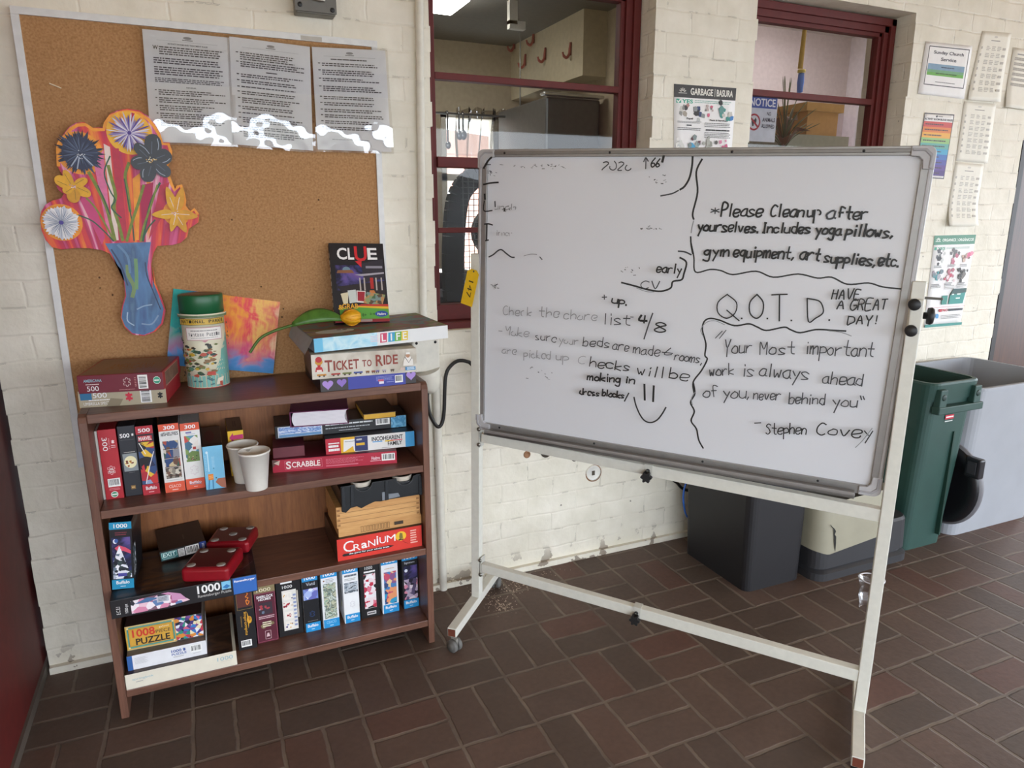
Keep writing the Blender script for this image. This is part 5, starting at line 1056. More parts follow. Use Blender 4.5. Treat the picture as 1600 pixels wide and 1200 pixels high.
A_PEBB = art('printed_pebbles', ['#5a5048', '#8d8478', '#3a3530', '#b9ad9a', '#7a5a4a', '#d0c9b9'], 135, 'VORONOI', .4)
A_PINK = art('printed_village', ['#d98aa8', '#e9c3d0', '#5f7fae', '#f0e6ea', '#7a5a6a', '#a9587a', '#30303a'], 58, 'VORONOI', .4, .3)
A_GREEN = art('printed_garden', ['#5f7a6a', '#8fae9a', '#c9c6a9', '#3f5a55', '#d9e0d6', '#7a8a6a', '#4f7f86'], 54, 'NOISE', .4)
A_CITY = art('printed_canal', ['#c9506a', '#e99a6a', '#4a7fb8', '#2f9ac4', '#8d5a8a', '#e9c89a', '#3a4a7a'], 68, 'VORONOI', .4, .3)
A_GRAY = art('printed_car', ['#4a5560', '#8d98a4', '#c9d0d6', '#2a3038', '#6a7580'], 58, 'NOISE', .4, stretch=(1, 1, 2))
A_RED = art('printed_red_comic', ['#c0304a', '#ead9dc', '#e7e4e6', '#1d1b20', '#d9788c', '#efecee', '#b9203a'], 86, 'VORONOI', .4, .2)
A_NIGHT = art('printed_night', ['#2a2a5a', '#3a3f7a', '#1a1a30', '#5a4f8f', '#7a5a9a'], 18, 'NOISE', .4)
A_SNOW = art('printed_snow', ['#1a1d2a', '#e6e8f0', '#2a3038', '#b9c0d0', '#3a4a4a', '#f3f3f8', '#6a7a8a'], 117, 'VORONOI', .4, .2)
A_WATER = art('printed_water', ['#6aa0d8', '#bcd3ee', '#4a78c0', '#dfe6f3', '#8fb2e2'], 50, 'NOISE', .35, stretch=(1, 1, 2.5))
A_DIAM = art('printed_diamonds', ['#a9b9e6', '#7a8fd0', '#dfe6f6', '#6a70b8', '#c9b9e0'], 68, 'VORONOI', .35)
A_DARKBROWN = art('printed_dark_scene', ['#1d1513', '#2f2018', '#4a3324', '#251a1a', '#3a281c'], 10, 'NOISE', .3, stretch=(1, 2.4, 1))
A_LIFE = art('printed_board_art', ['#3f5450', '#7a5f6a', '#4f7f78', '#8a4a55', '#6a7a42', '#9a7a72', '#3a4a64'], 12, 'NOISE', .6, stretch=(.7, 1.2, 1))
A_COMIC = art('printed_comic', ['#20284a', '#2f4a7a', '#b02434', '#15151d', '#8fa3c6', '#c9302f', '#e2b93a'], 43, 'VORONOI', .4, .35)
A_SCENE = art('printed_rescue', ['#5f97ae', '#d9e2e6', '#c94f46', '#7f9a55', '#e9e4de', '#46708a'], 54, 'VORONOI', .4, .2)

# ---- shelf below the top: upright boxes from the left
ups = 'upright puzzle boxes on the second shelf'
gbox('puzzle_box', 'thin white box edge at the far left of the second shelf', 'puzzle box', (-.2826, -.236, Z2), 0, .0062, .19, .191, {'all': '#dedad2'}, group=ups)
def f(d):
    d.text('300', .20, .70, .47, .89, WH, False, -90).text('PIECES', .53, .72, .60, .87, ink('#e2a0a4'), False, -90).jigsaw(.78, .82, .11, ink('#f0d9da'), True)
    d.lines(.66, .73, .9, .78, 2, ink('#e9c0c2'), 2, .4, 0, .3)
    d.jigsaw(.5, .42, .27, ink('#eebfc2')).text('300', .4, .42, .6, .45, WH).text('PIEZAS', .36, .385, .64, .41, WH)
    d.barcode(.22, .18, .90, .30, True, 4); d.lines(.25, .13, .85, .165, 2, ink('#e59aa0'), 6, .4, .1, .1); d.ell(.5, .07, .2, .045, ink('#dfe9e2')).ell(.5, .07, .16, .034, ink('#2f8a5a')).lines(.36, .05, .64, .09, 1, ink('#e9f2ea'), 3, .5, 0, .4)
gbox('puzzle_box', 'red 300 piece puzzle box with a white jigsaw outline, upright at the left', 'puzzle box', (-.2757, -.241, Z2), 0, .0425, .19, .194, {'all': '#b5232f'}, f, group=ups)
def f(d):
    d.text('500', .1, .835, .66, .895, WH).jigsaw(.83, .87, .085, WH, True).lines(.12, .80, .9, .81, 1, G1, 2, .3, 0, .1).lines(.22, .625, .85, .635, 1, ink('#c9c6be'), 3, .7, 0, .1)
    d.rect(.12, .36, .93, .61, ink('#8d9496')).ell(.53, .49, .36, .085, ink('#efe6b8')); clutter(d, .52, .475, .24, ['#a9562c', '#c9803a', '#7a3a22', '#d9a04a'], 3, 12); d.lines(.36, .335, .7, .345, 1, G1, 5, .5, 0, .1); d.rect(.38, .10, .64, .155, ink('#8a6a3a')).lines(.42, .11, .6, .145, 1, ink('#d6b070'), 2, .5, 0, .3)
gbox('puzzle_box', 'black 500 piece puzzle box with a small round picture', 'puzzle box', (-.230, -.236, Z2), 0, .0415, .19, .197, {'all': '#24262e'}, f, group=ups)
def f(d):
    d.rect(0, .885, 1, 1, RDD).text('500', .14, .91, .84, .965, WH, True); d.rect(.1, .785, .9, .86, ink('#c02030')).text('MARVEL', .13, .795, .87, .85, WH, True)
    d.rect(.04, .16, .96, .77, A_COMIC); d.poly([(.1, .77), (.5, .72), (.95, .76), (.95, .70), (.55, .69)], ink('#e2b52a')).line([(.12, .76), (.42, .60)], .002, WH).line([(.9, .62), (.55, .40), (.25, .17)], .0018, WH)
    d.poly([(.1, .42), (.26, .45), (.3, .36), (.18, .33)], ink('#c2303a')); d.rect(0, 0, 1, .155, RDD).text('Buffalo', .2, .075, .84, .125, WH, True).lines(.35, .03, .65, .05, 1, ink('#f0c0c0'), 2, .5, 0, .4)
gbox('puzzle_box', 'red topped 500 piece comic puzzle box with dark blue artwork', 'puzzle box', (-.1872, -.244, Z2), 0, .0415, .19, .194, {'all': '#17151a', 'front': '#201d28'}, f, group=ups)
OG = ink('#e0593a')
def f(d):
    d.rect(0, .90, 1, 1, OG).text('300', .24, .92, .80, .975, WH, True); d.text('#SHELFIES', .08, .825, .94, .88, ink('#3a3a3e'), True)
    for i in range(4): d.rect(.12, .635-i*.13+(.0 if i < 3 else -.04), .90, .755-i*.13+(0 if i < 3 else 0), A_BOOKS if i < 3 else A_PEBB)
    for i in range(4): d.rect(.12, .63-i*.13, .90, .64-i*.13, ink('#5a3a2a'))
    d.lines(.1, .17, .9, .185, 1, G2, 2, .3, 0, .08); d.rect(0, 0, 1, .15, OG).text('CEACO', .2, .065, .8, .11, ink('#f3d0c6'), False).lines(.35, .025, .65, .045, 1, ink('#f3d0c6'), 2, .5, 0, .4)
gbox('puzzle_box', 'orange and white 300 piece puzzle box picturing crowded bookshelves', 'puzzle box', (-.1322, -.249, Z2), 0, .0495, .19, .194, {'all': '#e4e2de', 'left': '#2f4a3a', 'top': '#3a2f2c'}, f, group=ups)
def f(d):
    d.rect(0, .89, 1, 1, OG).text('300', .24, .915, .80, .97, WH, True); d.lines(.26, .84, .56, .875, 1, ink('#7a7ab0'), 3, .7, 0, .3).lines(.3, .825, .75, .84, 1, ink('#a9a9c6'), 2, .4, 0, .2)
    d.rect(.16, .42, .86, .81, A_SCENE); d.poly([(.5, .66), (.86, .74), (.86, .60), (.55, .58)], ink('#e6ded6')).rect(.56, .60, .72, .64, ink('#b23a34')).poly([(.2, .42), (.86, .42), (.86, .56), (.5, .58), (.25, .54)], ink('#6f8a4a')); clutter(d, .52, .47, .18, ['#7a3a34', '#3a3030', '#c9b090'], 4, 9)
    d.jigsaw(.52, .29, .27, ink('#d8c9cc')); d.rect(0, 0, 1, .16, OG).text('Buffalo', .2, .085, .82, .125, ink('#dfe3ea'), True).rect(.2, .07, .82, .08, ink('#8d98a8')).lines(.4, .03, .6, .045, 1, ink('#f3d0c6'), 2, .5, 0, .4)
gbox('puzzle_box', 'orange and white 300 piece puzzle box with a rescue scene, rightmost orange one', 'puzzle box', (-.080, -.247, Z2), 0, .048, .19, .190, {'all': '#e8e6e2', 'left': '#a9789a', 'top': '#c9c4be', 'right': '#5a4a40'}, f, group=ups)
def f(d):
    d.rect(.2, .42, .26, .84, ink('#c2e6f6')).ell(.2, .86, .06, .03, ink('#d9eef8')).lines(.08, .44, .15, .8, 9, ink('#a9d8ee'), 2, .4, .3, .6).lines(.40, .5, .56, .76, 8, ink('#a9d4ea'), 3, .4, .2, .5).ell(.47, .485, .03, .018, ink('#4f8fb0'))
    d.rect(.16, .22, .42, .36, ink('#e8862c')).lines(.2, .25, .4, .33, 2, ink('#f3b56a'), 2, .4, 0, .3).line([(.2, .22), (.14, .02)], .003, ink('#3f7fae')).line([(.38, .22), (.36, .02)], .003, ink('#3f7fae')).poly([(.5, .16), (.62, .24), (1, .24), (1, 0), (.78, .03), (.62, .1)], ink('#a8664e')).ell(.55, .26, .03, .018, ink('#2f3f5a'))
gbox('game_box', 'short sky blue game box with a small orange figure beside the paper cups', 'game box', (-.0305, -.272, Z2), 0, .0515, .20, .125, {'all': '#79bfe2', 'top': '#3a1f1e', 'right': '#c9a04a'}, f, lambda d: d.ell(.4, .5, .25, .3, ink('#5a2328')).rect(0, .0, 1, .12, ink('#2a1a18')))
def f(d): d.rect(0, .0, 1, 1, ink('#e6b824')).poly([(.08, .85), (.34, .96), (.34, .90), (.98, .91), (.98, .81), (.34, .81), (.34, .75)], ink('#c02a6a'))
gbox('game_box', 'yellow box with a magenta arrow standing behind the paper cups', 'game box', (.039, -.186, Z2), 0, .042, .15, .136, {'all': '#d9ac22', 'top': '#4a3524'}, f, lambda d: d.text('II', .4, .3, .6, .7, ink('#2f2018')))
def paper_cup(loc, lab):
    m = MB(); m.lathe([(0, .004), (.0265, .004), (.0278, 0), (.0285, .001), (.0405, .104), (.0420, .104), (.0432, .1075), (.0420, .111), (.0402, .109), (.0275, .008), (0, .008)], mat('#e9e4da', .6, var=.02, scale=80), 40)
    o = m.build('paper_cup', loc=loc); return tag(o, lab, 'cup', 'white paper cups on the second shelf')
c1 = paper_cup((.0735, -.238, Z2), 'white paper cup farther back, standing behind the front cup')
c2 = c1.copy(); COL.objects.link(c2); c2.location = (.099, -.312, Z2); tag(c2, 'white paper cup at the front edge of the second shelf', 'cup')

# ---- right-hand stack on the same shelf
def f(d):
    d.rect(.0, .0, 1, 1, ink('#b5213c')).poly([(-.0, .4), (.055, .9), (.02, 1), (0, 1)], ink('#6a4a44')).poly([(.01, .75), (.06, .95), (.05, .55)], ink('#d9c0b0'))
    d.box_line(.095, .18, .39, .86, .0008, ink('#d98090')); d.text('S', .105, .22, .145, .82, ink('#f3e6e2'), True).text('CRABBLE', .15, .30, .375, .76, ink('#f3e6e2'), True)
    d.lines(.42, .35, .75, .8, 5, ink('#d9798a'), 3, .4, .3, .05).rect(.42, .18, .68, .26, ink('#d9798a')).text('Hasbro', .79, .42, .86, .7, ink('#f0d0d6'), True).lines(.78, .28, .87, .38, 1, ink('#f0d0d6'), 2, .4, 0, .2); d.barcode(.875, .28, .985, .86, True, 7)
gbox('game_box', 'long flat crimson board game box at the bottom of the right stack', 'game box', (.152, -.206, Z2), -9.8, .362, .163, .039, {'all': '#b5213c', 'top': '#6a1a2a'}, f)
gbox('game_box', 'small plain maroon box on the left end of the crimson game box', 'game box', (.157, -.1925, Z2+.0392), -6, .09, .12, .032, {'all': '#6a2c36'})
def f(d):
    d.rect(.0, .0, .165, 1, ink('#c0243a')).lines(.03, .62, .15, .74, 1, WH, 2, .6, 0, .5).lines(.03, .4, .14, .58, 1, WH, 3, .8, 0, .4).lines(.03, .16, .15, .36, 1, WH, 4, .8, 0, .35)
    d.poly([(.165, 0), (.32, .0), (.33, 1), (.165, 1)], ink('#e8b52c')).poly([(.19, .08), (.32, .08), (.33, .85), (.2, .85)], ink('#eceae6')).lines(.21, .68, .32, .76, 1, G1, 3, .4, 0, .2).poly([(.19, .02), (.31, .02), (.3, .4)], ink('#e8b52c'))
    d.rect(.32, .04, .465, .98, ink('#2a3266')).rect(.335, .40, .43, .56, ink('#e2b52c')).lines(.34, .72, .40, .84, 2, WH, 3, .5, 0, .4); d.text('INCOHEARENT', .51, .58, .865, .86, ink('#17171a'), True).rect(.52, .50, .63, .56, ink('#3a9ad8')).rect(.66, .48, .76, .56, ink('#e8c02c')).rect(.72, .50, .86, .56, ink('#d94a5a')).text('FAMILY', .69, .2, .855, .47, ink('#17171a'), True)
    d.rect(.895, 0, 1, 1, ink('#3f9fd8')).rect(.62, .07, .72, .1, G2)
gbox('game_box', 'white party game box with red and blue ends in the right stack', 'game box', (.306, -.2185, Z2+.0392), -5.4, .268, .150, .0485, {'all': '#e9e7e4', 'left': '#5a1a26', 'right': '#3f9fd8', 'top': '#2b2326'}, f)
def f(d):
    d.rect(.02, .08, .345, .92, ink('#d0d6de')).rect(.027, .34, .337, .86, A_WATER).rect(.027, .1, .337, .3, ink('#5f8fbc')); k = ink('#b9bcbe')
    d.lines(.37, .66, .73, .82, 1, ink('#d4d6d6'), 7, .7, 0, .16).lines(.37, .38, .72, .52, 1, k, 3, .5, .1, .05).lines(.47, .18, .63, .28, 1, k, 4, .5, .1, .1); d.barcode(.755, .36, .865, .88, True, 8); d.rect(.875, .02, .995, .96, art('printed_pool', ['#3f9fcf', '#7fc4e4', '#2f86b8', '#a9dcec'], 54, 'NOISE'))
gbox('puzzle_box', 'long flat black panoramic puzzle box with a blue waterside strip', 'puzzle box', (.170, -.1635, Z2+.0885), -4, .395, .122, .0395, {'all': '#232325', 'top': '#241f20'}, f)
# thick book lying with its pages to the front
t = tag(empty('thick_book', (.217, -.195, Z2+.1285), (0, 0, R(-9))), 'thick purple hardback lying with its white page edges to the front', 'book')
m = MB(); pg = mat('#e6e1e6', .7, var=.05, scale=3, key='page_edges'); n = 8
Vp = [(x, y, z) for z in (.003, .044) for y in (.002, .135) for x in (0, 1)]
ring = [(.006-.006*sin(pi*i/n), .003+.041*i/n) for i in range(n+1)] + [(.160-.008*sin(pi*i/n), .044-.041*i/n) for i in range(n+1)]
m.add([(x, .003, z) for x, z in ring]+[(x, .135, z) for x, z in ring], [tuple(range(len(ring)))[::-1]]+[(i, (i+1) % len(ring), len(ring)+(i+1) % len(ring), len(ring)+i) for i in range(len(ring))], pg)
for i in range(9): z = .007+i*.004; m.add([(.002, .0029, z), (.157, .0029, z), (.157, .0029, z+.0005), (.002, .0029, z+.0005)], [(0, 1, 2, 3)], ink('#cfc8d2'))
m.build('pages', t)
m = MB(); cv = mat('#6a2450', .4); m.box(-.002, .164, 0, .14, 0, .003, cv); m.box(-.002, .164, 0, .14, .044, .047, cv); m.build('cover', t, bev=.001)
m = MB(); m.box(-.006, -.002, 0, .14, 0, .047, cv); m.build('spine', t, bev=.0015)
t = tag(empty('yellow_book', (.427, -.204, Z2+.1285), (0, 0, R(-3))), 'small dark covered book with yellow page edges lying at the right', 'book')
m = MB(); m.box(.001, .098, .001, .165, .002, .017, mat('#d9a836', .6)); m.build('pages', t)
m = MB(); cv = mat('#4a3626', .5); m.box(0, .1, 0, .167, 0, .002, cv); m.box(0, .1, 0, .167, .017, .019, cv); m.build('cover', t)

# ---- third shelf
def f(d):
    d.text('E.C.E.I', .035, .2, .06, .62, WH, False, 90).text('1000 pz', .09, .2, .115, .7, WH, False, 90)
    d.poly([(.13, .10), (.36, .10), (.52, .26), (.46, .62), (.36, .92), (.13, .80)], A_PINK).poly([(.15, .6), (.24, .84), (.33, .70), (.24, .58)], ink('#4a6f9a')).rect(.30, .45, .38, .78, ink('#b9bcc6')).lines(.31, .5, .37, .72, 3, ink('#5a5560'), 3, .4, .1, .2).poly([(.38, .92), (.46, .72), (.50, .36), (.40, .40), (.40, .75), (.33, .90)], ink('#c98fb4'))
    d.text('1000', .575, .48, .735, .94, WH, True).text('Ravensburger Puzzle', .575, .22, .81, .42, ink('#d0cdc9'), False); d.rect(.745, .47, .81, .92, ink('#7fc0e0')).poly([(.75, .6), (.78, .75), (.805, .62), (.78, .5)], ink('#2f78b8'))
    d.rect(.825, .06, .995, .98, ink('#2f66b4')).text('Ravensburger', .835, .70, .985, .86, WH, True)
def tp(d):
    d.rect(.04, .04, .96, .96, A_DARKBROWN); br = mat('#5a3d26', .4, var=.3, scale=40)
    for y in (.1, .2, .33): d.poly([(.2, y), (.62, y+.03), (.62, y+.08), (.2, y+.05)], br)
    d.poly([(.70, .12), (.90, .2), (.92, .42), (.72, .34)], br).text('Ravensburger', .18, .80, .5, .87, ink('#3a3f5a'), False).line([(.55, .86), (.93, .86), (.94, .55)], .002, ink('#6f7fb8')).line([(.62, .06), (.9, .16), (.985, .3)], .001, ink('#7a6f7a'))
gbox('puzzle_box', 'wide black 1000 piece puzzle box jutting out over the edge of the third shelf', 'puzzle box', (-.2824, -.380, Z3), 0, .357, .27, .0515, {'all': '#1d1b1e', 'right': '#24304a'}, f, tp)
def f(d):
    d.rect(0, .895, 1, 1, ink('#1f8fb8')).text('1000', .2, .915, .82, .975, WH, True).lines(.25, .80, .8, .86, 2, ink('#7a3440'), 3, .5, .2, .1)
    d.rect(.08, .155, .92, .775, A_NIGHT).poly([(.2, .62), (.4, .66), (.7, .62), (.92, .57), (.92, .52), (.6, .57), (.3, .58)], ink('#d9506a')); d.ell(.24, .72, .10, .035, ink('#e9ecf6')).ell(.29, .727, .085, .03, ink('#3f62a8'))
    d.poly([(.42, .66), (.68, .40), (.82, .26), (.08, .26), (.12, .42)], A_SNOW).rect(.08, .155, .92, .27, A_SNOW).rect(.3, .19, .7, .24, ink('#4a4a9a'))
    d.rect(0, 0, 1, .145, ink('#1f8fb8')).text('Buffalo', .2, .075, .8, .125, WH, True).lines(.38, .03, .62, .05, 1, ink('#cfe6f0'), 2, .5, 0, .4)
gbox('puzzle_box', 'narrow blue and purple 1000 piece winter tree puzzle box leaning at the left', 'puzzle box', (-.2800, -.322, Z3+.0548), -4, .0515, .16, .188, {'all': '#1b1a1e'}, f, None, None, lambda d: d.rect(.05, .15, .3, .6, A_SNOW).rect(.05, .84, .6, .93, ink('#4a4a44')), ry=4)
def f(d):
    d.rect(.02, .10, .37, .86, ink('#2f6f72')).box_line(.03, .3, .36, .84, .0012, ink('#a9d4d0')).text('EXIT', .06, .38, .33, .76, ink('#d9efec'), True).lines(.05, .12, .34, .25, 1, ink('#a9c9c9'), 2, .5, .1, .1)
    d.rect(.385, .08, .525, .86, ink('#dcdad8')).lines(.4, .15, .51, .8, 5, G1, 3, .35, .2, .3); d.barcode(.545, .06, .84, .92, True, 11); d.rect(.86, 0, 1, 1, ink('#2a3f86')).lines(.91, .15, .965, .85, 6, ink('#cfd6ea'), 3, .6, 0, .9)
gbox('game_box', 'flat black game box with teal label tilted beside the red dice cases', 'game box', (-.168, -.205, Z3+.0545), 6.2, .122, .160, .031, {'all': '#1a181a'}, f, lambda d: d.lines(.2, .7, .6, .8, 1, ink('#3a3638'), 3, .5, .2, .1).rect(.55, .3, .58, .5, ink('#4a4648')), rx=1.0, ry=-3.2)
def die_tray(loc, rz, w, d_, h, lab, pips):
    t = tag(empty('dice_case', loc, (0, 0, R(rz))), lab, 'dice case', 'big red dice cases on the puzzle box')
    m = MB(); m.box(0, w, 0, d_, 0, h, mat('#8e1420', .3, var=.05)); m.build('body', t, bev=.010, seg=4)
    m = MB(); m.box(.010, w-.010, .010, d_-.010, h-.001, h+.0008, mat('#5a1820', .3)); m.build('lid', t, bev=.0005)
    for px, py in pips:
        m = MB(); m.lathe([(0, .0016), (.010, .0014), (.0118, .0004), (.0118, 0)], mat('#a8a099', .5), 20); m.build('pip', t, loc=(px*w, py*d_, h+.0008))
    return t
die_tray((-.114, -.353, Z3+.052), -21, .126, .130, .041, 'front of the two big red dice cases, lying nearer the shelf edge', [(.17, .16), (.80, .16), (.2, .80), (.80, .80)])
die_tray((-.050, -.206, Z3+.052), -19, .122, .112, .038, 'rear of the two big red dice cases, close to the back panel', [(.2, .85), (.84, .85), (.52, .50), (.18, .16), (.82, .16)])
def f(d):
    d.text('C', .07, .36, .19, .86, WH, False).text('R', .185, .36, .265, .66, WH, False).text('a', .275, .40, .345, .66, WH, True).text('N', .355, .42, .44, .72, WH, False).text('i', .455, .45, .475, .86, WH, True).text('U', .49, .47, .565, .78, WH, False).text('M', .575, .48, .68, .80, WH, False)
    d.poly([(.07, .18), (.60, .20), (.66, .27), (.60, .32), (.07, .30), (.05, .24)], ink('#1a1416')).text('the game for your whole brain', .13, .215, .60, .30, WH, True); d.ell(.745, .66, .065, .22, ink('#e8b82a')).poly([(.73, .5), (.77, .55), (.765, .78), (.735, .82), (.725, .66)], ink('#7a6a30')).lines(.715, .44, .775, .54, 1, ink('#3a2a1a'), 2, .6, 0, .3).line([(.76, .42), (.79, .33), (.83, .24)], .0012, ink('#8a1a1c')); d.lines(.86, .2, .95, .88, 6, ink('#f0b8a8'), 5, .5, .3, .25)
gbox('game_box', 'bright red board game box with wavy white title at the right of the third shelf', 'game box', (.309, -.297, Z3), 0, .262, .22, .070, {'all': '#d8392e', 'left': '#2b2119', 'top': '#3a2018', 'right': '#c02f28'}, f, None, lambda d: d.rect(.02, .05, .98, .95, A_DARKBROWN))
t = tag(empty('wooden_game_box', (.314, -.287, Z3+.0702)), 'light pine wooden box with finger joints stacked on the red game', 'wooden box')
pine = wood_mat('pine', '#b9834a', '#d9a96c', 3., .5, 0)
m = MB(); m.box(.004, .262, .004, .19, 0, .030, pine); d = Dec.flat(m, (.004, .004, 0), (.258, 0, 0), (0, 0, .03)); [d.box_line(.26+i*.035, .15, .287+i*.035, .80, .0012, ink('#7a5630')) for i in range(10)]; d.rect(.66, .35, .67, .36, pine).rect(.66, .35, .77, .7, ink('#3a2c1e')); m.build('tray', t, bev=.001)
m = MB(); m.box(0, .257, 0, .188, .0305, .098, pine)
for i in range(3): m.box(.002, .255, -.0006, .0005, .045+i*.016, .0462+i*.016, ink('#8a5f34'))
for x in (0.002, .246):
    for i in range(4): m.box(x, x+.009, -.0005, .001, .036+i*.016, .043+i*.016, ink('#9a6c3e'))
m.build('body', t, bev=.001)
t = tag(empty('black_tray', (.330, -.2945, Z3+.1685)), 'black plastic tray with two scooped notches on top of the pine box', 'tray')
bp = mat('#202326', .35, var=.1); m = MB()
top = [(0, .066), (.05, .066)]; 
def notch(c, r): return [(c+r*cos(R(a)), .066+r*.9*sin(R(a))) for a in range(180, 361, 15)]
prof = [(0, -.014), (.012, -.018), (.026, -.006), (.045, -.003), (.058, -.012), (.075, -.005), (.10, .003), (.118, .0), (.16, .006), (.185, .003), (.21, .012), (.238, .006), (.245, .012), (.245, .070), (.232, .070)] + notch(.195, .026)[::-1] + [(.15, .066), (.11, .066)] + notch(.068, .026)[::-1] + [(.03, .066), (0, .066)]
m.prism(prof, (0, 0, 0), (1, 0, 0), (0, 0, 1), (0, -1, 0), .006, bp); m.box(0, .245, .006, .18, .0, .05, bp)
for x in (.0, .026, .13, .236): m.prism([(x, .002), (x+.012, .003), (x+.010, .064), (x+.002, .064)], (0, -.004, 0), (1, 0, 0), (0, 0, 1), (0, -1, 0), .004, mat('#2b2f33', .3))
m.build('body', t, bev=.0015)
for c in (.068, .195):
    m = MB(); M_ = Matrix.Translation((c, .040, .0405)); m.lathe([(0, .0), (.022, .0), (.030, .012), (.032, .024), (.029, .025), (.02, .008), (0, .006)], mat('#d3c8b8', .6), 24, M_); m.build('inner_cup', t)
m = MB(); m.prism([(0, 0), (.055, .004), (.05, .016), (.012, .018), (.008, .026), (.0, .026)], (.122, -.002, .004), (1, 0, 0), (0, 0, 1), (0, -1, 0), .004, mat('#7f858c', .35)); m.build('clip', t)

# ---- bottom shelf
gbox('puzzle_box', 'large flat cream puzzle box with a dark top at the bottom left', 'puzzle box', (-.2815, -.3195, Z4), 0, .2845, .22, .046, {'all': '#dfd8c6', 'top': '#3a2c1f'},
     lambda d: d.text('springbok', .06, .52, .245, .68, ink('#8fb3bd'), False).text('1000', .82, .52, .965, .78, ink('#8fb3bd'), False).lines(.09, .38, .15, .46, 1, G2, 2, .5, 0, .3).lines(.85, .42, .96, .48, 1, ink('#cfc6b4'), 4, .5, .2, .2),
     lambda d: d.rect(.02, .02, .965, .98, A_DARKBROWN).rect(.97, .0, 1, 1, ink('#d0cbb9')))
def f(d):
    d.rect(0, 0, .065, 1, ink('#2f5fa0')).lines(.09, .35, .27, .82, 9, ink('#b9b9bc'), 2, .35, .3, .08); d.text('1000', .55, .60, .68, .80, ink('#2f4f96'), True).jigsaw(.715, .70, .025, ink('#2f4f96'), True).text('PUZZLE', .55, .40, .74, .55, ink('#3a5aa0'), True).lines(.57, .24, .71, .34, 2, G2, 3, .4, .1, .1); d.barcode(.79, .35, .94, .85, True, 13); d.lines(.82, .24, .92, .29, 1, G2, 3, .4, 0, .2)
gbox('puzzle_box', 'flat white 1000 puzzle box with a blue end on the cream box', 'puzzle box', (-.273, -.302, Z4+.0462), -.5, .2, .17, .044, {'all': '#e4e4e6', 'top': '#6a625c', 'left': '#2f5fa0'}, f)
def f(d):
    d.rect(0, 0, .64, 1, ink('#d6a43c')).box_line(.02, .06, .625, .94, .004, ink('#4f9a92')).box_line(.035, .12, .61, .88, .0012, ink('#3a6a64')).box_line(.05, .17, .595, .83, .0008, ink('#c98f2c')).rect(.0, .0, .64, .03, ink('#c9bb8a')).rect(0, .97, .64, 1, ink('#c9bb8a'))
    for x in (.02, .60):
        for y in (.06, .87): d.poly([(x, y), (x+.025, y), (x+.025, y+.07), (x, y+.07)], ink('#e0cf9a'))
    d.text('1008', .085, .50, .375, .82, ink('#cf3a2a'), True).text('PIECE', .385, .52, .575, .66, ink('#3a2f2a'), False).text('galison', .43, .72, .56, .80, ink('#f0e6c9'), False).text('PUZZLE', .12, .17, .56, .44, ink('#2a2422'), True)
    d.rect(.64, .05, 1, 1, A_CROWD).rect(.64, .0, 1, .05, ink('#4a4440'))
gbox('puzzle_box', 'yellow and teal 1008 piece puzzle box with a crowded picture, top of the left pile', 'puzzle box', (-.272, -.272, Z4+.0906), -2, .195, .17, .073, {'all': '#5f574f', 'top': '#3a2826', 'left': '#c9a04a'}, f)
low = 'upright puzzle boxes on the bottom shelf'
BF = ink('#1f8fce')
def buffalo(d, art_, y0=.17, y1=.80, x0=.16, x1=.88, bgx=None):
    d.rect(.0, .86, 1, 1, BF).text('1000', .15, .885, .85, .945, WH, True)
    if art_: d.rect(x0, y0, x1, y1, art_)
    d.rect(.06, 0, 1, .15, BF).text('Buffalo', .18, .075, .86, .125, WH, True).lines(.42, .03, .62, .05, 1, ink('#cfe6f0'), 2, .5, 0, .4)
def f(d):
    d.rect(.1, .70, .94, .99, ink('#5a2a24')).box_line(.1, .66, .94, .99, .001, ink('#8d7340')).line(smooth([(.62, .96), (.72, .90), (.6, .86), (.74, .84), (.64, .80), (.78, .78), (.66, .73), (.6, .80)], 4), .0022, ink('#e8862c')).text('Impromptu', .38, .24, .58, .62, ink('#c9962c'), True, -90).lines(.24, .38, .29, .56, 8, ink('#a9843c'), 3, .5, 0, .8)
    d.ell(.70, .48, .13, .06, ink('#d9a02a')).ell(.72, .50, .06, .035, ink('#a96f1a')).poly([(.60, .62), (.66, .54), (.66, .40), (.62, .34)], ink('#d9a02a')); d.barcode(.15, .05, .72, .16, True, 17)
gbox('puzzle_box', 'black puzzle box with gold sideways lettering, leftmost upright on the bottom shelf', 'puzzle box', (.012, -.252, Z4), 0, .0515, .19, .2, {'all': '#1a191c'}, f, group=low)
def f(d):
    d.rect(0, .83, 1, 1, ink('#8a7a55')).text('1000', .15, .85, .8, .905, ink('#e6ddc0'), False).box_line(.03, .02, .97, .82, .001, ink('#a9566a')); d.text('SHERLOCK', .12, .745, .9, .79, WH, True).text('HOLMES', .2, .705, .78, .74, WH, True)
    d.rect(.2, .47, .82, .67, ink('#3a2a34')); clutter(d, .5, .57, .25, ['#6a7a90', '#2a2430', '#a93a44', '#8d8f9a'], 3, 10); d.lines(.15, .40, .9, .455, 2, ink('#d9b9bd'), 3, .5, .1, .1); clutter(d, .5, .30, .26, ['#8a7a55', '#7a6c4a'], 5, 7); d.lines(.3, .26, .72, .36, 3, ink('#e6ddc0'), 3, .5, .1, .2); d.box_line(.38, .06, .66, .2, .001, ink('#d9b9bd')).poly([(.44, .1), (.6, .1), (.56, .16), (.48, .16)], ink('#d9b9bd'))
gbox('puzzle_box', 'maroon upright mystery puzzle box with white title, second from left on the bottom shelf', 'puzzle box', (.066, -.238, Z4), 0, .061, .19, .2, {'all': '#5a1f30'}, f, group=low)
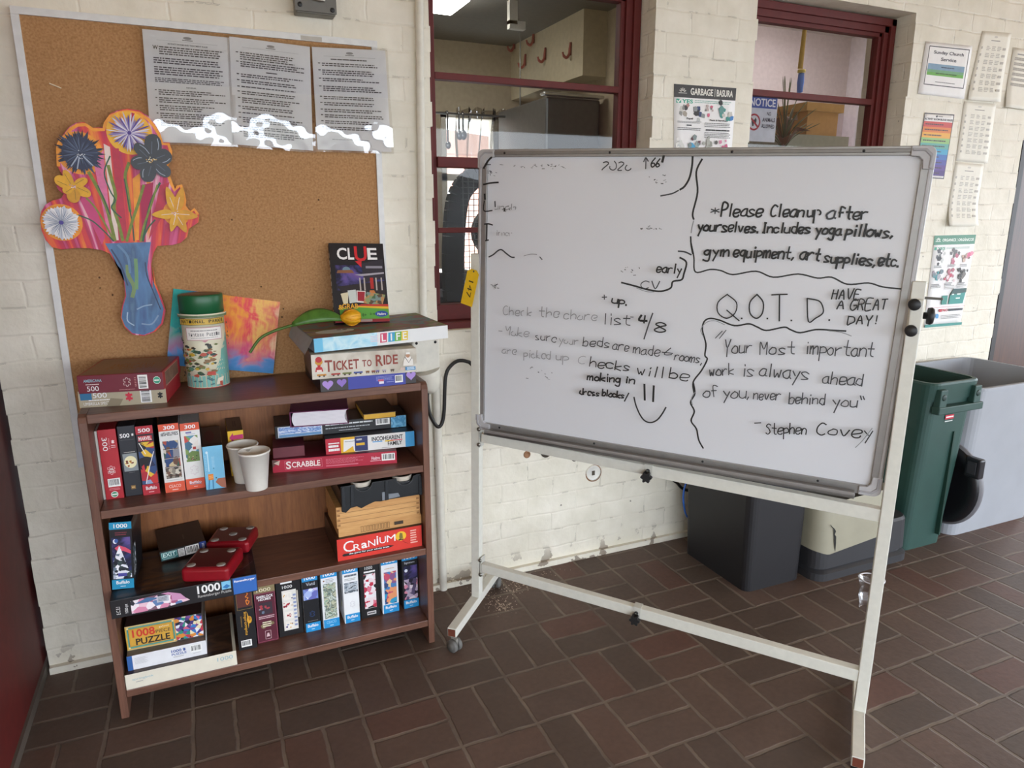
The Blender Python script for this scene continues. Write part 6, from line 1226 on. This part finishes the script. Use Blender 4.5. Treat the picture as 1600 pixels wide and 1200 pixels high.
def f(d):
    d.rect(.2, .93, .66, .97, WH); d.text('1000', .26, .845, .66, .895, WH, False).rect(.82, .3, .87, .78, ink('#c9bfae')); d.rect(.22, .10, .80, .81, ink('#e4dfd6')); 
    for i, c in enumerate((['#d9a83a', '#2a2f5a', '#e6e0d6'], ['#b9303a', '#d9c9b9', '#8a2030'], ['#a93038', '#efe0d0', '#7a2a30'], ['#4a3f7a', '#d9a83a', '#8d9ac0'])):
        y = .71-i*.17; d.rect(.29, y-.065, .62, y+.065, ink('#efe8de')); clutter(d, .455, y, .15, c, 50+i, 8)
    d.lines(.66, .15, .78, .75, 9, ink('#8d9ac0'), 3, .5, .1, .5)
gbox('puzzle_box', 'black upright puzzle box with a white strip of four small pictures', 'puzzle box', (.130, -.229, Z4), 0, .0725, .19, .19, {'all': '#161517'}, f, group=low)
gbox('puzzle_box', 'black and blue upright puzzle box with a glittering diamond band', 'puzzle box', (.2065, -.234, Z4), 0, .047, .185, .2, {'all': '#17181c', 'left': '#dcdcdf'}, lambda d: (buffalo(d, None), d.text('Vivid', .25, .785, .8, .84, ink('#d9dbe2'), False), d.rect(.04, .55, .97, .735, A_DIAM), d.jigsaw(.52, .30, .2, ink('#2f4f86')), d.lines(.2, .175, .85, .19, 1, G2, 2, .4, 0, .1)), group=low)
gbox('puzzle_box', 'white and blue upright puzzle box with a tall green garden picture', 'puzzle box', (.2625, -.234, Z4), 0, .050, .185, .2, {'all': '#e6e7ea'}, lambda d: (d.rect(0, .86, 1, 1, BF), d.text('1000', .15, .885, .85, .945, WH, True), d.lines(.3, .77, .9, .84, 3, G2, 2, .4, .3, .1), d.ell(.18, .81, .05, .012, ink('#8a5a3a')), d.rect(.12, .16, .88, .76, A_GREEN), d.rect(.03, 0, 1, .145, BF), d.text('CEACO', .2, .07, .8, .115, ink('#9fd0ec'), False), d.lines(.4, .025, .62, .045, 1, ink('#cfe6f0'), 2, .5, 0, .4)), group=low)
gbox('puzzle_box', 'white and blue upright puzzle box with a small grey car picture', 'puzzle box', (.329, -.233, Z4), 0, .0485, .185, .2, {'all': '#eceded', 'left': '#e9e9ec'}, lambda d: (buffalo(d, A_GRAY, .52, .70, .08, .95), d.lines(.12, .795, .9, .84, 1, ink('#6a6f78'), 3, .7, 0, .25), d.lines(.12, .73, .85, .775, 2, G2, 3, .4, .1, .1), d.jigsaw(.55, .32, .2, ink('#cfcdd2'))), None, lambda d: d.rect(.75, .3, .82, .6, ink('#3a3f44')).rect(.76, .2, .82, .3, ink('#c9c04a')), group=low)
def f(d):
    d.text('1000', .28, .85, .68, .90, WH, False).lines(.22, .79, .82, .825, 1, WH, 3, .8, 0, .4).rect(.18, .16, .84, .775, ink('#e6e2e3')).rect(.2, .17, .82, .765, A_RED).box_line(.18, .16, .84, .775, .0012, ink('#1a1819')).rect(.3, .05, .78, .11, ink('#cfcccd')).lines(.34, .06, .74, .10, 1, K, 3, .5, 0, .2)
gbox('puzzle_box', 'black upright puzzle box with a red and white comic collage', 'puzzle box', (.3835, -.229, Z4), 0, .0605, .185, .2, {'all': '#151416'}, f, group=low)
gbox('puzzle_box', 'white and blue upright puzzle box with a colourful canal town picture', 'puzzle box', (.453, -.226, Z4), 0, .054, .18, .2, {'all': '#e9e9ec'}, lambda d: (buffalo(d, A_CITY, .16, .73, .15, .9), d.lines(.2, .775, .8, .80, 1, ink('#c9a98a'), 3, .5, .1, .1)), group=low)
gbox('puzzle_box', 'black upright puzzle box with a moonlit castle, rightmost on the bottom shelf', 'puzzle box', (.522, -.224, Z4), 0, .053, .18, .2, {'all': '#19181c'}, lambda d: (buffalo(d, None), d.text('Signature', .15, .79, .8, .835, ink('#d9dbe2'), False), d.rect(.1, .16, .95, .76, A_NIGHT), d.ell(.25, .68, .1, .028, ink('#e2e6f0')), d.rect(.1, .16, .95, .52, art('printed_castle', ['#b9a9c0', '#5a4f70', '#e0d3dc', '#2a2438', '#8d7a94', '#d98aa0'], 86, 'VORONOI', .4, .2))), group=low)

# ---- on top of the bookcase
def f(d):
    d.text('UMBRELLA SPECTRUM', .05, .12, .42, .30, WH, False).text('500', .16, .55, .32, .86, WH, False).lines(.11, .36, .37, .48, 1, WH, 2, .5, .1, .08); d.rect(.02, .45, .15, .95, ink('#2f6f96')).poly([(.0, 0), (.3, 0), (.36, .5), (.5, .4), (.45, .0)], ink('#8d8068'), ).jigsaw(.57, .52, .055, ink('#cf2f44'), True).barcode(.70, .1, .83, .88, False, 5).jigsaw(.93, .5, .04, BKK, True)
gbox('puzzle_box', 'cream and red 500 piece puzzle box, lower of the two on the bookcase top', 'puzzle box', (-.306, -.237, Z1), -8.6, .206, .205, .043, {'all': '#a8242e', 'front': '#b0a389'}, f)
def f(d):
    d.text('AMERICANA', .07, .62, .28, .78, ink('#8db8c4'), True).text('500', .10, .12, .235, .40, WH, False).lines(.09, .45, .26, .54, 1, ink('#e6d0c9'), 2, .5, .1, .1).jigsaw(.57, .54, .055, ink('#e6d0c9')).lines(.47, .1, .66, .15, 1, ink('#c98a8a'), 3, .5, .1, .06); d.barcode(.70, .12, .815, .90, False, 6); d.lines(.66, .25, .68, .8, 6, ink('#c98a8a'), 3, .4, 0, .6).ell(.925, .56, .045, .22, ink('#cfe0d6'), 10).ell(.925, .56, .04, .19, ink('#3a9a7a'), 10).lines(.895, .5, .955, .62, 1, WH, 3, .5, 0, .4)
gbox('puzzle_box', 'dark red 500 piece puzzle box, upper of the two on the bookcase top', 'puzzle box', (-.299, -.268, Z1+.0432), -9.5, .198, .220, .0465, {'all': '#8a1f2a', 'front': '#701f30', 'right': '#a8242e'}, f, lambda d: d.rect(.03, .03, .97, .97, mat('#5a3624', .3, var=.25, scale=14)).text('AMERICANA', .25, .30, .8, .62, ink('#8a5f34'), False), None, lambda d: d.rect(.12, .1, .85, .9, mat('#7a5a4a', .5, var=.3)).box_line(.12, .1, .85, .9, .001, ink('#d9b9a0')))
# national parks tube
t = tag(empty('puzzle_canister', (.0045, -.0855, Z1)), 'tall round puzzle canister printed with a park map and green lid', 'canister')
cr0 = .0572; ch = .213
m = MB(); creme = mat('#e4dfc4', .45, var=.02); m.lathe([(0, 0), (cr0, 0), (cr0, ch), (0, ch)], creme, 56)
def PC(x, y, l):   # x runs round the front half from left to right
    a = R(-90)+(x-.5)*pi*1.02; return Vector(((cr0+l)*cos(a), (cr0+l)*sin(a), y*ch))
d = Dec(m, PC, cr0*pi*1.02, ch)
def cyl_patch(x0, y0, x1, y1, mt, n=16):
    l = d._l()
    for i in range(n):
        a, b = x0+(x1-x0)*i/n, x0+(x1-x0)*(i+1)/n; m.add([PC(a, y0, l), PC(b, y0, l), PC(b, y1, l), PC(a, y1, l)], [(0, 1, 2, 3)], mt)
def cyl_poly(pts, mt): # vertical strips between a left edge curve and the right rim
    l = d._l()
    for (xa, ya), (xb, yb) in zip(pts[:-1], pts[1:]):
        for i in range(8):
            f0, f1 = i/8, (i+1)/8; m.add([PC(xa+(1.0-xa)*f0, ya, l), PC(xa+(1.0-xa)*f1, ya, l), PC(xb+(1.0-xb)*f1, yb, l), PC(xb+(1.0-xb)*f0, yb, l)], [(0, 1, 2, 3)], mt)
sea = mat('#7fbdb2', .45, var=.03)
cyl_patch(0, .015, 1, .17, sea); cyl_poly([(.66, .17), (.60, .22), (.64, .28), (.68, .34), (.72, .40), (.74, .5), (.80, .58), (.86, .66), (.90, .72)], sea); cyl_patch(0, .0, 1, .012, ink('#a83a34')); cyl_patch(0, .012, 1, .018, creme)
rd = random.Random(21)
for i in range(95):
    x, y = rd.uniform(.06, .70), rd.uniform(.17, .60)
    if x > .60+.3*max(0, y-.25): continue
    s = rd.uniform(.02, .045); k = rd.randint(4, 7); l = d._l()
    m.add([PC(x+s*cos(q*2*pi/k)*rd.uniform(.6, 1.3)*1.2, y+s*.7*sin(q*2*pi/k)*rd.uniform(.5, 1.1), l) for q in range(k)], [tuple(range(k))], ink(rd.choice(('#3f5a3f', '#2f4a44', '#6a7a3f', '#b9523f', '#c9a83a', '#3a3a34', '#5f8f7a', '#8a6a44'))))
for i in range(10):
    x, y = rd.uniform(.2, .95), rd.uniform(.04, .14); d.poly([(x, y), (x+.04, y+.01), (x+.03, y+.025), (x-.02, y+.012)], ink('#3f6f74'))
d.poly([(.60, .05), (.69, .05), (.72, .15), (.62, .13)], ink('#efe6d0')).poly([(.65, .03), (.69, .02), (.69, .09), (.65, .09)], ink('#b9523f')).poly([(.48, .19), (.60, .18), (.60, .23), (.5, .235)], ink('#c0483a'))
for i in range(8): x, y = .08+rd.random()*.1, .62+rd.random()*.25; d.ell(x, y, .02, .012, ink('#3f5a3f'), 6)
for i in range(10): x, y = .86+rd.random()*.1, .55+rd.random()*.38; d.ell(x, y, .022, .014, ink(rd.choice(('#3a3a34', '#3f5a3f', '#2f4a44'))), 6)
cyl_patch(.14, .86, .82, .945, ink('#3a3222')); cyl_patch(.15, .865, .81, .94, mat('#d3ae45', .45)); cyl_patch(0, .955, 1, .985, ink('#6a7f5a')); cyl_patch(0, .985, 1, 1, creme)
for ch_, i in zip('NATIONAL PARKS', range(14)):
    if ch_ != ' ': d.text(ch_, .19+i*.0425, .888, .225+i*.0425, .928, ink('#2a2418'), True)
cyl_patch(.26, .66, .74, .83, ink('#c98a94')); cyl_patch(.268, .667, .732, .823, ink('#f0ece6'))
for ch_, i in zip('Vintage Puzzle', range(14)):
    if ch_ != ' ': d.text(ch_, .295+i*.0295, .715, .318+i*.0295, .752 if ch_ not in 'VtPl' else .76, ink('#4a4a4a'), False)
d.lines(.33, .775, .68, .80, 1, G2, 3, .5, .1, .1); d.lines(.33, .685, .68, .70, 1, G2, 4, .4, .1, .1); d.poly([(.46, .655), (.54, .655), (.5, .63)], ink('#c98a94'))
m.build('tube', t)
m = MB(); m.lathe([(.0576, ch), (.0592, ch+.001), (.0592, ch+.048), (.0575, ch+.0515), (0, ch+.052)], mat('#1f5f3a', .35, var=.04), 56); m.build('lid', t)
m = MB(); m.lathe([(0, ch+.0522), (.05, ch+.0524), (.052, ch+.0515)], mat('#4a3524', .35), 48); m.build('lid_top', t)
# tie-dye canvas propped on one corner
t = tag(empty('tie_dye_painting', (-.104, -.044, .925), (R(-6), R(10.2), 0)), 'small tie-dye style canvas in teal, orange and pink tilted behind the canister', 'painting')
m = MB(); m.box(0, .297, 0, .008, 0, .222, {'all': mat('#d9c0a0', .7), 'front': tiedye_mat()}); m.build('canvas', t, bev=.001)
# right-hand pile
def heart(d, cx, cy, s, mt):
    P = []
    for i in range(28): a = 2*pi*i/28; P.append((cx+s*16*sin(a)**3/17, cy+s*d.w/d.h*(13*cos(a)-5*cos(2*a)-2*cos(3*a)-cos(4*a))/17))
    d.poly(P[::-1], mt)
def f(d):
    d.rect(.28, .0, .885, 1, ink('#3d449e')); lv = ink('#a98ad0'); heart(d, .075, .56, .058, lv); heart(d, .215, .62, .052, ink('#8d6fc0')); heart(d, .945, .66, .055, lv)
    d.lines(.57, .45, .77, .85, 4, ink('#8d94d0'), 3, .4, .2, .08); d.rect(.60, .22, .65, .42, ink('#e6e2ea')).rect(.59, .42, .65, .58, ink('#c0506a')).barcode(.77, .20, .855, .80, True, 19); d.lines(.68, .25, .76, .4, 1, ink('#8d94d0'), 4, .4, 0, .2)
gbox('game_box', 'dark game box with lilac hearts and a blue panel, bottom of the right pile', 'game box', (.287, -.3205, Z1), 1, .277, .26, .0365, {'all': '#3a3636', 'left': '#241d22'}, f)
def f(d):
    br = ink('#8e3a2c'); d.rect(.0, .0, 1, 1, art('printed_parchment', ['#a9a090', '#c9c2b2', '#d9d3c6', '#b9b0a0', '#cfc8ba'], 8, 'NOISE', .5)); rd2 = ink('#b9262c')
    d.poly([(.03, .30), (.105, .30), (.095, .48), (.08, .50), (.09, .72), (.05, .72), (.055, .5), (.04, .48)], rd2).ell(.068, .70, .035, .13, ink('#c9902c')).ell(.068, .79, .03, .12, rd2).rect(.045, .30, .09, .38, ink('#efd9d0'))
    for ch_, x0, x1, y0, y1 in (('T', .12, .19, .27, .75), ('I', .20, .217, .31, .70), ('C', .225, .275, .31, .70), ('K', .28, .335, .31, .70), ('E', .34, .38, .32, .71), ('T', .385, .44, .32, .72), ('T', .47, .51, .38, .66), ('O', .515, .56, .38, .66), ('R', .60, .67, .36, .84), ('I', .675, .692, .40, .80), ('D', .70, .755, .40, .80), ('E', .765, .815, .40, .80)): d.text(ch_, x0, y0, x1, y1, br, True)
    for x, c in ((.045, '#c98a2c'), (.175, '#a9342c'), (.28, '#6f7a3a'), (.385, '#4a5a9a'), (.5, '#8a5a34'), (.555, '#8a4a34'), (.595, '#7a6a9a'), (.66, '#a9a0b0'), (.74, '#5a4a40')):
        w2 = .085 if x < .45 else .035; d.rect(x, .13, x+w2, .20, ink(c)).ell(x+w2*.25, .115, w2*.12, .035, ink('#4a3a30'), 8).ell(x+w2*.75, .115, w2*.12, .035, ink('#4a3a30'), 8)
    d.poly([(.865, .30), (.965, .30), (.96, .55), (.935, .70), (.89, .70), (.87, .52)], ink('#e9e4dc')).ell(.913, .72, .02, .085, ink('#b98a6a')).rect(.893, .78, .933, .86, ink('#e9e6e0')).line([(.885, .66), (.92, .42), (.95, .62)], .0018, ink('#4a4440')).rect(.885, .10, .985, .25, ink('#3f86b8')).lines(.9, .12, .975, .24, 2, ink('#e0ecf3'), 3, .5, .1, .2).poly([(.83, .14), (.875, .12), (.88, .22), (.84, .24)], ink('#d0b9b0'))
gbox('game_box', 'cream train board game box with red-brown lettering, middle of the right pile', 'game box', (.268, -.3115, Z1+.0367), -3.2, .296, .262, .0695, {'all': '#b9b2a2', 'left': '#5f4a3a', 'right': '#8a8072'}, f)
def f(d):
    l = d._l(); d.rect(0, 0, .06, 1, ink('#6fc0e4')).rect(.06, 0, .45, 1, art('printed_clouds', ['#86cbe6', '#a9dcee', '#cdeaf3', '#9ad3ea'], 27, 'NOISE', .4)).rect(.45, 0, 1, 1, ink('#e6e7e6'))
    for ch_, x, c in zip('LIFE', (.475, .535, .585, .635), ('#d0456a', '#3fa0c8', '#6fb04a', '#e2c22c')): d.poly([(x-.005, .20), (x+.045, .20), (x+.05, .90), (x, .90)], ink(c)).text(ch_, x+(.008 if ch_ != 'I' else .016), .28, x+(.038 if ch_ != 'I' else .026), .82, WH, True)
    d.lines(.40, .3, .46, .8, 4, ink('#e6c9d6'), 3, .4, .1, .5)
t = tag(empty('game_box', (.281, -.297, Z1+.1075), (R(1.6), R(-1.2), R(4.7))), 'wide white and sky blue game box with a colourful lid, top of the right pile', 'game box')
m = MB(); m.box(0, .403, 0, .262, .002, .0415, {'all': mat('#c9cdd0', .4), 'front': mat('#dfe3e4', .4), 'left': mat('#8fa6b4', .4), 'top': A_LIFE})
f(Dec.flat(m, (0, 0, .002), (.403, 0, 0), (0, 0, .0395))); d = Dec.flat(m, (0, 0, .0415), (.403, 0, 0), (0, .262, 0)); d.ell(.2, .30, .14, .11, ink('#b9c0c4')).ell(.24, .36, .02, .02, K, 8).ell(.28, .35, .02, .02, K, 8).line([(.25, .21), (.34, .24), (.4, .2)], .002, K)
m.build('lid', t, bev=.0012)
m = MB(); m.add([(-.002, 0, .041), (-.026, .006, -.003), (-.018, .258, .006), (-.002, .262, .041)], [(0, 1, 2, 3), (3, 2, 1, 0)], mat('#8296a2', .5)); d = Dec(m, lambda x, y, l: Vector((-.003-.018*(1-y)-l, .02+.22*x, .003+.034*y)), .22, .04); d.text('LIFE', .1, .3, .4, .7, ink('#a99a62'), True, 0); m.build('torn_lid_side', t)
def f(d):
    d.rect(0, 0, 1, 1, ink('#171317')).rect(.08, .40, .97, .72, A_NIGHT).poly([(.08, .45), (.97, .52), (.97, .3), (.3, .3)], ink('#2a2224')).poly([(.60, .5), (.97, .55), (.97, .80), (.55, .74)], ink('#2f2a34')).rect(.64, .68, .95, .71, ink('#8d8a94')); 
    for x in (.50, .58, .80, .9): d.rect(x, .40, x+.025, .56, ink('#b9b0a8'))
    d.rect(.70, .42, .76, .56, ink('#b02a24')).poly([(.55, .58), (.97, .61), (.97, .63), (.42, .60)], ink('#a9a4ac')).poly([(.68, .40), (.76, .40), (.80, .34), (.66, .34)], ink('#c97a3a')).ell(.28, .665, .07, .035, ink('#6f8a9a')).poly([(.1, .62), (.42, .62), (.38, .66), (.12, .655)], ink('#8a5a3a'))
    for ch_, x0, x1, c, dy in (('C', .13, .31, WH, 0), ('L', .33, .44, WH, 0), ('U', .45, .68, ink('#d0242c'), .02), ('E', .69, .87, WH, 0)): d.text(ch_, x0, .79-dy, x1, .94+dy, c, True)
    d.poly([(.45, .77), (.56, .69), (.57, .77)], ink('#d0242c')); d.poly([(.14, .36), (.28, .38), (.26, .24), (.18, .23)], ink('#d9cfae')).poly([(.27, .40), (.42, .41), (.42, .25), (.29, .24)], ink('#c9cfc9')).poly([(.43, .40), (.60, .39), (.57, .24), (.42, .25)], ink('#e0d6d0')).poly([(.45, .385), (.585, .38), (.56, .26), (.44, .27)], ink('#a02030')); d.poly([(.62, .38), (.96, .34), (.88, .19), (.54, .24)], art('printed_game_board', ['#4a6a4a', '#8d9a6a', '#b98a5a', '#5a4a3a', '#7a8f8a'], 90, 'VORONOI'))
    d.poly([(.10, .04), (1, .04), (1, .155), (.75, .18), (.45, .20), (.30, .17), (.10, .2)], ink('#5aa03a')).poly([(.40, .19), (1, .16), (1, .20), (.45, .215)], ink('#e2b52c')).poly([(.42, .205), (1, .19), (1, .22), (.5, .225)], ink('#c0352c')); d.text('&', .08, .16, .17, .22, ink('#e2a82c'), True).text('GRAB', .15, .17, .44, .235, ink('#e2a82c'), True).ell(.28, .125, .12, .045, ink('#7a2a5a')).text('GO', .21, .10, .35, .15, WH, True)
    d.ell(.86, .10, .12, .038, ink('#2a4f9a')).text('Hasbro', .78, .085, .94, .115, WH, True).text('8+', .5, .07, .58, .11, ink('#2f5a24'), True).text('2-6', .64, .09, .74, .115, ink('#2f5a24'), True); d.rect(0, 0, 1, .04, ink('#8e1d26')).rect(.44, .005, .68, .035, ink('#9a8a84'))
gbox('game_box', 'small black and purple travel game box leaning upright on top of the right pile', 'game box', (.370, -.131, Z1+.1645), -2.6, .166, .021, .251, {'all': '#15131a'}, f, None, lambda d: d.lines(.2, .1, .8, .9, 9, WH, 3, .6, .1, .8), rx=-21, ry=1.5)
# tulip lying across the top box
t = tag(empty('tulip', (.40, -.155, 1.042)), 'single yellow tulip with a long green leaf lying across the top game box', 'flower'); to = Vector(t.location)
TZ = 1.028
S_ = smooth([(.385, -.150, TZ+.016), (.33, -.152, TZ+.014), (.268, -.152, TZ+.010), (.225, -.150, TZ+.002), (.185, -.148, TZ-.010), (.150, -.148, TZ-.028), (.120, -.150, TZ-.066)], 5)
m = MB(); m.tube([Vector(p)-to for p in S_], .0042, mat('#4f6f2c', .5), 8); m.build('stem', t)
m = MB(); n = 14; V = []
for i in range(n+1):
    s = i/n; x = .242+.150*s; w = .031*sin(pi*min(1, s*.93+.04))**.65; y = -.155-.004*sin(s*3); z = TZ+.009+.012*sin(s*pi*.8)
    for q in (-1, -.5, 0, .5, 1): V.append(Vector((x, y+w*.45*q, z-.006+w*(q+1)*.60+.006*(1-q*q)))-to)
m.add(V, [(i*5+k, (i+1)*5+k, (i+1)*5+k+1, i*5+k+1) for i in range(n) for k in range(4)], mat('#47702a', .4, var=.2, scale=60), True); o = m.build('leaf', t); o.modifiers.new('thickness', 'SOLIDIFY').thickness = .0012
m = MB(); ym = mat('#e8a81c', .45, var=.12, scale=50)
for k, (a, r_) in enumerate(((0, 1), (60, .95), (120, 1), (180, .95), (240, 1), (300, .95))):
    ca, sa = cos(R(a)), sin(R(a)); V = []
    for i in range(9):
        s = i/8; L = .058*s; rad = .022*sin(pi*(s*.72+.06))*r_; wd = .019*sin(pi*(s*.86+.07))**.8
        for q in (-1, 0, 1): 
            rr_ = rad-.004*abs(q); V.append(Vector((.383+L, -.156+ca*rr_-sa*wd*q, TZ+.0205+sa*rr_+ca*wd*q))-to)
    m.add(V, [(i*3+j, (i+1)*3+j, (i+1)*3+j+1, i*3+j+1) for i in range(8) for j in range(2)], ym, True)
o = m.build('petals', t); o.modifiers.new('thickness', 'SOLIDIFY').thickness = .0012
